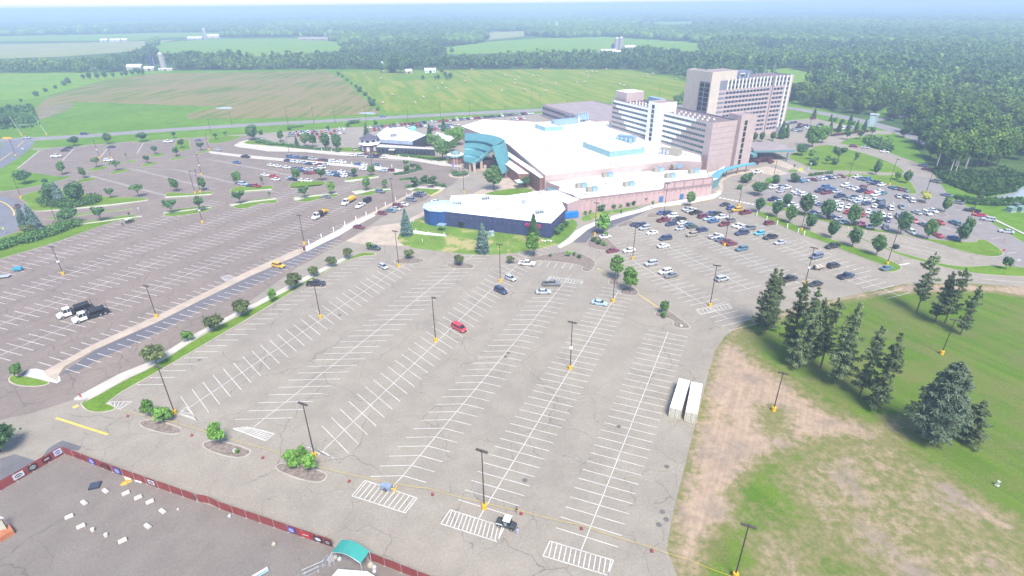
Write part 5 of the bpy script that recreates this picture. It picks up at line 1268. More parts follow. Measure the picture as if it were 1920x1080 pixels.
conifer('pine_a', 20, 3.9, 2.2, 21, 8, F_PINE, 23, -.02, .55, 34, .42, gap=.24, power=.6, r0=.26, lean=.4)
conifer('pine_b', 20, 3.4, 3.0, 22, 7, F_PINE, 24, -.08, .54, 33, .45, gap=.26, power=.56, r0=.26, lean=-.3)
conifer('pine_c', 20, 3.7, 1.6, 20, 8, F_PINE, 25, .05, .55, 35, .4, gap=.22, power=.64, r0=.26)
conifer('pine_open', 18, 3.6, 4.5, 15, 7, F_PINE, 26, -.1, .56, 32, .5, gap=.32, power=.48, r0=.26, lean=.5)
conifer('big_spruce', 20, 6.4, 2.6, 22, 12, F_GREY, 27, .12, .6, 46, .22, gap=.06, power=.55, r0=.42)

PLANTED = {}
def plant(name, kind, px, h, label, cat='tree', group=None, rz=None, sx=1., z=0.15):
    H0, tm, cm = PROTO[kind]; s = h / H0; x, y = G(*px)
    o = empty(name, (x, y, z), RNG.uniform(0, 6.28) if rz is None else rz); tag(o, label, cat, group)
    o.scale = (s * sx, s * sx, s)
    link('trunk', tm, o); link('crown', cm, o); return o
def series(items, fmt, group, name='tree', cat='tree', order=True):
    """trees of one setting, labelled by their place in it"""
    its = sorted(items, key=lambda i: i[0][0]) if order else items
    for i, (px, kind, h) in enumerate(its): plant(name, kind, px, h, fmt.format(ordinal(i)), cat, group)

# boulevard beside the front lot
bl = [((294, 683), 'crab', 5.6, 'rounded bronze-green crab tree nearest the camera end of the boulevard strip'), ((353, 641), 'shrub', 3.6, 'small round lime-green tree on the boulevard strip'), ((405, 622), 'crab', 5.4, 'bronze crab tree just beyond the small lime tree on the boulevard'), ((456, 592), 'crab', 5.2, 'third bronze crab tree up the boulevard strip'),
      ((511, 567), 'maple', 4.6, 'fresh green spreading tree in the middle of the boulevard'), ((553, 541), 'crab', 5.4, 'broad crab tree left of the black pickup on the boulevard'), ((589, 518), 'crab', 3.6, 'small reddish crab tree behind the black pickup'), ((622, 500), 'crab', 3.8, 'second crab tree from the far end of the boulevard'), ((653, 484), 'crab', 3.8, 'crab tree at the far end of the boulevard strip'), ((693, 468), 'shrub', 3.2, 'lime shrub at the tip of the boulevard beside a dark green car')]
for px, k, h, lb in bl: plant('crab_tree' if k == 'crab' else 'small_tree', k, px, h, lb, 'tree', 'trees on the boulevard strip')
for px, k, h, lb in [((283, 783), 'maple', 4.6, 'sparse tree at the left of the nearest-left mulch island'), ((309, 794), 'shrub', 4.6, 'dense lime shrub at the right of the left mulch island'), ((415, 833), 'maple', 5.8, 'upright lime tree on the middle mulch island'), ((547, 876), 'shrub', 4.2, 'left shrub on the right-hand mulch island by the lamp'), ((566, 872), 'maple', 4.4, 'thin tree between two shrubs on the right-hand mulch island'), ((583, 882), 'shrub', 4.4, 'right shrub on the right-hand mulch island by the lamp'), ((446, 851), 'shrub', 1.2, 'low dark shrub clump on the middle mulch island'),
                         ((38, 709), 'maple_b', 4.6, 'green shrub tree on the grass tip left of the tan walk'), ((2, 848), 'broad_dark', 7, 'big dark bush cut by the left edge above the red fence'), ((768, 486), 'crab', 3.8, 'crab tree on the small mulch island left of the lamp'), ((861, 497), 'crab', 3.8, 'crab tree on the small mulch island below the blue hall'), ((956, 494), 'crab', 2.8, 'small crab tree at the left end of the long mulch island'),
                         ((1001, 481), 'maple', 9, 'tall fresh green maple in front of the blue hall corner'), ((1158, 524), 'maple', 8.6, 'left one of two light green trees behind the tall lamp'), ((1181, 548), 'maple', 8.4, 'right one of two light green trees behind the tall lamp'), ((1244, 589), 'maple_b', 4.4, 'small tree above a green shrub on the triangular island'), ((1130, 441), 'maple', 9, 'bright green tree by the lamp at the end of the curved walk'),
                         ((1293, 387), 'maple_b', 7, 'lone tree standing among cars below the pink wall'), ((926, 357), 'big', 12.5, 'large green tree in front of the teal shell roof'), ((985, 352), 'broad_dark', 5.5, 'dark round tree against the brick wing'), ((1165, 408), 'sapling', 4, 'thin sapling in the left white-kerbed island'), ((1223, 391), 'sapling', 4, 'thin sapling in the right white-kerbed island'), ((1884, 506), 'maple_b', 5, 'bushy tree on the far right median'),
                         ((763, 442), 'spruce', 10.5, 'blue spruce left of the blue hall rotunda'), ((905, 474), 'spruce', 11, 'blue spruce on the lawn in front of the blue hall'), ((1000, 452), 'spruce_dark', 10.5, 'dark spruce hiding part of the magenta lettering')]:
    plant('spruce_tree' if 'spruce' in k else 'tree', k, px, h, lb, 'spruce' if 'spruce' in k else 'tree')
for px, k, h, lb in [((1042, 440), 'shrub_dark', 3.4, 'front shrub at the right wall of the blue hall'), ((1052, 433), 'shrub_dark', 3.6, 'middle shrub at the right wall of the blue hall'), ((1060, 426), 'shrub_dark', 3.2, 'rear shrub at the right wall of the blue hall'), ((1243, 596), 'shrub', 2.2, 'dense green shrub filling the triangular island'), ((1115, 454), 'shrub_dark', 2.4, 'dark shrub at the left of the pointed mulch bed'), ((1124, 458), 'shrub_dark', 2.2, 'dark shrub in the middle of the pointed mulch bed'), ((1132, 462), 'shrub', 2.0, 'pale shrub at the front of the pointed mulch bed'), ((1135, 446), 'shrub', 2.6, 'lime shrub under the bright green tree'),
                         ((1066, 481), 'shrub', 2.4, 'lime shrub on the long mulch island'), ((1077, 480), 'shrub', 1.8, 'small green shrub right of the lime shrub on the long mulch island'), ((1032, 481), 'shrub_dark', 1.2, 'low round shrub at the left of the long mulch island'), ((1087, 485), 'shrub_dark', 1.6, 'dark red round shrub at the right of the long mulch island')]:
    plant('shrub', k, px, h, lb, 'shrub')
# shrubs along the pink wall
for i, (px, k, h) in enumerate([((1129, 396), 'shrub_dark', 3.4), ((1152, 391), 'shrub_dark', 2), ((1164, 390), 'shrub', 1.8), ((1177, 387), 'shrub_dark', 1.9), ((1188, 385), 'shrub_dark', 2.3), ((1208, 381), 'shrub_dark', 3.2), ((1098, 403), 'shrub', 2), ((1107, 401), 'shrub', 1.8)]):
    plant('shrub', k, px, h, f'shrub against the pink wall, {ordinal([2,3,4,5,6,7,0,1][i])} from the left', 'shrub', 'shrubs along the pink wall')
# rows beside the right lots
series([((1422.7, 399), 'pear', 7), ((1455, 408), 'pear', 8), ((1479, 419), 'pear_b', 8), ((1517.5, 432), 'pear', 7), ((1557, 447), 'pear', 7.2), ((1597, 463.5), 'pear', 8), ((1642, 480), 'pear_b', 8.2)], '{} clipped tree from the left in the grass strip behind the white posts', 'trees of the strip between the right lots')
series([((1473, 389), 'pear', 6.5), ((1507, 404), 'pear', 9.8), ((1548, 413), 'pear', 9.2), ((1595, 424), 'pear_b', 9.2), ((1637, 432), 'pear', 8), ((1687, 440), 'pear', 9.5), ((1738, 449), 'pear_b', 8.2), ((1799, 455), 'pear', 7.8)], '{} tree from the left along the near edge of the crowded right lot', 'trees along the crowded right lot')
for px, k, h, lb in [((1770, 398), 'pear_b', 7, 'round tree on a mulch oval at the right of the crowded lot'), ((1733, 380), 'yellow', 5.2, 'round yellowish blooming tree on a mulch oval'), ((1814, 434), 'maple_b', 6, 'leafy tree beside the orange barrel at the far right of the lot'), ((1642, 328), 'pear', 6, 'small tree on the curved lawn beyond the crowded lot'), ((1698, 344), 'pear', 6.6, 'rounded tree at the right tip of the curved lawn'), ((1682, 338), 'shrub', 4.6, 'pale bush left of the rounded tree on the curved lawn'), ((1601, 309), 'sapling', 8, 'thin young tree on the big lawn'), ((1644, 322), 'pear_b', 6.6, 'small tree at the lawn path edge'),
                         ((1422, 367), 'broad_dark', 6.6, 'dense dark tree on the bed at the lot entrance'), ((1397, 342), 'shrub_dark', 5, 'large shrub on the island by the hotel drive'), ((1404, 339), 'shrub_dark', 4.6, 'second shrub on the island by the hotel drive'), ((1440, 348), 'shrub', 4.4, 'green shrub left on the small bed above the white cars'), ((1453, 343), 'shrub_dark', 4.6, 'grey-green shrub right on the small bed above the white cars'), ((1487, 341), 'shrub_dark', 5, 'dark shrub at the left end of the hedge'), ((1386, 355), 'shrub_dark', 2.6, 'low shrub on the narrow island before the walkway'), ((1488.5, 318), 'sapling', 3.4, 'tiny tree on the oval grass island'),
                         ((1522, 276), 'big_lime', 13, 'big bright green tree beside the porte cochere'), ((1541, 268), 'big_lime', 11, 'bright green tree right of the big one by the drive'), ((1502, 292), 'broad_dark', 7, 'dark bushy tree by the canopy corner'), ((1526, 310), 'shrub_dark', 5.4, 'dark shrub at the front of the garden bed'), ((1519, 299), 'maple', 6, 'lime tree in the garden bed'), ((1550, 308), 'maple', 5.2, 'lime shrub tree right in the garden bed'), ((1570, 303), 'locust_b', 9.5, 'tall tree at the right of the garden bed'), ((1563, 309), 'shrub_dark', 4, 'low shrub below the tall garden tree'),
                         ((1612, 261), 'locust_b', 5.5, 'small round tree right of the entry hedge'), ((1634, 255), 'locust_b', 6.5, 'tree at the right end of the entry hedge'), ((1587, 262), 'locust_b', 6.4, 'tree at the left end of the entry hedge'), ((1464, 260), 'spruce_dark', 11, 'dark conifer at the foot of the hotel tower'), ((1473, 258), 'spruce_dark', 9, 'second dark conifer right of the hotel tower'), ((1448, 264), 'pear', 6, 'tree in front of the tower base'), ((1428, 266), 'pear', 6.4, 'second tree in front of the tower base'), ((1413, 266), 'pear', 6.4, 'third tree in front of the tower base'), ((1278, 196), 'big', 11, 'tree between the hotel wing and the tower'), ((1268, 197), 'big', 9, 'smaller tree between the hotel wing and the tower')]:
    plant('tree', k, px, h, lb, 'tree')
series([((1555, 250), 'spruce_dark', 8), ((1572, 248), 'spruce_dark', 8), ((1589, 246), 'spruce_dark', 7), ((1605, 245), 'spruce_dark', 7), ((1620, 243.5), 'spruce_dark', 7)], '{} small conifer from the left in the row below the hotel lot', 'conifers below the hotel lot', 'conifer', 'conifer')
series([((1526, 220), 'spruce_dark', 7), ((1557, 227), 'spruce_dark', 5), ((1593, 233), 'spruce_dark', 7.5), ((1566, 228), 'shrub_dark', 3.4), ((1580, 231), 'shrub_dark', 3.4), ((1600, 234), 'shrub_dark', 3.2)], '{} evergreen from the left between the hotel lot and the road', 'evergreens by the road', 'evergreen', 'evergreen')
# left lot
L1_ = [((140, 274), 'broad_dark', 7.4), ((204, 270.5), 'big', 8.6), ((268, 266), 'broad_dark', 7.6), ((292, 289.5), 'locust_b', 6.4), ((277, 306.5), 'locust_b', 5.8), ((237, 298), 'sapling', 4.4), ((183, 314), 'locust', 6.6), ((220, 320.5), 'locust', 6.8), ((118, 328), 'maple_b', 9), ((158, 334.5), 'maple_b', 7.2), ((48, 345), 'broad_dark', 8.4), ((88, 350.5), 'locust_b', 5.6), ((209, 372), 'locust_b', 6.4), ((261, 370), 'locust', 7.6),
       ((132, 421), 'broad_dark', 8.6), ((190, 415), 'locust_b', 8.4), ((243, 408), 'sapling', 3.2), ((342, 278), 'locust_b', 7.2), ((332, 293.5), 'locust_b', 7.2), ((378, 282.5), 'locust_b', 6.6), ((327, 259), 'locust_b', 5.6), ((405, 261), 'locust_b', 5), ((423, 255), 'locust_b', 4)]
L1_ = [(p, k, h * .88) for p, k, h in L1_]
series(L1_, 'lot tree in the upper left lot, {} from the left edge', 'trees of the upper left lot')
L2_ = [((330, 359.5), 'maple_b', 8), ((382, 357.5), 'maple_b', 7.8), ((446, 346), 'maple_b', 8), ((493, 346.5), 'sapling', 5.4), ((323, 401), 'locust_b', 8.2), ((376, 396), 'locust_b', 8.4), ((451, 383), 'locust_b', 8), ((507, 371), 'sapling', 4), ((557, 340), 'maple_b', 8), ((603, 339), 'locust_b', 8), ((572, 372), 'locust_b', 7.4), ((621, 365), 'maple', 7.4), ((665, 332.5), 'locust_b', 6), ((697, 330), 'maple_b', 7), ((688, 358), 'maple_b', 8.4), ((722, 353), 'maple_b', 5.4), ((762, 314), 'locust_b', 5), ((764, 320), 'shrub_dark', 3.6), ((775, 320), 'locust_b', 5), ((783, 317), 'shrub_dark', 3.4), ((778, 353), 'locust_b', 7), ((797, 342), 'shrub_dark', 4.6), ((811, 353), 'locust_b', 7.4)]
L2_ = [(p, k, h * .9) for p, k, h in L2_]
series(L2_, 'island tree along the left drive lanes, {} from the left', 'trees along the left drive lanes')
# hedge bank of the back lot and restaurant garden
series([((476, 263), 'big_dark', 11), ((527, 266), 'maple_b', 8), ((557, 273.5), 'spruce_dark', 6), ((573, 276), 'maple_b', 10), ((588, 276), 'maple_b', 8.6), ((611, 281), 'pear', 11), ((632, 283), 'pear', 11)], '{} tree from the left on the hedge bank before the back lot', 'trees on the hedge bank')
series([((792, 272), 'big_lime', 7), ((808, 274), 'big_lime', 8), ((830, 301), 'big', 13), ((822, 277), 'big', 8.5), ((806, 262), 'spruce_dark', 10), ((859, 273), 'big_lime', 12), ((843, 268), 'big_lime', 9), ((838, 288), 'big', 8), ((850, 284), 'big', 7.5)], '{} tree from the left in the thicket between restaurant and shell roof', 'trees between restaurant and shell')
plant('spruce_tree', 'spruce_dark', (688, 257), 9, 'dark spruce peeking up behind the pagoda roof', 'spruce'); plant('spruce_tree', 'spruce_dark', (832, 246), 9, 'lone dark spruce standing among the back lot cars', 'spruce')
for i, (u, v) in enumerate(((476, 246), (528, 238), (601, 238), (640, 232), (690, 228))): plant('small_tree', 'shrub_dark', (u + 14, v + 6), 3.5, f'{ordinal(i)} bush from the left on the verge between highway and back lot', 'bush', 'bushes on the highway verge')
for px, k, h, lb in [((50, 430), 'spruce', 9.5, 'left blue spruce above the hedge at the left lot corner'), ((70, 436), 'spruce', 11.5, 'right blue spruce above the hedge at the left lot corner'), ((115, 383), 'spruce', 10.5, 'blue spruce in the shrubbery of the big left island'), ((102, 380), 'big_dark', 10, 'dark tree left of the island blue spruce'), ((150, 382), 'big_dark', 11, 'large dark round tree in the big left island'), ((57, 442), 'crab', 5, 'brownish shrub between the two corner spruces')]:
    plant('spruce_tree' if 'spruce' in k else 'tree', k, px, h, lb, 'spruce' if 'spruce' in k else 'tree')

def hedge(px, w, h, mat, label, n=None, name='hedge', z=.15, cat='hedge'):
    pts = GP(px); L = sum(math.dist(a, b) for a, b in zip(pts, pts[1:])); rng = np.random.default_rng(len(label) + int(L)); bl = []; step = w * .55
    ps = smooth_line(pts, 2)
    for a, b in zip(ps, ps[1:]):
        d = math.dist(a, b); k = max(1, int(d / step))
        for i in range(k):
            t = i / k; hh = h * rng.uniform(.7, 1.15); bl.append((a[0] + (b[0] - a[0]) * t + rng.normal() * w * .1, a[1] + (b[1] - a[1]) * t + rng.normal() * w * .1, hh * .5, w * .55, w * .55, hh * .55))
    P, N, S = leaf_cloud(bl, n or int(L * w * 9 + 300), .5, rng); P[:, 2] = np.abs(P[:, 2])
    me = pmesh(name, quads(P, N, S, rng), 4, mat); o = link(name, me, None, (0, 0, z)); tag(o, label, cat); return o
hedge([(-40, 478), (10, 462), (60, 452), (105, 438), (133, 424)], 7, 3.4, F_HEDGE, 'thick hedge bank along the grass strip of the left lot', 5200)
hedge([(88, 378), (100, 386), (130, 389), (160, 384), (178, 378)], 7, 3.2, F_HEDGE, 'dense shrub bank round the trees of the big left island', 3800)
hedge([(484, 268), (505, 272)], 4, 2.8, F_DARK, 'dark rounded hedge behind the grey car on the bank'); hedge([(508, 272), (530, 273), (552, 277)], 3, 2.2, F_DARK, 'clipped dark hedge along the back lot bank'); hedge([(555, 277), (640, 285)], 3, 1.4, F_DARK, 'low hedge at the foot of the bank trees')
hedge([(757, 293), (790, 297), (825, 302)], 3, 1.3, F_HEDGE, 'low planting along the dark restaurant front'); hedge([(1518, 330), (1540, 327), (1560, 325)], 1.6, 1.3, F_HEDGE, 'clipped hedge behind the parked row of the crowded lot')
hedge([(1560, 255.5), (1585, 252), (1608, 249), (1628, 247.5)], 2.4, 1.6, F_RED, 'dark reddish hedge in the bed along the hotel lane'); hedge([(1405, 307), (1425, 302), (1440, 303)], 6, 2.6, F_RED, 'purple-brown shrub bed under the hotel canopy'); hedge([(1354, 314), (1380, 311), (1402, 309)], 2.4, 1.2, F_DARK, 'low shrubs under the curved walkway')
hedge([(763, 353), (790, 345), (815, 345), (833, 352)], 2.5, 1.4, F_DARK, 'shrub border on the bed before the entrance drive'); hedge([(742, 328), (760, 326), (790, 318)], 2.5, 1.2, F_DARK, 'low shrubs on the triangular bed near the crosswalk'); hedge([(752, 338), (772, 336)], 2, .9, F_DARK, 'low shrubs on the thin bed before the drive')
hedge([(850, 326), (862, 330), (872, 327)], 4, 1.5, F_DARK, 'round shrub planting on the flagpole roundabout'); hedge([(676, 291), (700, 291), (716, 291)], 2, 1.1, F_RED, 'reddish shrubs at the foot of the pagoda tower')
hedge([(548, 239.5), (570, 237)], 2, 1, F_DARK, 'dark weeds along the ditch by the back lot'); hedge([(658, 232), (672, 230.5)], 4, 2.6, F_DARK, 'square dark hedge on the highway verge')

# the pines at the right
pn = [((1425, 628), 'pine_a', 19.5, 'leftmost tall pine of the row on the green'), ((1440, 618), 'pine_c', 18, 'second pine close behind the leftmost one'), ((1478, 668), 'pine_b', 21, 'pine left in the dense middle of the row'), ((1496, 690), 'pine_c', 22, 'tall pine right in the dense middle of the row'), ((1515, 684), 'pine_b', 18.5, 'pine behind the dense middle of the row'), ((1538, 690), 'pine_open', 19, 'open-crowned pine behind the middle of the row'),
      ((1563, 720), 'pine_a', 21.5, 'pine right of the dense middle group'), ((1611, 744), 'pine_b', 18.6, 'slim pine second from the right of the row'), ((1640, 766), 'pine_c', 19.2, 'last pine at the right of the row'), ((1718, 586), 'pine_open', 18.4, 'tall ragged pine farthest left in the group by the road'), ((1752, 604), 'pine_b', 15.5, 'pine left of centre in the group by the road'), ((1768, 613), 'pine_open', 17.6, 'pine right of centre in the group by the road'), ((1800, 627), 'pine_b', 14.6, 'leaning pine alone right of the road group'), ((1810, 830), 'pine_c', 10.5, 'short dark pine right of the big blue spruce')]
for px, k, h, lb in pn: plant('pine_tree', k, px, h, lb, 'pine', 'pines on the green', sx=1.4 if h < 12 else .72, z=.0)
plant('spruce_tree', 'big_spruce', (1742, 823), 18.6, 'massive blue-grey spruce on the green', 'spruce', sx=.8, z=0)
# bushes and lone trees of the fields
fb_ = [((70, 180), 4), ((85, 172), 3), ((105, 166), 3), ((120, 160), 4), ((128, 156), 5)]
for i, (px, h) in enumerate(fb_): plant('bush', 'shrub_dark', px, h * 1.5, f'{ordinal(i)} bush from the left on the diagonal field edge', 'bush', 'bushes on the field edge', z=0)
for i, (u, v, h) in enumerate([(157, 149, 7), (169, 149, 9), (183, 148, 8), (197, 147, 9), (213, 145.5, 7), (229, 143.5, 6), (238, 143, 8), (249, 142, 9), (260, 141, 10), (268, 141, 9)]): plant('field_tree', 'big_dark', (u, v), h, f'{ordinal(i)} tree from the left in the row above the brown field', 'tree', 'trees above the brown field', z=0)
for i, (u, v, h) in enumerate([(650, 152, 4), (660, 158, 3), (668, 164, 4), (676, 172, 6), (684, 180, 5), (692, 188, 4), (700, 198, 7), (709, 207, 3.5), (642, 145, 4), (634, 141, 5)]): plant('bush', 'shrub_dark', (u, v), h, f'{ordinal(sorted([152,158,164,172,180,188,198,207,145,141]).index(v))} bush from the far end of the fence line between brown and hay field', 'bush', 'bushes on the fence line', z=0)
for i, (u, v, h, k) in enumerate([(727, 136, 15, 'big'), (736, 136, 20, 'spruce_dark'), (743, 137, 26, 'big_dark'), (752, 137, 20, 'big_dark'), (716, 136, 13, 'big_dark'), (828, 138, 8, 'big_dark'), (835, 144, 7, 'big_dark'), (845, 148, 8, 'big_dark'), (822, 149, 6, 'big_dark'), (838, 149, 7, 'big_dark'), (793, 150, 6, 'big_dark'), (817, 149, 5, 'big_dark')]): plant('farm_tree', k, (u, v), h, f'tree of the hay-field farmyard, {ordinal(sorted([727,736,743,752,716,828,835,845,822,838,793,817]).index(u))} from the left', 'tree', 'farmyard trees', z=0)
for i, (u, v, h) in enumerate([(2, 236, 12), (12, 236, 10), (20, 232, 7), (-6, 228, 13), (6, 214, 6), (30, 210, 5), (18, 205, 5), (46, 207, 4), (40, 192, 4)]): plant('bush', 'big_dark', (u, v), h, f'dark bush in the thicket at the left edge, {ordinal(sorted([2,12,20,-6,6,30,18,46,40]).index(u))} from the left', 'bush', 'thicket at the left edge', z=0)

# ---------------------------------------------------------------- woods
NOT_WOOD = [(-900, 330), (-40, 139), (0, 138), (180, 137), (330, 132), (480, 131), (640, 130.5), (1000, 128.5), (1180, 130), (1235, 134), (1262, 145), (1290, 150), (1312, 170), (1300, 186), (1480, 192), (1486, 196), (1545, 206), (1600, 215), (1640, 221), (1690, 231), (1703, 240), (1690, 262), (1672, 281), (1702, 292), (1728, 302), (1750, 316), (1772, 330), (1800, 333), (1840, 324), (1880, 312), (1935, 300), (2700, 330), (4000, 2500), (-3000, 2500)]
def wood_ok(X, Y):
    dz = -H; dep = Y * _c - dz * _s; a2 = X / dep; b2 = -(Y * _s + dz * _c) / dep
    U = 960 + (a2 * _cr + b2 * _sr) * FPX; V = 540 + (-a2 * _sr + b2 * _cr) * FPX
    dt_ = 13. - H; dp_ = Y * _c - dt_ * _s; a3 = X / dp_; b3 = -(Y * _s + dt_ * _c) / dp_; Ut = 960 + (a3 * _cr + b3 * _sr) * FPX; Vt = 540 + (-a3 * _sr + b3 * _cr) * FPX
    ok = ~inside_np(U, V, NOT_WOOD) & (V > 3)
    for p in FIELD_PX: ok &= ~inside_np(U, V, p) & ~inside_np(Ut, Vt, p)
    for u0, u1, v0, v1 in ((236, 330, 120, 136), (165, 190, 124, 134), (1120, 1205, 84, 102), (340, 415, 62, 78), (1575, 1602, 84, 96)): ok &= ~((U > u0) & (U < u1) & (V > v0) & (V < v1))
    return ok, U, V
rng = np.random.default_rng(5)
def scatter(r0, r1, sp, half=50):
    n = int((math.radians(2 * half)) * (r1 ** 2 - r0 ** 2) / 2 / sp ** 2)
    r = np.sqrt(rng.uniform(r0 ** 2, r1 ** 2, n)); a = rng.uniform(-math.radians(half), math.radians(half), n)
    X, Y = r * np.sin(a), r * np.cos(a); ok, U, V = wood_ok(X, Y); return X[ok], Y[ok], U[ok], V[ok]
# wood prototypes as single meshes
def wood_proto(name, h, rx, rz, cz, mat, bark, nl, ls, seed, trunk_z=.5):
    g_ = np.random.default_rng(seed); bl = blobs_ell((0, 0, cz), (rx, rx, rz), 16, g_, .45); P, N, S = leaf_cloud(bl, nl, ls, g_)
    t = MB(); t.tube([(0, 0, -.2), (.1, 0, h * trunk_z), (.2, .1, h * .85)], [.3, .22, .06], 5)
    return pmesh(name, quads(P, N, S, g_), 4, [mat, bark], t)
WP = [wood_proto('wood_tree', 16, 4.6, 6.2, 9.2, F_WOOD, BARK, 1100, 1.1, 31), wood_proto('wood_tree', 15, 4.9, 5.6, 8.2, F_WOODD, BARK, 1100, 1.1, 32), wood_proto('wood_tree', 17, 4.2, 6.8, 9.8, F_WOODL, BARK, 1000, 1.1, 33), wood_proto('birch_tree', 17, 3.2, 5.0, 11.6, F_WOOD, BARKP, 480, 1.0, 34, .7)]
nearX, nearY, nearU, nearV = scatter(230, 640, 7.6)
k = np.argsort(np.hypot(nearX, nearY)); nearX, nearY, nearU, nearV = nearX[k], nearY[k], nearU[k], nearV[k]
vis = (nearU > 1440) & (nearU < 1990)
nb = 0; rest = []
for x, y, u, ok in zip(nearX, nearY, nearU, vis):
    if ok and nb < 285:
        birch = (1740 < u < 1850) and rng.uniform() < .5
        i = 3 if birch else int(rng.integers(0, 3)); edge = rng.uniform(.62, 1.08)
        o = link('birch_tree' if birch else 'wood_tree', WP[i], None, (x, y, 0)); o.rotation_euler = (0, 0, rng.uniform(0, 6.28)); s = edge if not birch else rng.uniform(.9, 1.15); o.scale = (s, s, s * rng.uniform(.9, 1.1))
        if birch: tag(o, 'slender pale-trunked birch in the wood above the pond', 'birch', 'birches above the pond')
        elif i == 1: tag(o, 'dark broad-leaved tree in the dense wood right of the hotel', 'tree', 'dark trees of the right-hand wood')
        elif i == 0: tag(o, 'mid-green round-crowned tree in the dense wood right of the hotel', 'tree', 'round trees of the right-hand wood')
        else: tag(o, 'tall fresh green tree in the dense wood right of the hotel', 'tree', 'tall trees of the right-hand wood')
        nb += 1
    else: rest.append((x, y))
def leaf_wood(name, pts, nl, ls, label_mats, seed):
    g_ = np.random.default_rng(seed); n = len(pts); Vs = []; mi = []
    protos = []
    for q in range(5):
        bl = blobs_ell((0, 0, 8.6), (4.8, 4.8, 6.4), 10, g_, .5); P, N, S = leaf_cloud(bl, nl, ls, g_); protos.append(quads(P, N, S, g_).reshape(-1, 3))
    pts = np.array(pts); s = g_.uniform(.65, 1.2, n) * (1 + .25 * np.sin(pts[:, 0] * .011) * np.cos(pts[:, 1] * .013)); a = g_.uniform(0, 6.28, n); w = g_.integers(0, 5, n)
    for i in range(n):
        p = protos[w[i]]; c, q = math.cos(a[i]), math.sin(a[i])
        Vs.append(np.stack([(p[:, 0] * c - p[:, 1] * q) * s[i] + pts[i, 0], (p[:, 0] * q + p[:, 1] * c) * s[i] + pts[i, 1], p[:, 2] * s[i]], 1))
    V = np.concatenate(Vs); me = bpy.data.meshes.new(name); nf = len(V) // 4
    me.vertices.add(len(V)); me.vertices.foreach_set('co', V.astype(np.float32).reshape(-1)); me.loops.add(nf * 4); me.loops.foreach_set('vertex_index', np.arange(nf * 4, dtype=np.int32)); me.polygons.add(nf); me.polygons.foreach_set('loop_start', np.arange(0, nf * 4, 4, dtype=np.int32))
    for m in label_mats: me.materials.append(m)
    tree_noise = np.sin(pts[:, 0] * .017 + 1) + np.cos(pts[:, 1] * .011 + pts[:, 0] * .004) + g_.normal(size=n) * .8
    me.polygons.foreach_set('material_index', np.repeat(np.where(tree_noise < .1, 1, np.where(tree_noise > 1.5, len(label_mats) - 1, 0)).astype(np.int32), nf // n)); me.update(); me.validate(verbose=False)
    return tag(link(name, me), kind='stuff')
leaf_wood('right_wood', rest, 260, 1.55, [F_WOOD, F_WOODD, F_WOODL], 41)
X, Y, U, V_ = scatter(640, 1350, 8.6, 52); leaf_wood('tree_line', list(zip(X, Y)), 120, 2.2, [F_WOOD, F_WOODD, F_WOODL], 42)
def blob_wood(name, X, Y, rad, hgt, sub, seed):
    g_ = np.random.default_rng(seed); bm = bmesh.new(); bmesh.ops.create_icosphere(bm, subdivisions=sub, radius=1); bv = np.array([v.co[:] for v in bm.verts]); bf = np.array([[v.index for v in f.verts] for f in bm.faces]); bm.free()
    n = len(X); nv = len(bv); s = g_.uniform(.75, 1.3, n); j = g_.normal(1, .16, (n, nv, 1)); V = bv[None] * j * np.stack([rad * s, rad * s, hgt * .55 * s], -1)[:, None, :]; V += np.stack([X, Y, hgt * .5], -1)[:, None, :]
    F = (bf[None] + (np.arange(n) * nv)[:, None, None]).reshape(-1); V = V.reshape(-1)
    me = bpy.data.meshes.new(name); me.vertices.add(n * nv); me.vertices.foreach_set('co', V.astype(np.float32)); nf = len(F) // 3
    me.loops.add(nf * 3); me.loops.foreach_set('vertex_index', F.astype(np.int32)); me.polygons.add(nf); me.polygons.foreach_set('loop_start', np.arange(0, nf * 3, 3, dtype=np.int32))
    me.materials.append(F_WOOD); me.materials.append(F_WOODD); tn = np.sin(X * .006) + np.cos(Y * .005 + X * .002) + g_.normal(size=n) * .7
    me.polygons.foreach_set('material_index', np.repeat((tn < .1).astype(np.int32), nf // n)); me.update(); me.validate(verbose=False); return tag(link(name, me), kind='stuff')
X, Y, U, V_ = scatter(1350, 2600, 14, 48); blob_wood('distant_wood', X, Y, np.full(len(X), 8.5), np.full(len(X), 15.), 2, 43)
Xs, Ys = [], []; Rs = []
for r0, r1, sp in ((2600, 4000, 26), (4000, 6500, 42), (6500, 11000, 75)):
    X, Y, U, V_ = scatter(r0, r1, sp, 46); Xs.append(X); Ys.append(Y); Rs.append(np.full(len(X), sp * .62))
blob_wood('horizon_wood', np.concatenate(Xs), np.concatenate(Ys), np.concatenate(Rs), 15 + np.concatenate(Rs) * .08, 1, 44)
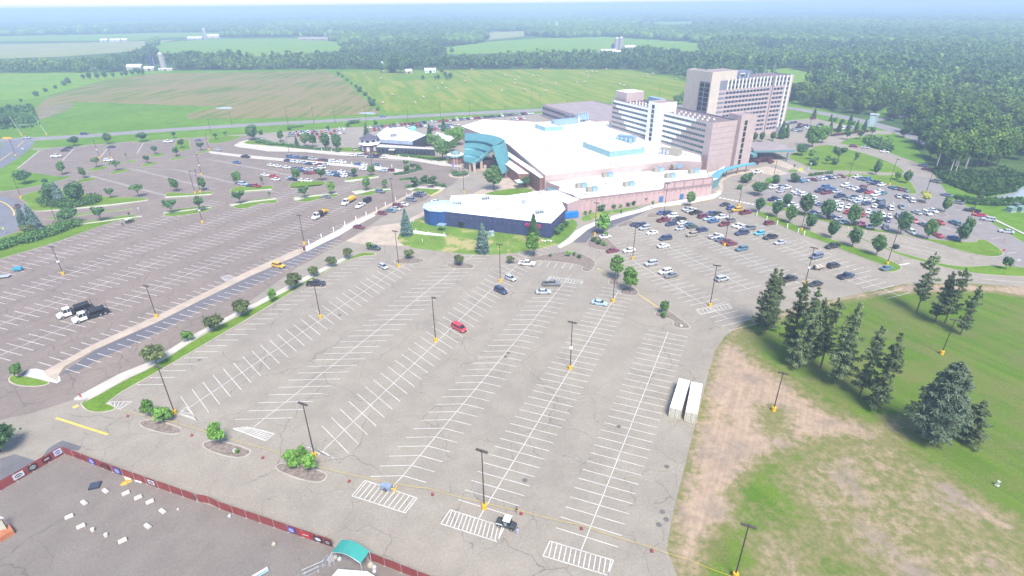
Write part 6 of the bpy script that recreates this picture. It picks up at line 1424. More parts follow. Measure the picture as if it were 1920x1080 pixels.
# reeds and rough growth by the pond and ditch
def rough(name, px, n, h, mat, seed, size=1.1):
    g_ = np.random.default_rng(seed); poly = GP(px); xs = [p[0] for p in poly]; ys = [p[1] for p in poly]; P = []
    while len(P) < n:
        x, y = g_.uniform(min(xs), max(xs)), g_.uniform(min(ys), max(ys))
        if inside(x, y, poly): P.append((x, y, abs(g_.normal()) * h * .45))
    P = np.array(P); N = g_.normal(size=P.shape) + np.array([0, -.2, .5]); N /= np.linalg.norm(N, axis=1, keepdims=True)
    o = link(name, pmesh(name, quads(P, N, size * g_.uniform(.6, 1.4, len(P)), g_), 4, mat)); return tag(o, kind='stuff')
F_REED = foliage('reeds', (.06, .13, .035), (.1, .18, .05), .2)
rough('reeds', T(1600, 290, 6, [(880, 190), (960, 240), (1050, 330), (1230, 400), (1290, 430), (1480, 480), (1600, 455), (1830, 420), (1870, 370), (1960, 330), (1960, 270), (1700, 180), (1400, 210), (1100, 190), (930, 160)]), 8000, 2.2, F_REED, 51)
rough('reeds', T(1600, 290, 6, [(1130, 470), (1250, 510), (1400, 500), (1560, 515), (1700, 520), (1960, 515), (1960, 575), (1600, 580), (1300, 560), (1180, 520)]), 2600, 1.6, F_REED, 52)
rough('rough_growth', t9((1180, 600), (1360, 580), (1560, 640), (1640, 760), (1500, 740), (1300, 690)), 1500, 3, F_MID, 53)
rough('rough_growth', [(0, 205), (60, 196), (72, 225), (60, 240), (0, 243)], 2200, 1.6, F_HEDGE, 54, 1.6)
# ---------------------------------------------------------------- vehicles
def car_paint():
    m, nt, b = new_mat('car_paint'); oi = nt.n.new('ShaderNodeObjectInfo')
    tc = nt.n.new('ShaderNodeTexCoord'); f = nt.noise(tc.outputs['Object'], 3, 3)
    nt.l.new(nt.mix(nt.ramp(f, .3, .7, 0, .12), oi.outputs['Color'], (.25, .23, .2)), b.inputs['Base Color'])
    b.inputs['Roughness'].default_value = .32; b.inputs['Specular IOR Level'].default_value = .5; b.inputs['Coat Weight'].default_value = .4; b.inputs['Coat Roughness'].default_value = .1; return m
PAINT = car_paint(); CGLASS = glass_mat('car_glass', (.022, .026, .032), .08, .3); TYRE = plain('tyre_rubber', (.028, .028, .03), .9); RIM = plain('wheel_rim', (.45, .45, .47), .35, .1, 2., .6)
LAMPW = plain('headlamp_lens', (.75, .75, .78), .15); LAMPR = plain('tail_lamp_red', (.4, .02, .02), .25); TRIM = plain('black_trim', (.035, .035, .038), .6)
C_ = dict(white=(.78, .78, .78), silver=(.46, .48, .5), grey=(.2, .21, .22), black=(.028, .03, .034), navy=(.03, .05, .12), blue=(.05, .13, .32), maroon=(.19, .03, .045), red=(.5, .035, .06), tan=(.38, .33, .25), green=(.05, .09, .075), cyan=(.1, .5, .72), yellow=(.7, .42, .03), teal=(.1, .2, .26), pink=(.6, .1, .16), slate=(.15, .19, .26), pale_blue=(.4, .52, .6))
WORD = dict(pale_blue='pale blue', slate='slate blue', teal='teal')
def section(hw, z0, z1, r=.12):
    """half ring of a body section (left side up over to right), rounded at the shoulder"""
    return [(-hw * .96, z0), (-hw, z0 + .18), (-hw, z1 - r * 1.4), (-hw + r * .5, z1 - r * .4), (-hw + r * 1.5, z1), (hw - r * 1.5, z1), (hw - r * .5, z1 - r * .4), (hw, z1 - r * 1.4), (hw, z0 + .18), (hw * .96, z0)]
def body_loft(mb, st, mi=0):
    """st: list of x, halfwidth, z bottom, z top"""
    R = [[(x, y, z) for y, z in section(hw, z0, z1)] for x, hw, z0, z1 in st]; n = len(R[0])
    b = len(mb.v)
    for r in R: mb.v.extend(r)
    for i in range(len(R) - 1):
        for k in range(n - 1): mb.f.append((b + i * n + k, b + (i + 1) * n + k, b + (i + 1) * n + k + 1, b + i * n + k + 1)); mb.m.append(mi)
        mb.f.append((b + i * n + n - 1, b + (i + 1) * n + n - 1, b + (i + 1) * n, b + i * n)); mb.m.append(mi)
    mb.f.append(tuple(b + k for k in range(n))); mb.m.append(mi); e = b + (len(R) - 1) * n; mb.f.append(tuple(e + k for k in range(n))[::-1]); mb.m.append(mi)
def cabin(bm_, gm, x, zb, zt, wb, wt, splits):
    """x = (front base, front top, rear top, rear base); painted roof and pillars, glass between"""
    xf, tf, tr, xr = x; P = .07
    B = [(xf, -wb, zb), (xf, wb, zb), (xr, wb, zb), (xr, -wb, zb)]; Tt = [(tf, -wt, zt), (tf, wt, zt), (tr, wt, zt), (tr, -wt, zt)]
    # roof, slightly crowned
    cx = (tf + tr) / 2; bm_.idx(Tt + [(tf + .25, 0, zt + .05), (tr - .2, 0, zt + .05)], [(0, 4, 1), (2, 5, 3), (1, 4, 5, 2), (3, 5, 4, 0)])
    def quad(mb, a, b, c, d): mb.face([a, b, c, d])
    def L(p, q, t): return tuple(p[i] + (q[i] - p[i]) * t for i in range(3))
    # windscreen and rear window
    for (p, q, r, s) in ((B[0], B[1], Tt[1], Tt[0]), (B[2], B[3], Tt[3], Tt[2])):
        quad(gm, L(p, q, .06), L(p, q, .94), L(s, r, .94), L(s, r, .06)); quad(bm_, p, L(p, q, .06), L(s, r, .06), s); quad(bm_, L(p, q, .94), q, r, L(s, r, .94))
    for sgn, (p, q, r, s) in ((-1, (B[3], B[0], Tt[0], Tt[3])), (1, (B[1], B[2], Tt[2], Tt[1]))):
        # p rear/front base ... side glass cut by pillars
        cuts = [0.] + [c if sgn < 0 else 1 - c for c in (splits if sgn < 0 else splits[::-1])] + [1.]
        for a, b in zip(cuts, cuts[1:]):
            e = .025; ga, gb = a + e, b - e
            quad(gm, L(p, q, ga), L(p, q, gb), L(L(p, q, gb), L(s, r, gb), .9), L(L(p, q, ga), L(s, r, ga), .9))
            quad(bm_, L(p, q, a), L(p, q, ga), L(s, r, ga), L(s, r, a)); quad(bm_, L(p, q, gb), L(p, q, b), L(s, r, b), L(s, r, gb))
            quad(bm_, L(L(p, q, ga), L(s, r, ga), .9), L(L(p, q, gb), L(s, r, gb), .9), L(s, r, gb), L(s, r, ga))
SPEC = {
 'sedan': dict(L=4.8, W=.9, st=[(2.4, .62, .34, .62), (2.3, .8, .26, .76), (1.9, .88, .24, .86), (1.0, .9, .22, .96), (0, .91, .22, .97), (-1.3, .91, .22, 1.0), (-2.0, .88, .24, 1.0), (-2.3, .82, .3, .95), (-2.4, .7, .38, .8)], cab=((1.15, .35, -.95, -1.75), .93, 1.45, .82, .6, [.36, .66]), wx=(1.42, -1.38), wr=.33),
 'suv': dict(L=4.75, W=.95, st=[(2.37, .68, .42, .78), (2.28, .86, .34, .98), (1.7, .93, .3, 1.08), (.9, .95, .3, 1.14), (-1.2, .95, .3, 1.14), (-2.1, .93, .32, 1.14), (-2.37, .86, .4, 1.05)], cab=((1.2, .55, -1.95, -2.25), 1.1, 1.74, .88, .7, [.28, .62]), wx=(1.45, -1.4), wr=.38),
 'minivan': dict(L=5.05, W=.98, st=[(2.52, .7, .38, .76), (2.4, .88, .3, .95), (1.9, .95, .26, 1.08), (1.2, .98, .25, 1.12), (-1.5, .98, .25, 1.12), (-2.3, .96, .28, 1.1), (-2.5, .88, .36, 1.0)], cab=((1.75, .85, -2.1, -2.42), 1.08, 1.75, .91, .76, [.26, .6]), wx=(1.55, -1.5), wr=.36),
 'hatchback': dict(L=4.3, W=.88, st=[(2.15, .6, .34, .66), (2.05, .8, .26, .8), (1.6, .86, .24, .9), (.8, .88, .22, .98), (-1.2, .88, .22, 1.0), (-1.9, .86, .26, 1.0), (-2.15, .76, .34, .9)], cab=((1.1, .4, -1.45, -2.0), .95, 1.5, .8, .62, [.3, .62]), wx=(1.3, -1.3), wr=.33),
 'pickup': dict(L=5.8, W=1.0, st=[(2.9, .72, .5, .86), (2.82, .94, .42, 1.08), (2.1, .99, .38, 1.16), (1.2, 1.0, .36, 1.2), (-.75, 1.0, .36, 1.2)], cab=((1.3, .6, -.55, -.75), 1.16, 1.86, .92, .76, [.5]), wx=(1.85, -1.75), wr=.42),
}
def car_meshes(kind):
    s = SPEC[kind]; b, g, w, hl, tl, tr = MB(), MB(), MB(), MB(), MB(), MB()
    body_loft(b, s['st']); cabin(b, g, *s['cab'])
    if kind == 'pickup':   # open bed
        x0, x1 = -2.9, -.78; W = 1.0
        b.box(x0, x1, -W, W, .42, .62); b.box(x0, x1, -W, -W + .1, .62, 1.16); b.box(x0, x1, W - .1, W, .62, 1.16); b.box(x0, x0 + .1, -W + .1, W - .1, .62, 1.14)
        tr.face([(x0 + .1, -W + .1, .635), (x1, -W + .1, .635), (x1, W - .1, .635), (x0 + .1, W - .1, .635)])
    fx = s['st'][0][0]; rx = -s['L'] / 2 if kind != 'pickup' else -2.9
    z = s['st'][1][3] - .16; hw = s['st'][1][1]
    H_ = [(fx - .16, fx - .02, sg * (hw - .36), sg * (hw - .04), z - .08, z + .08) for sg in (1, -1)]
    Tl = [(rx - .02, rx + .1, sg * (s['W'] - .3), sg * (s['W'] - .06), z - .02, z + .2) for sg in (1, -1)]
    bf, br_ = MB(), MB(); bf.box(fx - .1, fx + .03, -hw * .7, hw * .7, .36, .52); br_.box(rx - .05, rx + .06, -s['W'] * .8, s['W'] * .8, .36, .52)
    return s, b, g, (bf, br_, tr), H_, Tl
def bx6(t):
    m = MB(); m.box(t[0], t[1], min(t[2], t[3]), max(t[2], t[3]), t[4], t[5]); return m
WH = {}
def wheel_mesh(r):
    if r in WH: return WH[r]
    m = MB(); m.tube([(0, -.11, 0), (0, -.12, 0), (0, .12, 0), (0, .11, 0)], [r * .9, r, r, r * .9], 14, 0); m.tube([(0, -.135, 0), (0, .135, 0)], r * .6, 10, 1); WH[r] = m.mesh('wheel', [TYRE, RIM]); return WH[r]
DET, SIM = {}, {}
for kd in SPEC:
    s, b, g, tr, H_, Tl = car_meshes(kd)
    DET[kd] = (s, b.build('tmp', PAINT).data, g.mesh('windows', CGLASS), [q.mesh(n_, TRIM) if q.f else None for q, n_ in zip(tr, ('bumper', 'bumper', 'bed_liner'))], [bx6(t).mesh('headlight', LAMPW) for t in H_], [bx6(t).mesh('taillight', LAMPR) for t in Tl])
    m = MB(); m.v, m.f, m.m = list(b.v), list(b.f), list(b.m)
    for src, mi in ((g, 1), (tr[0], 2), (tr[1], 2), (tr[2], 2)): m.idx(src.v, src.f, mi)
    for wx in s['wx']:
        for sg in (1, -1): m.tube([(wx, sg * s['W'] - .12, s['wr']), (wx, sg * s['W'] + .06 - .03, s['wr'])], s['wr'], 8, 2)
    SIM[kd] = m.build('tmp', [PAINT, CGLASS, TRIM]).data
for o in [o for o in bpy.data.objects if o.name.startswith('tmp')]: bpy.data.objects.remove(o)
NAMES = dict(sedan='sedan', suv='suv', minivan='minivan', hatchback='hatchback', pickup='pickup_truck')
TXT = dict(sedan='sedan', suv='SUV', minivan='minivan', hatchback='hatchback', pickup='pickup')
def car(x, y, ang, kind, color, label, group, detailed, z=.03):
    s, bm_, gm, tm, hl, tl = DET[kind]; col = (*C_[color], 1); rz = math.radians(ang)
    if not detailed:
        o = link(NAMES[kind], SIM[kind], None, (x, y, z)); o.rotation_euler = (0, 0, rz); o.color = col; tag(o, label, 'car' if kind != 'pickup' else 'pickup truck', group); return o
    o = empty(NAMES[kind], (x, y, z), rz); tag(o, label, 'car' if kind != 'pickup' else 'pickup truck', group)
    link('body', bm_, o).color = col; link('windows', gm, o); [link(q.name.split('.')[0], q, o) for q in tm if q]
    for m in hl: link('headlight', m, o)
    for m in tl: link('taillight', m, o)
    wm = wheel_mesh(s['wr'])
    for wx in s['wx']:
        for sg in (1, -1): link('wheel', wm, o, (wx, sg * (s['W'] - .1), s['wr']))
    return o
CARS = []   # (u, v, kind, colour, angle, lot, own label or None)
K = dict(s='sedan', v='suv', m='minivan', h='hatchback', p='pickup')
CC = dict(w='white', s='silver', g='grey', k='black', n='navy', b='blue', m='maroon', r='red', t='tan', e='green', c='cyan', y='yellow', l='teal', i='pink', a='slate', p='pale_blue')
def lot(name, tile, ang, text, flip=True, dz=1.6):
    """text: x,y,kindcolour;... in tile units, the middle of each car"""
    ox, oy, sc = tile
    for i, q in enumerate(text.split(';')):
        x, y, kc = q.split(','); u, v = ox + float(x) / sc, oy + float(y) / sc
        a = ang + (180 if flip and (hash_(u, v) % 2) else 0)
        CARS.append((u, v + dz, K[kc[0]], CC[kc[1]], a, name))
def hash_(u, v): return int(u * 7.3 + v * 3.1)
# the lot below the pink wall
lot('lot below the pink wall', (1160, 360, 6), 22, '490,240,sb;556,244,vn;505,322,pm;603,275,vw;680,318,pk;585,367,vn;712,352,sw;690,415,hs;792,370,sl;824,394,se;935,435,mn;822,487,vt;766,196,ss;812,214,pw;866,238,pk;948,280,mm;1008,305,sp;1032,243,sb;1088,256,pk;1066,332,sb;1150,290,pw;1236,332,pg;1182,370,vm;1332,382,sw;1384,398,sw;1462,416,pg;1382,468,pn;1582,470,hc;1702,516,pk;1812,574,ss;1380,648,vl;1090,508,pw;1150,540,sa;1206,562,sm;1268,588,sm;1694,355,vm;1192,146,sk;1268,186,vb;1326,205,vy;1426,236,pm;192,370,sn;242,382,vn;290,412,vs;375,464,sw;524,527,mn;500,612,sw;116,662,sw;360,812,vs;522,906,vw;586,946,sg;1160,986,vs')
lot('lot below the pink wall', (1060, 400, 6.75), 22, '600,478,sm;500,300,sw')
lot('lot below the pink wall', (1380, 400, 6), 22, '1080,378,pk;900,492,ma;1090,597,vk;1232,716,pn;890,802,sk;592,748,pk;1690,624,sl')
# front lot
for u, v, k, c, a in ((988, 497, 'pickup', 'white', -15), (957, 524.5, 'hatchback', 'silver', -46), (1034, 535, 'pickup', 'grey', -2), (1019, 550, 'sedan', 'silver', 1), (939, 548, 'suv', 'navy', -46), (861, 618, 'minivan', 'red', -46), (1124, 571, 'sedan', 'pale_blue', -20), (719, 502.5, 'hatchback', 'silver', -46), (593, 535, 'pickup', 'black', 2)):
    CARS.append((u, v, k, c, a, 'nearest lot'))
# drive and left side
for u, v, k, c, a in ((702, 468, 'suv', 'green', -20), (523, 501, 'suv', 'yellow', -22), (673, 428, 'sedan', 'maroon', -22), (717, 402, 'hatchback', 'maroon', -22), (733, 397.5, 'sedan', 'teal', -22), (743, 393.5, 'sedan', 'silver', -22), (746, 388, 'suv', 'maroon', -22), (757, 385.5, 'sedan', 'white', -22), (771, 377, 'minivan', 'slate', -22), (784, 369, 'suv', 'navy', -22), (791, 365, 'suv', 'grey', -22), (818, 380, 'sedan', 'white', -22)):
    CARS.append((u, v, k, c, a, 'long drive beside the white walk'))
lot('left lot', (480, 260, 6), -20, '106,410,sw;200,424,sr;222,460,sw;174,300,sw;244,310,sw;348,324,sw;386,202,vb;458,210,sb;546,220,ve;642,230,ps;358,246,sn;430,258,sw;470,262,sw;540,270,ss;592,282,sn;654,280,sw;712,292,sm;778,294,ss;736,244,vm;780,248,sk;830,250,sw;884,258,vw;976,266,vw;496,340,sb;440,336,sg;524,366,sn;570,348,sw;610,352,ss;640,344,sw;582,388,sm;640,384,sr;740,330,mw;690,370,vg;800,380,sw;846,384,ss;832,404,sp;890,390,sb;920,416,sn;968,374,sw;994,392,sw;982,420,sw;1060,396,sg;1090,408,vg;390,452,sp;416,458,sn;524,470,sw;590,474,sw;1080,188,sw;1180,192,vs;1290,206,va;1356,204,pk;1424,210,sw;1146,288,sb;1212,292,sw;1360,292,sl;1212,344,sw;1290,350,sk;1436,360,sp;1512,360,vm;784,658,sg;1400,598,va;1,536,sm')
lot('left lot', (320, 220, 6), -20, '535,365,ss;846,444,pk;746,508,sb;312,256,sa;814,752,mp;900,772,sn;954,776,pr')
lot('upper left lot', (0, 220, 6), 10, '640,438,pw;735,372,sk;770,342,sk;1255,334,sn;1225,484,vw;1895,274,pw')
lot('highway', (0, 220, 6), 5, '300,228,ss;952,186,vn'); CARS.append((718, 219.5, 'sedan', 'blue', 5, 'highway')); CARS.append((33, 388.5, 'sedan', 'maroon', -55, 'blue-grey ring road'))
lot('back lot', (460, 210, 8), -70, '246,392,ss')
# crowded right lot
R1 = (1340, 290, 6)
lot('crowded lot right of the hotel', R1, -45, '950,298,sb;1014,286,sp;1100,282,sm;1160,274,ss;1208,268,sw;1262,258,sn;1312,254,ss;1358,246,st;1420,244,sm')
lot('crowded lot right of the hotel', R1, 24, '656,372,vw;750,362,sa;800,376,pw;740,412,ss;906,414,sw;940,436,ss;994,450,vw;662,504,pn;726,530,sw;756,556,sw;862,572,pw;900,594,sw;1098,488,sw;1120,540,sw;1182,560,sa;1282,536,sm;1246,584,sg;1342,556,mw;1096,656,sn;1160,668,ss;1316,712,vn;1398,726,ss;1460,764,sp;1184,410,pn;1236,370,mb;1250,430,pm;1310,392,sb;1368,418,ss;1402,470,pn;1486,496,sg;1570,478,sn;1550,510,ss;1630,492,sw;1608,530,sp;1700,510,sw;1706,552,sn;1788,522,pw;1866,532,ma;1464,350,vw;1534,372,ss;1590,390,sw;1664,362,sm;1656,408,pn;1736,424,sr;1840,414,sw;1804,452,sw;1888,436,sl;1600,250,sw;1650,270,sa;1704,282,vb;1760,304,sa;1808,322,pn;1874,340,sw')
lot('crowded lot right of the hotel', R1, 50, '1350,594,ss;1428,570,sw;1408,618,vw;1500,588,sw;1486,646,sr;1562,606,sb;1642,632,sm;1660,680,sr;1724,644,sw;1752,692,ss;1796,662,va;1884,682,sw;1800,580,sw;1880,584,mn;1654,782,ri;1740,812,sw;1580,776,sk'.replace('ri', 'si'))
R2 = (1600, 290, 6)
lot('crowded lot right of the hotel', R2, 68, '320,578,vn;416,606,vw;538,592,sa;502,470,ss;588,476,sa;658,520,vw;324,684,sw;396,692,sw;378,736,sn;504,704,va;604,718,sl;690,746,ri;360,830,va;100,780,ri'.replace('ri', 'si'))
lot('crowded lot right of the hotel', R2, 95, '708,654,ss;820,664,vw;892,634,sw;786,792,sa;968,768,ri;1134,774,vl;650,878,vw;938,910,sr;1126,944,sb;438,376,sl;506,388,sm;574,402,sg'.replace('ri', 'hr'))
# along the perimeter road
for u, v, k, c, a in ((1731, 312.5, 'suv', 'slate', 125), (1737, 319, 'sedan', 'maroon', 125), (1753, 342, 'suv', 'grey', 115), (1774, 368, 'sedan', 'slate', 120), (1794, 381.5, 'sedan', 'grey', 130), (1822, 397, 'pickup', 'black', 140), (1836, 405.5, 'sedan', 'red', 140), (1852, 414, 'suv', 'silver', 145), (1886, 436.5, 'sedan', 'silver', 150)):
    CARS.append((u, v, k, c, a, 'edge of the perimeter road'))
for u, v, k, c, a in ((1600, 276, 'suv', 'maroon', -30), (1622, 278, 'sedan', 'silver', -30), (1658, 286, 'sedan', 'white', -35), (1419, 325, 'pickup', 'white', 15), (1446, 305.5, 'sedan', 'maroon', 40)): CARS.append((u, v, k, c, a, 'hotel access drive'))
lot('small lot behind the hotel', (1470, 190, 8), 30, '118,322,sb;160,318,sn;240,344,sm;220,390,pk;140,430,sg;185,436,sp;240,448,sa;312,374,mn;318,404,vw;365,402,sw;396,380,sm;460,390,sa;500,384,ss;540,358,pk;610,436,sn;760,430,sm;880,410,vw;936,398,sw;980,396,sb;700,430,sk;50,396,sw;10,346,sk;435,258,mm', dz=1.2)
# ---- labels and building
LOTG = {}
for c in CARS: LOTG.setdefault((c[5], c[2], c[3]), []).append(c)
built = 0
for (ln, kind, colr), L in LOTG.items():
    L.sort(key=lambda c: c[0]); cw = WORD.get(colr, colr)
    for i, (u, v, k_, c_, a, l_) in enumerate(L):
        x, y = G(u, v); dist = math.hypot(x, y)
        if dist < 30: continue
        prep = 'on the' if ('road' in ln or 'drive' in ln or 'highway' in ln) else 'in the'
        if ln.startswith('edge'): prep = 'at the'
        lb = f'{cw} {TXT[kind]} {prep} {ln}' if len(L) == 1 else f'{ordinal(i)} {cw} {TXT[kind]} from the left {prep} {ln}'
        car(x, y, a + ((hash_(v, u) % 7) - 3) * .6, kind, colr, lb, 'cars ' + prep + ' ' + ln, dist < 262); built += 1
# rows of the far back lots: beyond the 300 that show largest, so one mass
fm = {}; mats_ = {}
cols = ['white', 'silver', 'black', 'navy', 'maroon', 'slate', 'grey', 'white', 'silver', 'tan', 'red', 'white']
g_ = np.random.default_rng(8); mass = MB(); CM = [TRIM, CGLASS]
for cn2 in sorted(set(cols)):
    mats_[cn2] = len(CM); CM.append(plain('car_paint_' + cn2, C_[cn2], .35, .05, 1., spec=.5))
for (a, b, gapp) in (((683, 241), (1000, 213.5), .06), ((690, 246), (800, 237), .1), ((800, 241), (862, 234), .06), ((805, 245), (850, 239), .1), ((552, 249.5), (648, 242.5), .22), ((540, 252.5), (648, 246), .12), ((538, 256), (650, 250), .12), ((560, 262), (648, 256.5), .4), ((958, 226), (985, 223), .2), ((660, 283), (680, 279), .1)):
    A, B = Vector(G(*a)), Vector(G(*b)); n = int((B - A).length / 2.9)
    for i in range(n):
        if g_.uniform() < gapp: continue
        p = A.lerp(B, (i + .5) / n); kd = ['sedan', 'sedan', 'suv', 'suv', 'pickup', 'minivan'][g_.integers(0, 6)]; me = SIM[kd]; cn2 = cols[g_.integers(0, len(cols))]
        M = Matrix.Translation((p.x, p.y, .03)) @ Matrix.Rotation(math.radians(110 + 180 * int(g_.integers(0, 2))), 4, 'Z'); o_ = len(mass.v)
        mass.v.extend([tuple(M @ v.co) for v in me.vertices])
        for pl in me.polygons: mass.f.append(tuple(o_ + k for k in pl.vertices)); mass.m.append({0: mats_[cn2], 1: 1, 2: 0}[pl.material_index])
tag(mass.build('parked_cars', CM, fix=False), 'packed rows of parked cars in the lot behind the restaurant', 'cars', kind='stuff')

# ---- trucks
def tanker(px, ang, label, tank_col, cab_col='white', extra=None, tank=True, scale=1.):
    x, y = G(*px); o = empty('service_truck', (x, y, .03), math.radians(ang)); tag(o, label, 'truck'); o.scale = (scale,) * 3
    PW = plain('truck_white', (.78, .78, .78), .4, .05)
    b = MB(); body_loft(b, [(4.6, .85, .6, 1.0), (4.5, 1.0, .5, 1.35), (3.4, 1.1, .5, 1.6), (2.4, 1.15, .5, 1.65)]); g = MB(); cabin(b, g, (3.2, 2.75, 1.3, 1.2), 1.6, 2.7, 1.1, .95, [.4]); b.box(1.2, 2.5, -1.12, 1.12, .6, 1.62); b.build('cab', PW, o); g.build('windows', CGLASS, o)
    f = MB(); f.box(-4.4, 1.3, -.5, .5, .75, 1.0); f.box(-4.4, 1.1, -1.15, 1.15, 1.0, 1.15); f.box(-1.5, .2, .9, 1.15, .5, 1.); f.build('chassis', TRIM, o)
    TM = plain(f'tank_{tank_col[0]:.2f}', tank_col, .35, .12, 1.5)
    if tank:
        t = MB(); t.tube([(-3.6, 0, 2.0), (-3.5, 0, 2.0), (.1, 0, 2.0), (.2, 0, 2.0)], [.5, .9, .9, .5], 16); t.build('tank', TM, o)
        r = MB(); [r.tube([(-4.2, s_ * 1.1, 1.15), (-4.2, s_ * 1.1, 2.6), (-3.2, s_ * 1.1, 2.6), (-3.2, s_ * 1.1, 1.15)], .05, 5) for s_ in (-1, 1)]; r.tube([(-4.2, -1.1, 2.6), (-4.2, 1.1, 2.6)], .05, 5); r.build('rail', TRIM, o)
        r = MB(); r.box(.4, 1.1, -.9, .9, 1.15, 2.0); r.build('pump_box', TRIM, o)
    else:
        t = MB(); t.prism([(-3.9, -1.15), (.6, -1.15), (.6, 1.15), (-3.9, 1.15)], 1.15, 2.3, 0); t.build('tank', TM, o)
    if extra:
        e = MB(); e.tube([(-3.9, 0, 1.9), (-3.7, 0, 1.9), (-1.9, 0, 2.0), (-1.0, 0, 1.9)], [.3, .95, 1.0, .5], 12); e.box(-5.6, -4.0, -.8, .8, .9, 1.9); e.build('spreader', plain('equipment_yellow', (.72, .43, .05), .5), o)
    wm = wheel_mesh(.52)
    for wx in (3.4, -2.0, -3.2) if tank else (3.4, -2.6):
        for s_ in (-1, 1): link('wheel', wm, o, (wx, s_ * 1.0, .52))
    for s_ in (-1, 1): m = MB(); m.box(4.5, 4.62, s_ * .75 - .15, s_ * .75 + .15, .95, 1.15); m.build('headlight', LAMPW, o)
    return o
HD = math.degrees(math.atan2(*(Vector(G(145, 601)) - Vector(G(200, 583))).yx))
tanker((144, 588), HD, 'rear of two white-cabbed black tank trucks in the left lot', (.025, .028, .032)); tanker((173, 596), HD, 'front of two white-cabbed black tank trucks in the left lot', (.03, .034, .04))
HD2 = math.degrees(math.atan2(*(Vector(G(586, 413)) - Vector(G(615, 398))).yx))
tanker((600, 407), HD2, 'white-cabbed truck with dark tank towing a yellow machine', (.06, .045, .05), extra=True, scale=.95); tanker((654, 381), HD2, 'white-cabbed truck carrying a large yellow machine', (.72, .43, .05), tank=False, extra=True, scale=.95)
x, y = G(676, 388); car(x, y, HD2, 'pickup', 'white', 'white pickup towing a dark trailer in the left lot', 'cars in the left lot', True)
x, y = G(689, 379.5); o = empty('cargo_trailer', (x, y, .03), math.radians(HD2)); tag(o, 'dark box trailer hitched to the white pickup', 'trailer'); b = MB(); b.box(-2.2, 1.9, -1, 1, .5, 2.1); b.build('box', plain('trailer_dark', (.03, .03, .05), .5), o); b = MB(); b.box(1.9, 3.1, -.06, .06, .5, .62); b.build('hitch', TRIM, o)
for wx in (-.8, .2):
    for s_ in (-1, 1): link('wheel', wheel_mesh(.36), o, (wx, s_ * 1.05, .36))
# boat trailer behind the black SUV
x, y = G(1536, 504); o = empty('boat_trailer', (x, y, .03), math.radians(22)); tag(o, 'tan fishing boat on a trailer behind the black SUV', 'boat')
b = MB(); body_loft(b, [(2.6, .12, .75, 1.05), (2.0, .55, .62, 1.05), (1.0, .85, .55, 1.05), (-2.3, .9, .55, 1.05)]); b.build('hull', plain('boat_tan', (.42, .33, .26), .5), o); b = MB(); b.box(-1.8, -1.2, -.6, .6, 1.05, 1.4); b.box(-.2, .3, -.5, .5, 1.05, 1.35); b.build('seat', plain('boat_seat', (.7, .66, .6), .6), o)
b = MB(); b.box(-2.9, -2.3, -.25, .25, .7, 1.7); b.build('motor', TRIM, o); b = MB(); b.box(-2.4, 3.4, -.5, -.4, .4, .5); b.box(-2.4, 3.4, .4, .5, .4, .5); b.build('trailer_frame', STEEL, o)
for s_ in (-1, 1): link('wheel', wheel_mesh(.33), o, (-.9, s_ * 1.0, .33))
# two storage containers
def container(top4, label):
    q = [G(u, v, 2.6) for u, v in top4]; c = sum((Vector(p) for p in q), Vector((0, 0))) / 4; d = (Vector(q[3]) - Vector(q[0])) + (Vector(q[2]) - Vector(q[1])); ang = math.atan2(d.y, d.x)
    L = d.length / 2; o = empty('container', (c.x, c.y, .03), ang); tag(o, label, 'container'); W = 1.22; hl = L / 2
    CW = plain('container_white', (.8, .79, .76), .7, .04, .5); CD = plain('container_cream', (.55, .52, .42), .7, .1, 1.)
    b = MB(); n = 40     # corrugated sides
    for s_ in (-1, 1):
        pts = []
        for i in range(n + 1):
            xx = -hl + .1 + (L - .2) * i / n; pts.append((xx, s_ * (W - (.05 if i % 2 else 0))))
        for p_, r_ in zip(pts, pts[1:]): b.face([(*p_, .15), (*r_, .15), (*r_, 2.45), (*p_, 2.45)])
    b.build('side', CD, o)
    b = MB(); b.box(-hl, hl, -W, W, 2.45, 2.6); b.build('roof', CW, o)
    b = MB(); b.box(-hl, hl, -W, W, 0, .15); [b.box(sx * hl - .08, sx * hl + .08, sy * W - .08, sy * W + .04, .15, 2.45) for sx in (-1, 1) for sy in (-1, 1)]; b.build('frame', CD, o)
    b = MB(); b.box(hl - .1, hl - .02, -W + .05, W - .05, .15, 2.45); b.build('end_wall', CD, o)
    for s_ in (-1, 1):
        b = MB(); b.box(-hl + .02, -hl + .1, s_ * .6 - .56, s_ * .6 + .56, .2, 2.4)
        for k in range(3): b.box(-hl, -hl + .03, s_ * .6 - .5, s_ * .6 + .5, .45 + k * .7, .85 + k * .7)
        d_ = b.build('door', CD, o); b = MB(); [b.tube([(-hl - .03, s_ * .6 + kx, .2), (-hl - .03, s_ * .6 + kx, 2.4)], .035, 5) for kx in (-.25, .25)]; b.build('lock_bar', STEEL, d_)
container([(1256.5, 764), (1277.5, 768), (1294, 713), (1273, 710)], 'left one of two long white-roofed storage containers'); container([(1286, 772), (1307.5, 775), (1317, 720), (1297, 715.5)], 'right one of two long white-roofed storage containers')
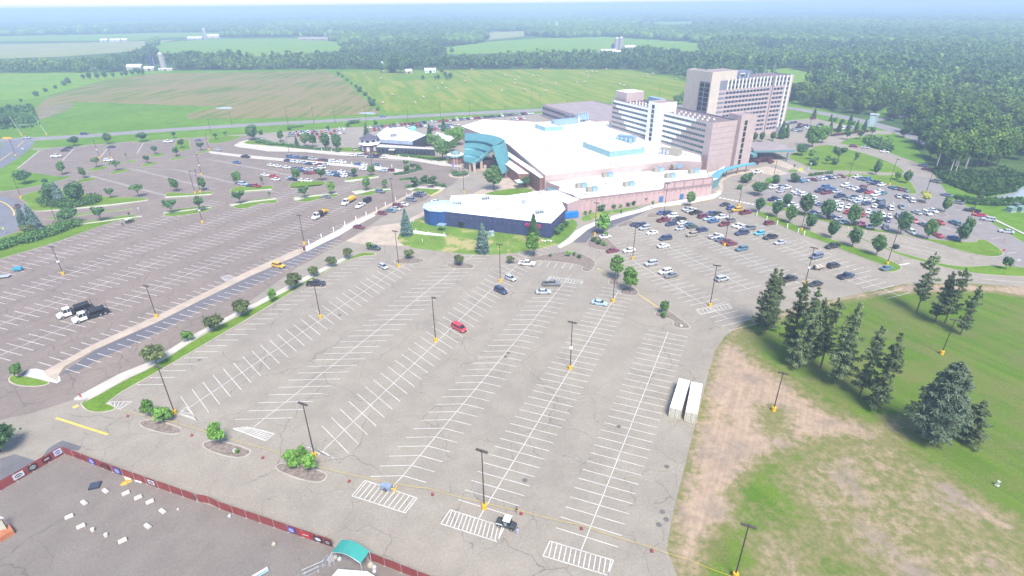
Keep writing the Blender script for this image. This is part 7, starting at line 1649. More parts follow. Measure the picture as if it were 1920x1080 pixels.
# utility cart with white roof
x, y = G(950, 987); o = empty('utility_cart', (x, y, .03), math.radians(-20)); tag(o, 'small utility cart with white roof and open dark bed', 'utility cart')
b = MB(); body_loft(b, [(1.75, .5, .45, .75), (1.6, .65, .4, .95), (.75, .7, .4, 1.05), (.6, .7, .4, .75), (-.35, .7, .4, .75)]); b.build('hood', plain('cart_dark', (.05, .055, .06), .4), o)
b = MB(); b.box(-.5, .75, -.7, .7, 1.9, 1.98); b.build('roof', plain('cart_white', (.8, .8, .8), .5, .03), o)
b = MB(); [b.tube([(xx, s_ * .66, .8), (xx - .12, s_ * .64, 1.9)], .035, 5) for xx in (.8, -.3) for s_ in (-1, 1)]; b.build('roof_post', TRIM, o)
b = MB(); b.face([(.82, -.6, 1.05), (.82, .6, 1.05), (.68, .58, 1.85), (.68, -.58, 1.85)]); b.build('windscreen', CGLASS, o)
b = MB(); b.box(-.35, .15, -.6, .6, .75, .95); b.box(-.4, -.28, -.6, .6, .95, 1.4); b.build('seat', plain('cart_seat', (.25, .27, .3), .7), o)
b = MB(); b.box(-1.75, -.5, -.72, .72, .6, .68); b.box(-1.75, -.5, -.72, -.66, .68, 1.0); b.box(-1.75, -.5, .66, .72, .68, 1.0); b.box(-1.75, -1.69, -.66, .66, .68, 1.0); b.build('bed', plain('cart_bed', (.06, .07, .07), .7), o)
b = MB(); b.box(-1.75, -.5, -.76, -.725, .8, .98); b.build('side_stripe', plain('cart_white', (.8, .8, .8), .5, .03), o)
for wx in (1.15, -1.15):
    for s_ in (-1, 1): link('wheel', wheel_mesh(.34), o, (wx, s_ * .68, .34))
x, y = G(35, 508); o = empty('compressor', (x, y, .03), math.radians(15)); tag(o, 'turquoise towable compressor in the left lot', 'compressor'); b = MB(); body_loft(b, [(1.3, .6, .5, 1.0), (1.1, .8, .45, 1.4), (-1.1, .8, .45, 1.4), (-1.3, .65, .5, 1.1)]); b.build('hood', plain('turquoise_paint', (.05, .3, .42), .5), o)
for s_ in (-1, 1): link('wheel', wheel_mesh(.33), o, (0, s_ * .8, .33))
b = MB(); b.tube([(1.3, 0, .5), (2.4, 0, .5)], .06, 5); b.build('tow_bar', TRIM, o)
x, y = G(4, 521); o = empty('flat_trailer', (x, y, .03), math.radians(15)); tag(o, 'low grey flatbed trailer at the left edge', 'trailer'); b = MB(); b.box(-2.4, 2.4, -1, 1, .5, .65); b.build('deck', STEEL, o)
for s_ in (-1, 1): link('wheel', wheel_mesh(.33), o, (-.4, s_ * 1.02, .33))
for px, lb in (((241, 418.5), 'left one of two small white carts by the left lot trees'), ((246, 416.5), 'right one of two small white carts by the left lot trees')):
    x, y = G(*px); o = empty('golf_cart', (x, y, .03), .4); tag(o, lb, 'cart'); b = MB(); b.box(-1.1, 1.1, -.6, .6, .35, .8); b.build('body', plain('cart_black', (.04, .04, .04), .5), o); b = MB(); b.box(-.9, .7, -.62, .62, 1.8, 1.9); b.build('roof', plain('cart_white', (.8, .8, .8), .5, .03), o); b = MB(); [b.tube([(xx, s_ * .55, .8), (xx, s_ * .55, 1.8)], .03, 5) for xx in (-.8, .6) for s_ in (-1, 1)]; b.build('roof_post', TRIM, o)
    for wx in (.75, -.75):
        for s_ in (-1, 1): link('wheel', wheel_mesh(.34), o, (wx, s_ * .55, .34))
x, y = G(1070, 408); o = empty('dumpster', (x, y, .03), math.radians(18)); tag(o, 'bright blue waste compactor beside the blue hall', 'dumpster'); b = MB(); b.prism([(-3, -1.2), (3, -1.2), (3, 1.2), (-3, 1.2)], .2, [2.3, 2.3, 2.3, 2.3], 0); b.build('box', plain('bright_blue', (.02, .2, .6), .5), o); b = MB(); b.face([(-3.05, -1.25, 2.33), (3.05, -1.25, 2.33), (3.05, 0, 2.75), (-3.05, 0, 2.75)]); b.face([(-3.05, 1.25, 2.33), (3.05, 1.25, 2.33), (3.05, 0, 2.75), (-3.05, 0, 2.75)]); b.build('lid', plain('bright_blue', (.02, .2, .6), .5), o); b = MB(); [b.box(-2.6 + k * 1.3, -2.5 + k * 1.3, -1.28, -1.2, .3, 2.2) for k in range(5)]; b.build('rib', plain('bright_blue_dark', (.015, .14, .45), .5), o)
# ---------------------------------------------------------------- lamp posts, fence, small things
YB = plain('yellow_base_paint', (.74, .42, .02), .7, .12, 1.5); POLEM = plain('bronze_pole', (.085, .06, .05), .5, .15, .5); POLEG = plain('galvanised_pole', (.42, .42, .42), .5, .1, .5); HEADM = plain('lamp_housing', (.1, .08, .07), .5)
PARTS = {}
b = MB(); b.tube([(0, 0, 0), (0, 0, .95), (0, 0, 1.05)], [.46, .46, .4], 14); PARTS['base'] = b.mesh('base', YB)
b = MB(); b.tube([(0, 0, 0), (0, 0, 1)], [.13, .09], 8); PARTS['pole'] = b.mesh('pole', POLEM)
b = MB(); b.box(-.1, 1.1, -.2, .2, -.12, .12); b.box(-.05, .25, -.05, .05, -.2, -.1); PARTS['head'] = b.mesh('lamp_head', HEADM)
b = MB(); b.box(-.3, .3, -.35, .35, 0, .5); PARTS['sign'] = b.mesh('lot_sign', plain('white_sign', (.8, .8, .8), .5))
def lamp(px, h, label, heads=2, ang=-25, base=True, sign=False, group='lamp posts of the parking lots'):
    x, y = G(*px); o = empty('street_lamp', (x, y, .03), math.radians(ang)); tag(o, label, 'lamp post', group)
    if base: link('base', PARTS['base'], o)
    p = link('pole', PARTS['pole'], o, (0, 0, .9 if base else 0)); p.scale = (1, 1, h - (.9 if base else 0))
    for k in range(heads):
        hd = link('lamp_head', PARTS['head'], o, (0, 0, h)); hd.rotation_euler = (0, 0, PI * k)
    if sign: link('lot_sign', PARTS['sign'], o, (0, 0, h * .45))
for px, h, n, sg, lb in [((328, 776), 12.5, 2, 0, 'lamp post at the left mulch island with lime shrubs'), ((590, 856), 13.2, 2, 0, 'lamp post standing by the hatched bay at the right mulch island'), ((908, 953), 13.5, 2, 0, 'lamp post nearest the utility cart with large yellow base'), ((817, 640), 13.3, 1, 0, 'lamp post left of the red minivan'), ((1069, 692), 13.3, 2, 1, 'lamp post on the dark patch in the middle of the nearest lot'), ((601, 596), 12.5, 1, 0, 'lamp post in front of the black pickup'),
                         ((294, 595), 10.2, 2, 0, 'lamp post on the tan walk below the tank trucks'), ((119, 515), 10.2, 2, 1, 'lamp post with white sign at the far left of the left lot'), ((748, 500), 13, 2, 0, 'lamp post left of the crab tree below the blue hall lawn'), ((938, 528), 13, 2, 0, 'lamp post between the silver hatchback and the blue hall'), ((1149, 566), 13.2, 2, 0, 'lamp post with yellow base behind the pale blue sedan'), ((1331, 574), 13.2, 2, 0, 'lamp post at the hatched corner near the pines'),
                         ((1186, 486), 13, 2, 0, 'lamp post with yellow base among the cars below the casino'), ((1115, 441), 13, 2, 0, 'lamp post at the end of the curved white walk'), ((1358, 461), 13, 2, 0, 'lamp post beside the maroon sedans below the pink wall'), ((1509, 533), 12.5, 2, 1, 'lamp post beside the black sedan at the pine row'), ((1502, 432), 12, 1, 0, 'lamp post in the grass strip among clipped trees'), ((1663, 496), 13, 1, 0, 'lamp post at the rounded tip of the grass strip'), ((1245, 400), 13, 2, 0, 'lamp post in front of the pink wall doors'), ((1385, 386), 12.5, 1, 0, 'lamp post behind the yellow jeep'),
                         ((1450, 770), 10, 2, 0, 'lamp post standing in the bare dirt'), ((1765, 664), 10, 2, 0, 'lamp post on the green between the pines'), ((1378, 1082), 11.5, 2, 0, 'lamp post at the bottom edge by the yellow tape'),
                         ((1611, 400), 12.5, 1, 0, 'lamp post in the middle of the crowded right lot'), ((1667, 347), 12.5, 1, 0, 'lamp post at the tip of the curved lawn with yellow base'), ((1734, 368), 12, 1, 0, 'lamp post behind the yellow blooming tree'), ((1812, 428), 12, 1, 0, 'lamp post beside the orange barrel'), ((1588, 345), 12, 1, 0, 'lamp post at the top edge of the crowded lot'), ((1450, 334), 12, 1, 0, 'lamp post on the hotel drive bed'), ((1824, 398), 9, 1, 0, 'lamp post beside the black pickup on the perimeter road'),
                         ((571, 458), 11.5, 2, 0, 'lamp post at the near end of the white walk'), ((738, 384), 12, 2, 0, 'lamp post at the far end of the white walk'), ((870, 362), 12, 1, 0, 'lamp post before the entrance drive plaza'), ((380, 418), 11.5, 1, 1, 'lamp post with yellow base at the top of the left lot'), ((366, 363), 11, 1, 0, 'lamp post left of two by the left drive islands'), ((376, 361), 11, 1, 0, 'lamp post right of two by the left drive islands'), ((378, 328), 11, 1, 1, 'lamp post with white sign in the upper left lot'), ((392, 281), 10, 1, 0, 'lamp post by the grass tip of the upper left lot'),
                         ((543, 291), 11, 1, 0, 'lamp post above the blue cars of the left lot'), ((698, 316), 10, 1, 0, 'lamp post among cars before the restaurant'), ((107, 419), 11, 1, 0, 'lamp post with yellow base on the thin left median'), ((40, 371), 9, 1, 0, 'lamp post with yellow base at the ring road corner'), ((187, 297), 11, 1, 1, 'lamp post with white signs in the upper left lot'), ((209, 297), 5, 1, 0, 'short lamp post by the white SUV'), ((30, 292), 10, 1, 0, 'lamp post at the ring road mouth')]:
    lamp(px, h, lb, n, base=True, sign=bool(sg))
for i, (u, v, h) in enumerate([(176, 247, 0), (435, 234.5, 10), (396, 251, 10), (541, 238, 12), (589, 233, 12), (629, 231, 11), (687, 231, 12), (765, 228, 12), (826, 221, 12), (881, 221, 12), (947, 230, 12), (1012, 204, 12), (1063, 193, 8), (996, 196, 12), (1235, 184, 10), (1519, 233, 10)]):
    if h: lamp((u, v), h, f'slender dark post by the highway or back lot edge, {ordinal(sorted([435,396,541,589,629,687,765,826,881,947,1012,1063,996,1235,1519]).index(u))} from the left', 1, base=False, group='slender posts along the highway')

# posts with white sleeves
PST = MB(); PST.tube([(0, 0, 0), (0, 0, 1.5), (0, 0, 1.6)], [.16, .16, .05], 8); PME = PST.mesh('bollard', plain('white_plastic_post', (.8, .8, .8), .5))
def posts(pxs, lb, grp, sc=1.):
    for i, (u, v) in enumerate(sorted(pxs)): x, y = G(u, v); o = link('bollard', PME, None, (x, y, .12)); o.scale = (sc,) * 3; tag(o, f'{lb}, {ordinal(i)} from the left', 'bollard', grp)
posts([(580, 460), (603, 447), (626, 434), (647, 423), (668, 414), (687, 405), (706, 396), (723, 387), (742, 377), (763, 370), (774, 367)], 'tall white post on the new white walk', 'white posts on the white walk', 1.15)
posts([(1418.5, 405), (1437, 414), (1456.5, 422), (1475.5, 428), (1496, 437), (1507, 442)], 'white post at the edge of the clipped grass strip', 'white posts on the grass strip', 1.2)
posts([(604, 284), (622, 286), (748, 296), (767, 299), (660, 310), (714, 316), (735, 315)], 'white post on the walk in front of the restaurant', 'white posts by the restaurant', 1.2)
# concrete half barrels and white boxes on the event ground
WBL = plain('white_block', (.58, .53, .48), .8, .08, 1.5)
def wblock(px, kind, ang, lb):
    x, y = G(*px); o = empty('concrete_block', (x, y, .04), math.radians(ang)); o.scale = (.82,) * 3; tag(o, lb, 'block', 'white blocks on the event ground')
    b = MB()
    if kind == 'l':
        b.prism([(-.75, -.42), (.75, -.42), (.75, .42), (-.75, .42)], .12, .5, 0, bottom=True)
        b.idx([(-.75, -.42, .5), (.75, -.42, .5), (.75, .42, .5), (-.75, .42, .5), (-.7, -.25, .72), (.7, -.25, .72), (.7, .25, .72), (-.7, .25, .72)], [(0, 1, 5, 4), (1, 2, 6, 5), (2, 3, 7, 6), (3, 0, 4, 7), (4, 5, 6, 7)])
    else: b.tube([(0, 0, .08), (0, 0, .75), (0, 0, .82)], [.38, .38, .3], 12)
    b.build('body', WBL, o)
    f = MB(); f.box(-.6, -.4, -.36, .36, 0, .12) if kind == 'l' else f.box(-.25, .25, -.25, .25, 0, .08)
    if kind == 'l': f.box(.4, .6, -.36, .36, 0, .12)
    f.build('foot', STEEL, o)
for px, k, a, lb in [((199, 923), 'l', -30, 'white block beside the dark slab on the event ground'), ((237, 927), 'l', 40, 'white block below the yellow heap'), ((260, 935), 'l', 40, 'white block second to the right of the yellow heap'), ((282, 943), 'l', 40, 'white block third to the right of the yellow heap'), ((306, 961), 'l', -30, 'white block farthest right in the upper arc'), ((159, 945), 'l', -30, 'white block left of the upper arc'), ((131, 971), 'l', 40, 'white block at the far left of the ring'), ((153, 989), 'l', 40, 'white block left of the small round posts'), ((278, 989), 'l', -30, 'white block at the right of the lower arc'), ((231, 1016), 'l', 40, 'white block nearest the bottom of the ring'), ((175, 996), 'r', 0, 'left one of two short round white posts'), ((200, 1006), 'r', 0, 'right one of two short round white posts')]: wblock(px, k, a, lb)
x, y = G(179, 912); o = empty('dark_slab', (x, y, .04), .3); tag(o, 'dark square trapdoor slab on the event ground', 'slab'); b = MB(); b.box(-.9, .9, -.8, .8, 0, .35); b.build('slab', plain('dark_slab_paint', (.04, .045, .07), .5), o); b = MB(); b.box(-.8, .8, -.7, .7, .35, .4); b.build('lid', plain('dark_slab_lid', (.06, .07, .1), .4), o)
x, y = G(236, 905); o = empty('mat_pile', (x, y, .04), .2); tag(o, 'flat heap of orange-yellow sheeting by the red fence', 'sheeting'); b = MB()
rg = np.random.default_rng(3); pt = [(math.cos(a) * rg.uniform(.5, 1.3), math.sin(a) * rg.uniform(.4, .9)) for a in np.linspace(0, 2 * PI, 11, endpoint=False)]
for p_, q_ in zip(pt, pt[1:] + pt[:1]): b.face([(*p_, .02), (*q_, .02), (0, 0, .35)])
b.build('sheeting', plain('orange_sheet', (.6, .33, .05), .8), o)
for i, px in enumerate(((240, 898), (260, 904))):
    x, y = G(*px); o = empty('white_bar', (x, y, .04), math.radians(-18)); tag(o, ['left', 'right'][i] + ' one of two white bars lying by the red fence', 'bar'); b = MB(); b.box(-.75, .75, -.1, .1, .04, .18); b.build('bar', plain('white_paint', (.8, .8, .8), .5), o); b = MB(); b.box(-.6, -.5, -.2, .2, 0, .04); b.box(.5, .6, -.2, .2, 0, .04); b.build('foot', STEEL, o)

# red screen fence
FR = plain('maroon_screen', (.25, .055, .05), .85, .12, .8); FP = plain('fence_post', (.35, .28, .26), .6)
def fence(name, px, h, label, step=3.05):
    pts = GP(px); o = empty(name, (0, 0, 0)); tag(o, label, 'fence')
    for a, b in zip(pts, pts[1:]):
        A, B = Vector(a), Vector(b); n = max(1, round((B - A).length / step)); d = (B - A) / n; t = d.normalized(); nn = Vector((-t.y, t.x))
        for i in range(n):
            p, q = A + d * i, A + d * (i + 1); m = MB(); sag = .06
            P = [p + t * .06, p.lerp(q, .5), q - t * .06]
            loft(m, [[(*(P[0]), h), (*(P[1] + nn * sag), h - .03), (*(P[2]), h)], [(*(P[0]), .12), (*(P[1] + nn * sag * .6), .1), (*(P[2]), .12)]], .03); m.build('panel', FR, o)
            m = MB(); m.tube([(*p, 0), (*p, h + .06)], .045, 6); m.box(p.x - .3, p.x + .3, p.y - .12, p.y + .12, .0, .06); m.build('post', FP, o)
    return o
C0 = (121, 851)
fence('screen_fence', [(-120, 962), (0, 921), C0], 2.0, 'maroon screen fence along the left side of the event ground')
fence('screen_fence', [C0, (232, 893), (368, 940)], 2.0, 'maroon screen fence from the corner along the lot, with blue banners')
fence('screen_fence', [(372, 941), (394, 945), (413, 955)], 2.0, 'bent gate panels in the maroon screen fence')
fence('screen_fence', [(413, 955), (625, 1027)], 2.0, 'maroon screen fence left of the green arched canopy')
fence('screen_fence', [(692, 1050), (850, 1112)], 2.0, 'maroon screen fence right of the green arched canopy')
# banners hung on the fence
def banner(a, b, t0, t1, z0, z1, cols, lb, off=-.12):
    A, B = Vector(G(*a)), Vector(G(*b)); d = (B - A).normalized(); nn = Vector((d.y, -d.x)); L = (B - A).length
    if nn.y > 0: nn = -nn
    p, q = A + d * (L * t0) + nn * .14, A + d * (L * t1) + nn * .14
    o = empty('banner', (*p, 0)); tag(o, lb, 'banner', 'banners on the maroon fence'); m = MB(); q = q - p
    P = lambda s, z, e=0.: (q.x * s + nn.x * e, q.y * s + nn.y * e, z)
    m.idx([P(0, z0), P(1, z0), P(1, z1), P(0, z1), P(0, z0, -.03), P(1, z0, -.03), P(1, z1, -.03), P(0, z1, -.03)], [(0, 1, 2, 3), (7, 6, 5, 4), (0, 4, 5, 1), (1, 5, 6, 2), (2, 6, 7, 3), (3, 7, 4, 0)]); m.build('cloth', cols[0], o)
    m = MB(); zc = (z0 + z1) / 2; hh = (z1 - z0)
    m.face([P(.5 + .36 * math.cos(t), zc + .3 * hh * math.sin(t), .012) for t in np.linspace(0, 2 * PI, 14, endpoint=False)]); m.build('emblem', cols[1], o)
    m = MB(); m.face([P(.22, zc - .08 * hh, .02), P(.78, zc - .08 * hh, .02), P(.78, zc + .08 * hh, .02), P(.22, zc + .08 * hh, .02)]); m.build('emblem_bar', cols[2], o)
BLU = plain('banner_blue', (.06, .09, .42), .6); WHI = plain('banner_white', (.55, .55, .6), .6); BLK = plain('banner_black', (.03, .03, .03), .6); DRD = plain('banner_dark_red', (.3, .05, .05), .6)
A_, B_ = C0, (232, 893)
banner(A_, B_, .22, .37, .5, 1.6, (DRD, BLK, DRD), 'dark banner second panel from the fence corner'); banner(A_, B_, .46, .56, .4, 1.75, (BLU, WHI, BLU), 'blue banner with white emblem near the fence corner'); banner(A_, B_, .66, .8, .5, 1.5, (BLK, DRD, BLK), 'black banner between the two blue banners'); banner(A_, B_, .88, .98, .4, 1.8, (BLU, WHI, BLU), 'blue banner with white emblem farther from the corner')
A_, B_ = (232, 893), (368, 940); banner(A_, B_, .38, .47, .7, 1.7, (WHI, BLK, WHI), 'small black and white banner on the long fence')
A_, B_ = (0, 921), C0
banner(A_, B_, .22, .38, .5, 1.7, (WHI, BLK, WHI), 'white and black banner on the left fence'); banner(A_, B_, .45, .58, .5, 1.7, (BLK, STEEL, BLK), 'black and grey banner on the left fence'); banner(A_, B_, .67, .8, .6, 1.7, (BLK, DRD, WHI), 'black and red banner on the left fence'); banner(A_, B_, .86, .98, .6, 1.9, (WHI, BLU, WHI), 'white and blue banner at the left fence corner')
A_, B_ = (413, 955), (625, 1027); banner(A_, B_, .63, .69, .5, 1.7, (BLU, WHI, BLU), 'blue banner left of the arched canopy'); banner(A_, B_, .74, .82, .5, 1.7, (plain('banner_red', (.5, .04, .04), .6), DRD, WHI), 'red banner left of the arched canopy'); banner(A_, B_, .85, .92, .4, 1.7, (BLK, WHI, WHI), 'black and white banner by the arched canopy'); banner(A_, B_, .94, .99, .5, 1.6, (BLK, STEEL, BLK), 'dark banner beside the arched canopy')
# green arched canopy
cnp = empty('arched_canopy', (0, 0, 0)); tag(cnp, 'green arched fabric canopy over the fence gate', 'canopy')
ZC = 3.0; near = [G(622, 1035.5, ZC), G(676, 1056, ZC)]; far = [G(640, 1012, ZC), G(692.5, 1033.5, ZC)]
def arch(a, b, n=11): return [(a[0] + (b[0] - a[0]) * i / (n - 1), a[1] + (b[1] - a[1]) * i / (n - 1), ZC + .85 * math.sin(PI * i / (n - 1))) for i in range(n)]
r0, r1 = arch(*near), arch(*far); m = MB(); loft(m, [r0, [tuple(Vector(a).lerp(Vector(b), .5)) for a, b in zip(r0, r1)], r1], .05); m.build('canopy_cloth', plain('green_teal_fabric', (.045, .29, .25), .8, .06), cnp)
for p in (r0[0], r0[-1], r1[0], r1[-1]): m = MB(); m.tube([(p[0], p[1], 0), (p[0], p[1], p[2])], .05, 6); m.build('canopy_post', WHI, cnp)
m = MB(); m.tube([(p[0], p[1], p[2] - .06) for p in r0], .04, 5); m.tube([(p[0], p[1], p[2] - .06) for p in r1], .04, 5); m.build('hoop', STEEL, cnp)
# white marquee at the bottom edge
mq = empty('marquee', (0, 0, 0)); tag(mq, 'white tent roof cut by the bottom edge below the green canopy', 'tent')
ZT = 2.7; q = [G(634, 1067, ZT), G(688, 1071, ZT), G(735, 1100, ZT), G(690, 1130, ZT), G(600, 1105, ZT)]; c = sum((Vector(p) for p in q), Vector((0, 0))) / 5
m = MB(); [m.face([(*a, ZT), (*b, ZT), (*c, ZT + .9)]) for a, b in zip(q, q[1:] + q[:1])]; m.build('tent_roof', plain('tent_white', (.85, .85, .85), .7, .02), mq); m = MB(); [m.face([(*a, ZT), (*b, ZT), (*b, ZT - .35), (*a, ZT - .35)]) for a, b in zip(q, q[1:] + q[:1])]; m.build('valance', plain('tent_white', (.85, .85, .85), .7, .02), mq)
for a in q: m = MB(); m.tube([(*a, 0), (*a, ZT)], .05, 6); m.build('tent_post', STEEL, mq)
x, y = G(489, 1077); o = empty('bench', (x, y, .04), math.radians(40)); tag(o, 'white and grey folding bench at the bottom edge', 'bench'); m = MB(); m.box(-1.2, 1.2, -.25, .25, .45, .52); m.build('seat', WHI, o); m = MB(); m.box(-1., -.9, -.2, .2, 0, .45); m.build('leg', STEEL, o); m = MB(); m.box(.9, 1., -.2, .2, 0, .45); m.build('leg', STEEL, o); m = MB(); m.box(-1.2, 1.2, -.5, -.27, .3, .36); m.build('rail', plain('pale_blue_plastic', (.3, .5, .65), .5), o)
# crowd barriers, sign board, rubbish bags
def barrier(a, b, lb):
    A, B = Vector(G(*a)), Vector(G(*b)); d = B - A; o = empty('crowd_barrier', (*A, .04), math.atan2(d.y, d.x)); L = d.length; tag(o, lb, 'barrier'); m = MB(); m.tube([(0, 0, .15), (0, 0, 1.1), (L, 0, 1.1), (L, 0, .15), (0, 0, .15)], .03, 5); m.build('frame', STEEL, o); m = MB(); [m.tube([(L * k / 16, 0, .15), (L * k / 16, 0, 1.1)], .014, 4) for k in range(1, 16)]; m.build('grille', STEEL, o)
    for xx in (.3, L - .3): m = MB(); m.box(xx - .04, xx + .04, -.35, .35, 0, .06); m.build('foot', STEEL, o)
barrier((568, 1078), (609, 1060), 'steel crowd barrier nearer the bottom edge'); barrier((605, 1062), (617, 1048), 'steel crowd barrier by the white board'); barrier((570, 1085), (600, 1070), 'front steel crowd barrier at the bottom edge')
x, y = G(621, 1056); o = empty('sign_board', (x, y, .04), math.radians(70)); tag(o, 'blank white board leaning by the canopy post', 'board'); m = MB(); m.box(-.5, .5, -.03, .03, .1, 1.7); m.build('board', WHI, o); m = MB(); m.box(-.5, -.42, -.3, .3, 0, .1); m.box(.42, .5, -.3, .3, 0, .1); m.build('foot', STEEL, o)
def bag(px, r, mat, lb, cat='sack'):
    x, y = G(*px); o = empty('sack', (x, y, .04)); tag(o, lb, cat); m = MB(); m.tube([(0, 0, 0), (0, 0, r * .5), (.05, 0, r), (.02, .03, r * 1.35), (0, 0, r * 1.5)], [r * .7, r * .85, r * .7, r * .3, r * .12], 9); m.build('bag', mat, o); m = MB(); m.tube([(0, 0, r * 1.45), (0, .05, r * 1.75)], [r * .1, r * .2], 6); m.build('knot', mat, o)
SAND = plain('sandbag', (.42, .38, .3), .9); GRYB = plain('grey_bag', (.45, .47, .5), .6)
bag((695, 1062), .65, SAND, 'tan sack beside the right fence below the canopy'); bag((702, 1066), .5, GRYB, 'grey sack right of the tan sack'); bag((702, 1073), .4, WHI, 'small white sack below the grey sack'); bag((629, 1047), .5, SAND, 'brown sack under the canopy left post'); bag((637, 1050), .45, GRYB, 'grey sack under the canopy'); bag((514, 1022), .45, SAND, 'small brown heap on the event ground', 'heap'); bag((431, 969), .4, GRYB, 'grey bag at the fence foot'); bag((334, 956), .25, WHI, 'tiny white bag on the event ground')
# brick-red stage at the left edge
st = empty('stage', (0, 0, 0)); tag(st, 'orange-brown wooden booth with grey roof panel at the left edge', 'booth')
q = [G(-40, 1030), G(0, 1019), G(29, 1001), G(22, 985), G(-40, 1000)]
m = MB(); m.prism([G(-30, 1024), G(0, 1018), G(29, 1001), G(21, 990), G(-30, 1005)], 0, .95, 0); m.build('counter', plain('orange_wood', (.45, .17, .08), .7, .15), st)
m = MB(); loft(m, [[(*G(-20, 1000, .9), .9), (*G(14, 992, .9), .9)], [(*G(-20, 985, 2.2), 2.2), (*G(4, 975, 2.2), 2.2)]], .06); m.build('roof_panel', plain('sage_panel', (.34, .33, .26), .8), st); m = MB(); m.tube([(*G(14, 992, .9), .9), (*G(4, 975, 2.2), 2.2)], .07, 5); m.build('rafter', plain('dark_wood', (.1, .04, .03), .8), st)
m = MB(); loft(m, [[(*G(-10, 974, 2.3), 2.3), (*G(8, 971, 2.3), 2.3)], [(*G(-10, 969, 2.4), 2.4), (*G(0, 968, 2.4), 2.4)]], .05); m.build('ridge_cap', WHI, st)
# cones, tape line, dark person-sized marker and person
CONE = plain('cone_orange_red', (.42, .06, .045), .6); CBASE = plain('cone_base', (.16, .04, .04), .8)
b = MB(); b.tube([(0, 0, .08), (0, 0, .75)], [.19, .04], 10); cm_ = b.mesh('cone_body', CONE); b = MB(); b.tube([(0, 0, .38), (0, 0, .55)], [.118, .085], 10); cb_ = b.mesh('cone_band', WHI); b = MB(); b.box(-.3, .3, -.3, .3, 0, .08); cf_ = b.mesh('cone_base', CBASE)
CN = [((240, 781), 'cone at the left end of the tape near the boulevard tip'), ((360, 817), 'cone between the two left mulch islands'), ((493, 859), 'cone left of the right-hand mulch island'), ((655, 903), 'cone right of the right-hand mulch island'), ((811, 928), 'cone on the tape below the bright hatched bays'), ((977, 964), 'cone close to the utility cart'), ((1090, 992), 'cone on the last bay row of the tape'), ((1222, 1034), 'cone at the edge of the dirt on the tape')]
for px, lb in CN:
    x, y = G(*px); o = empty('traffic_cone', (x, y, .04)); tag(o, lb, 'traffic cone', 'cones on the tape line'); o.scale = (.9,) * 3; link('cone_body', cm_, o); link('cone_band', cb_, o); link('cone_base', cf_, o)
tp = [(*G(u, v, .9), .9) for u, v in ((225, 768), (330, 792), (505, 843), (600, 876), (735, 905), (800, 915), (905, 941), (977, 958), (1090, 984), (1222, 1026), (1290, 1048), (1380, 1083), (1500, 1130))]
m = MB()
for a, b in zip(tp, tp[1:]):
    A, B = Vector(a), Vector(b); prev = None; n = 8
    for i in range(n + 1):
        t = i / n; p = A.lerp(B, t); p.z -= .22 * math.sin(PI * t); cur_ = [(p.x, p.y, p.z - .05), (p.x, p.y, p.z + .05)]
        if prev: m.face([prev[0], cur_[0], cur_[1], prev[1]])
        prev = cur_
tag(m.build('barrier_tape', plain('yellow_tape', (.75, .55, .06), .6, .1)), 'yellow barrier tape strung across the lot between cones', 'tape')
x, y = G(725, 917); o = empty('barrel_bin', (x, y, .04), -.3); tag(o, 'blue-grey equipment box with yellow arms on the hatched bay', 'box'); b = MB(); b.box(-1.0, 1.0, -.55, .55, .25, 1.1); b.build('box', plain('blue_grey_box', (.24, .3, .4), .5), o); b = MB(); b.tube([(1.0, 0, .4), (1.9, 0, .5)], .1, 6); b.tube([(1.9, -.6, .1), (1.9, .6, .9)], .09, 6); b.tube([(-1., .4, .2), (-1.5, .6, .2)], .08, 6); b.build('arm', YB, o)
for s_ in (-1, 1): link('wheel', wheel_mesh(.33), o, (0, s_ * .6, .33))
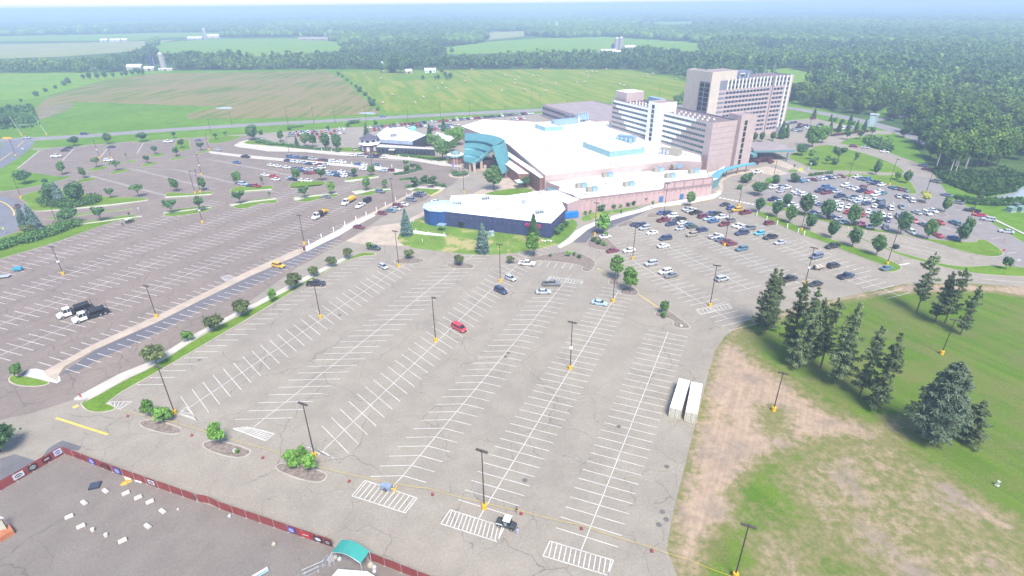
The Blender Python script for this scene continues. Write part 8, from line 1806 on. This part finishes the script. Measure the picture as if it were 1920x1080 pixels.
# person beside the cart
def person(px, face, label, shirt, legs_col, scale=1.0, arm=.25):
    x, y = G(*px); o = empty('person', (x, y, .03), face); tag(o, label, 'person')
    V = [(0, 0, .95), (0, 0, 1.15), (0, 0, 1.38), (0, .02, 1.5), (0, .03, 1.62), (0, .05, 1.72), (.1, 0, .9), (.12, .06, .5), (.12, .02, .09), (.13, .18, .05), (-.1, 0, .9), (-.12, -.04, .5), (-.12, -.1, .09), (-.13, .06, .05), (.2, 0, 1.4), (.27, .04, 1.13), (.26, arm, .95), (.25, arm + .09, .9), (-.2, 0, 1.4), (-.27, .02, 1.13), (-.26, arm * .7, .92), (-.25, arm * .7 + .08, .87)]
    E_ = [(0, 1), (1, 2), (2, 3), (3, 4), (4, 5), (0, 6), (6, 7), (7, 8), (8, 9), (0, 10), (10, 11), (11, 12), (12, 13), (2, 14), (14, 15), (15, 16), (16, 17), (2, 18), (18, 19), (19, 20), (20, 21)]
    R = [.15, .14, .17, .065, .09, .095, .1, .065, .045, .04, .1, .065, .045, .04, .07, .05, .035, .04, .07, .05, .035, .04]
    me = bpy.data.meshes.new('body'); me.from_pydata(V, E_, []); b_ = link('body', me, o); b_.scale = (scale,) * 3
    sk = b_.modifiers.new('skin', 'SKIN'); b_.modifiers.new('sub', 'SUBSURF').levels = 1; b_.modifiers['sub'].render_levels = 1
    me.skin_vertices[0].data[0].use_root = True
    for i, r in enumerate(R): me.skin_vertices[0].data[i].radius = (r, r * .8)
    m_, nt, bs = new_mat('person_' + shirt[0]); z = nt.n.new('ShaderNodeSeparateXYZ'); tc = nt.n.new('ShaderNodeTexCoord'); nt.l.new(tc.outputs['Object'], z.inputs[0])
    c = nt.mix(nt.ramp(z.outputs[2], .93, .95), legs_col, shirt[1]); c = nt.mix(nt.ramp(z.outputs[2], 1.475, 1.49), c, (.5, .32, .24)); nt.l.new(c, bs.inputs['Base Color']); bs.inputs['Roughness'].default_value = .9; me.materials.append(m_)
    hm_ = MB(); hm_.tube([(0, .02, 1.68), (0, .02, 1.76), (0, .03, 1.82)], [.105, .1, .04], 10); hr = hm_.build('hair', plain('dark_hair', (.03, .022, .018), .9), o, smooth=True); hr.scale = (scale,) * 3
person((970, 1003), 2.2, 'person in pale blue top standing beside the utility cart', ('pale', (.42, .5, .68)), (.5, .5, .58)); person((969, 963), 1.2, 'person in dark red top standing at the tape by the cone', ('dark', (.12, .025, .025)), (.4, .28, .22)); person((231, 424), .4, 'person in dark clothes standing near the white carts', ('night', (.05, .05, .06)), (.04, .04, .05))
# hay bales
b = MB(); b.tube([(0, -.75, .8), (0, .75, .8)], .8, 14); BAL = b.mesh('hay_bale', plain('straw', (.42, .36, .22), .95, .2, 1.5))
for i, (x_, y_) in enumerate(sorted([(128, 415), (225, 443), (290, 537), (463, 550), (415, 580), (233, 583), (662, 575), (543, 498), (588, 499), (565, 473), (695, 460), (713, 438), (838, 462), (903, 510), (922, 428), (980, 453), (972, 475), (994, 437), (1032, 508), (1080, 432), (1107, 430), (1118, 457), (1153, 515), (1208, 468), (1323, 465), (1366, 465), (1381, 407), (1412, 405), (1437, 406), (1386, 434), (1490, 391), (1565, 477), (1592, 485), (1720, 420), (1721, 434), (1752, 418), (1880, 446), (735, 391), (1122, 391)])):
    x, y = G(640 + x_ / 3, y_ / 3 + .8); o = link('hay_bale', BAL, None, (x, y, .05)); o.rotation_euler = (0, 0, RNG.uniform(0, 3.1)); o.scale = (1.35,) * 3; tag(o, f'round straw-coloured bale in the mown hay field, {ordinal(i)} from the left', 'hay bale', 'bales in the hay field')
# signs and signals at the left junction
def mast(px, h, lean, label, arm=0.):
    x, y = G(*px); o = empty('signal_mast', (x, y, 0)); tag(o, label, 'traffic signal'); m = MB(); m.tube([(0, 0, 0), (lean, 0, h)], [.22, .12], 8); m.build('pole', POLEG, o); m = MB(); m.tube([(0, 0, 0), (0, 0, 1.4)], .4, 10); m.build('base', YB, o)
    if arm: m = MB(); m.tube([(0, 0, h * .55), (arm, 0, h * .62)], [.14, .08], 6); m.build('mast_arm', POLEG, o)
    for xx in ([arm * .97] if arm else [lean * .5]): m = MB(); m.box(xx - .25, xx + .25, -.2, .2, h * .62 - 1.1, h * .62); m.build('signal_head', TRIM, o)
    if arm: m = MB(); m.box(arm * .82, arm * .9, -.03, .03, h * .6 - .9, h * .6 + .1); m.build('street_sign', plain('sign_green', (.02, .25, .16), .5), o)
mast((41, 254), 13, -3.2, 'leaning grey signal mast with long arm at the left junction', 14); mast((88, 253), 14, -4, 'leaning pale signal mast right at the left junction'); 
def signpost(px, h, mat, label, w=.5, hh=.7, ang=-20):
    x, y = G(*px); o = empty('road_sign', (x, y, .1), math.radians(ang)); tag(o, label, 'sign'); m = MB(); m.tube([(0, 0, 0), (0, 0, h)], .05, 6); m.build('post', STEEL, o); m = MB(); m.box(-w, w, -.04, -.01, h - hh, h + .1); m.build('sign_plate', mat, o)
SG_Y = plain('sign_yellow_green', (.6, .7, .05), .5); SG_R = plain('sign_red', (.5, .05, .05), .5)
signpost((16, 266), 3, YB, 'orange-yellow sign board at the junction corner', 3, 1.2, 0); signpost((10, 438), 2.6, SG_Y, 'yellow-green sign at the crossing on the ring road', .6, .9); signpost((262, 400), 2.6, WHI, 'pale sign post at the end of the thin left island'); signpost((157, 756), 2.4, SG_R, 'red sign with yellow kerb at the boulevard tip', .4, .7); signpost((1877, 481), 2.6, SG_R, 'red stop sign at the right tip of the lot strip', .4, .7); signpost((1905, 500), 2.6, WHI, 'sign post on the far right median'); signpost((1687, 495), 2.8, POLEG, 'thin sign post at the white stop line', .15, .4); signpost((1518.5, 317), 3.2, WHI, 'white sign panel by the garden bed', .4, .8); signpost((1514, 325), 3, WHI, 'tall white sign on the lot entrance', .35, 1.2); signpost((1500, 324), 2.6, SG_Y, 'yellow sign board at the lot entrance', .8, 1.6); signpost((44, 284), 2.2, WHI, 'white sign in the grass by the ring road mouth', 1.2, 1.0)
sp = empty('sign_pylon', (*G(1633, 240), 0), math.radians(-30)); tag(sp, 'tall pale blue-green sign pylon at the road junction', 'pylon'); m = MB(); m.box(-2.4, -1.6, -.6, .6, 0, 9); m.box(1.6, 2.4, -.6, .6, 0, 9); m.build('pylon_leg', plain('pylon_teal', (.3, .5, .52), .5), sp); m = MB(); m.box(-1.6, 1.6, -.45, .45, 1, 8.4); m.build('pylon_panel', plain('pylon_grey', (.45, .52, .56), .5), sp); m = MB(); m.box(-2.8, 2.8, -.8, .8, 9, 9.8); m.build('pylon_cap', WHI, sp)
# cabinets, barrel, bin, mailbox-like posts
def cabinet(px, w, d, h, mat, label, ang=18, cat='cabinet'):
    x, y = G(*px); o = empty('utility_cabinet', (x, y, .08), math.radians(ang)); tag(o, label, cat); m = MB(); m.box(-w, w, -d, d, .1, h); m.build('box', mat, o); m = MB(); m.box(-w - .08, w + .08, -d - .08, d + .08, h, h + .1); m.build('lid', mat, o); m = MB(); m.box(-w - .2, w + .2, -d - .2, d + .2, 0, .1); m.build('pad', CONC, o)
GRC = plain('cabinet_green', (.2, .3, .25), .6); cabinet((917, 443), .7, .6, 1.6, GRC, 'left green-grey utility cabinet on the lawn by the blue hall'); cabinet((922, 442), .8, .7, 1.7, plain('cabinet_blue_grey', (.35, .42, .48), .6), 'right blue-grey utility cabinet on the lawn by the blue hall'); cabinet((1894, 397), 1.6, 1.2, 2.0, GRC, 'left green transformer on the slope by the pond'); cabinet((1913, 396), 1.6, 1.2, 2.0, GRC, 'right green transformer on the slope by the pond'); cabinet((1904, 391), 1.2, 1., 2.2, plain('cabinet_dark', (.12, .15, .14), .6), 'dark transformer behind the two green ones'); cabinet((1678, 467), .8, .7, 1.4, TRIM, 'black box on the thin median right of the clipped trees'); cabinet((1869, 911), .13, .12, .95, plain('post_white_green', (.6, .66, .6), .6), 'small white pedestal post on the green', 30, 'pedestal'); cabinet((571, 470), .4, .4, 1.2, plain('bin_dark_red', (.14, .04, .04), .7), 'dark red bin at the near end of the white walk', 20, 'bin'); cabinet((1420, 309.5), .3, .3, 1.0, TRIM, 'small dark bin by the hotel entrance walk', 0, 'bin')
for px, lb in (((1810, 427), 'orange barrel below the tree at the right of the crowded lot'),):
    x, y = G(*px); o = empty('traffic_barrel', (x, y, .15)); tag(o, lb, 'barrel'); m = MB(); m.tube([(0, 0, 0), (0, 0, 1.2)], [.5, .42], 12); m.build('barrel', plain('barrel_orange', (.8, .3, .03), .6), o); m = MB(); m.tube([(0, 0, .5), (0, 0, .75)], .49, 12); m.build('band', WHI, o)
for i, (u, v) in enumerate(((780, 434), (804, 440), (833, 441), (776, 417), (792, 454))):
    x, y = G(u, v); o = link('path_light', PME, None, (x, y, .1)); o.scale = (.7, .7, .8); tag(o, f'short path light on the blue hall lawn, {ordinal(sorted([780,804,833,776,792]).index(u))} from the left', 'path light')
x, y = G(829, 433); o = empty('door_canopy', (x, y, .12), math.radians(-18)); tag(o, 'pale blue entry canopy frame at the blue rotunda door', 'canopy'); m = MB(); m.box(-1.6, 1.6, -1.4, 1.4, 2.5, 2.7); m.build('canopy_roof', PALEB, o)
for sx in (-1.4, 1.4):
    for sy in (-1.2, 1.2): m = MB(); m.tube([(sx, sy, 0), (sx, sy, 2.5)], .06, 6); m.build('canopy_post', PALEB, o)
# boulder on the middle mulch island, white rocks by the blue hall
def rock(px, r, mat, lb, seed, cat='rock'):
    x, y = G(*px); g2_ = np.random.default_rng(seed); bm = bmesh.new(); bmesh.ops.create_icosphere(bm, subdivisions=2, radius=r)
    for v in bm.verts: v.co *= g2_.uniform(.85, 1.12); v.co.z = v.co.z * .6 + r * .35
    me = bpy.data.meshes.new('rock'); bm.to_mesh(me); bm.free(); me.materials.append(mat); o = link('rock', me, None, (x, y, .12)); tag(o, lb, cat)
rock((441, 847), .6, plain('rock_grey', (.4, .38, .36), .9, .2, 2), 'grey boulder on the middle mulch island', 1); rock((1277, 612), .4, plain('rock_white', (.65, .63, .6), .9, .1, 2), 'pale rock at the right tip of the triangular island', 2)
for i, u in enumerate((1017, 1022, 1028, 1033)): rock((u, 452 + (i % 2)), .5, plain('rock_white', (.65, .63, .6), .9, .1, 2), f'{ordinal(i)} white rock from the left below the blue hall corner', 10 + i)
# ---------------------------------------------------------------- light, air
w = bpy.data.worlds.new('World'); scene.world = w; w.use_nodes = True
nt = w.node_tree; bg = nt.nodes['Background']; sky = nt.nodes.new('ShaderNodeTexSky'); sky.sky_type = 'NISHITA'
SUN_EL, SUN_AZ = 56.0, 165.0     # azimuth clockwise from +Y (away from the camera)
sky.sun_disc = False; sky.sun_elevation = math.radians(SUN_EL); sky.sun_rotation = math.radians(SUN_AZ)
sky.air_density = 1.0; sky.dust_density = 1.0; sky.ozone_density = 1.0; sky.altitude = 300
nt.links.new(sky.outputs[0], bg.inputs['Color']); bg.inputs['Strength'].default_value = 0.1
sd = bpy.data.lights.new('sun', 'SUN'); sd.energy = 2.5; sd.angle = math.radians(22); sd.color = (1, .945, .865)
so = bpy.data.objects.new('sun', sd); COL.objects.link(so); so.location = (0, 0, 400)
az, el = math.radians(SUN_AZ), math.radians(SUN_EL)
dirv = Vector((math.sin(az) * math.cos(el), math.cos(az) * math.cos(el), math.sin(el)))
so.rotation_euler = dirv.to_track_quat('Z', 'Y').to_euler()
# the hazy air
HZ = 16000.
mb = MB(); mb.box(-HZ, HZ, -600, HZ, -1.5, 86)
hm = bpy.data.materials.new('haze_air'); hm.use_nodes = True
for n in list(hm.node_tree.nodes):
    if n.type == 'BSDF_PRINCIPLED': hm.node_tree.nodes.remove(n)
pv = hm.node_tree.nodes.new('ShaderNodeVolumePrincipled'); pv.inputs['Color'].default_value = (.57, .71, 1., 1); pv.inputs['Density'].default_value = 4.2e-4; pv.inputs['Anisotropy'].default_value = 0.
hm.node_tree.links.new(pv.outputs[0], hm.node_tree.nodes['Material Output'].inputs['Volume'])
tag(mb.build('haze', hm), kind='stuff')
scene.view_settings.view_transform = 'Standard'; scene.view_settings.look = 'None'; scene.view_settings.exposure = 1.38; scene.view_settings.gamma = 1
cy = scene.cycles
cy.use_denoising = True; cy.denoiser = 'OPENIMAGEDENOISE'
cy.max_bounces = 6; cy.diffuse_bounces = 3; cy.glossy_bounces = 2; cy.volume_bounces = 4; cy.transparent_max_bounces = 8
scene.render.film_transparent = False
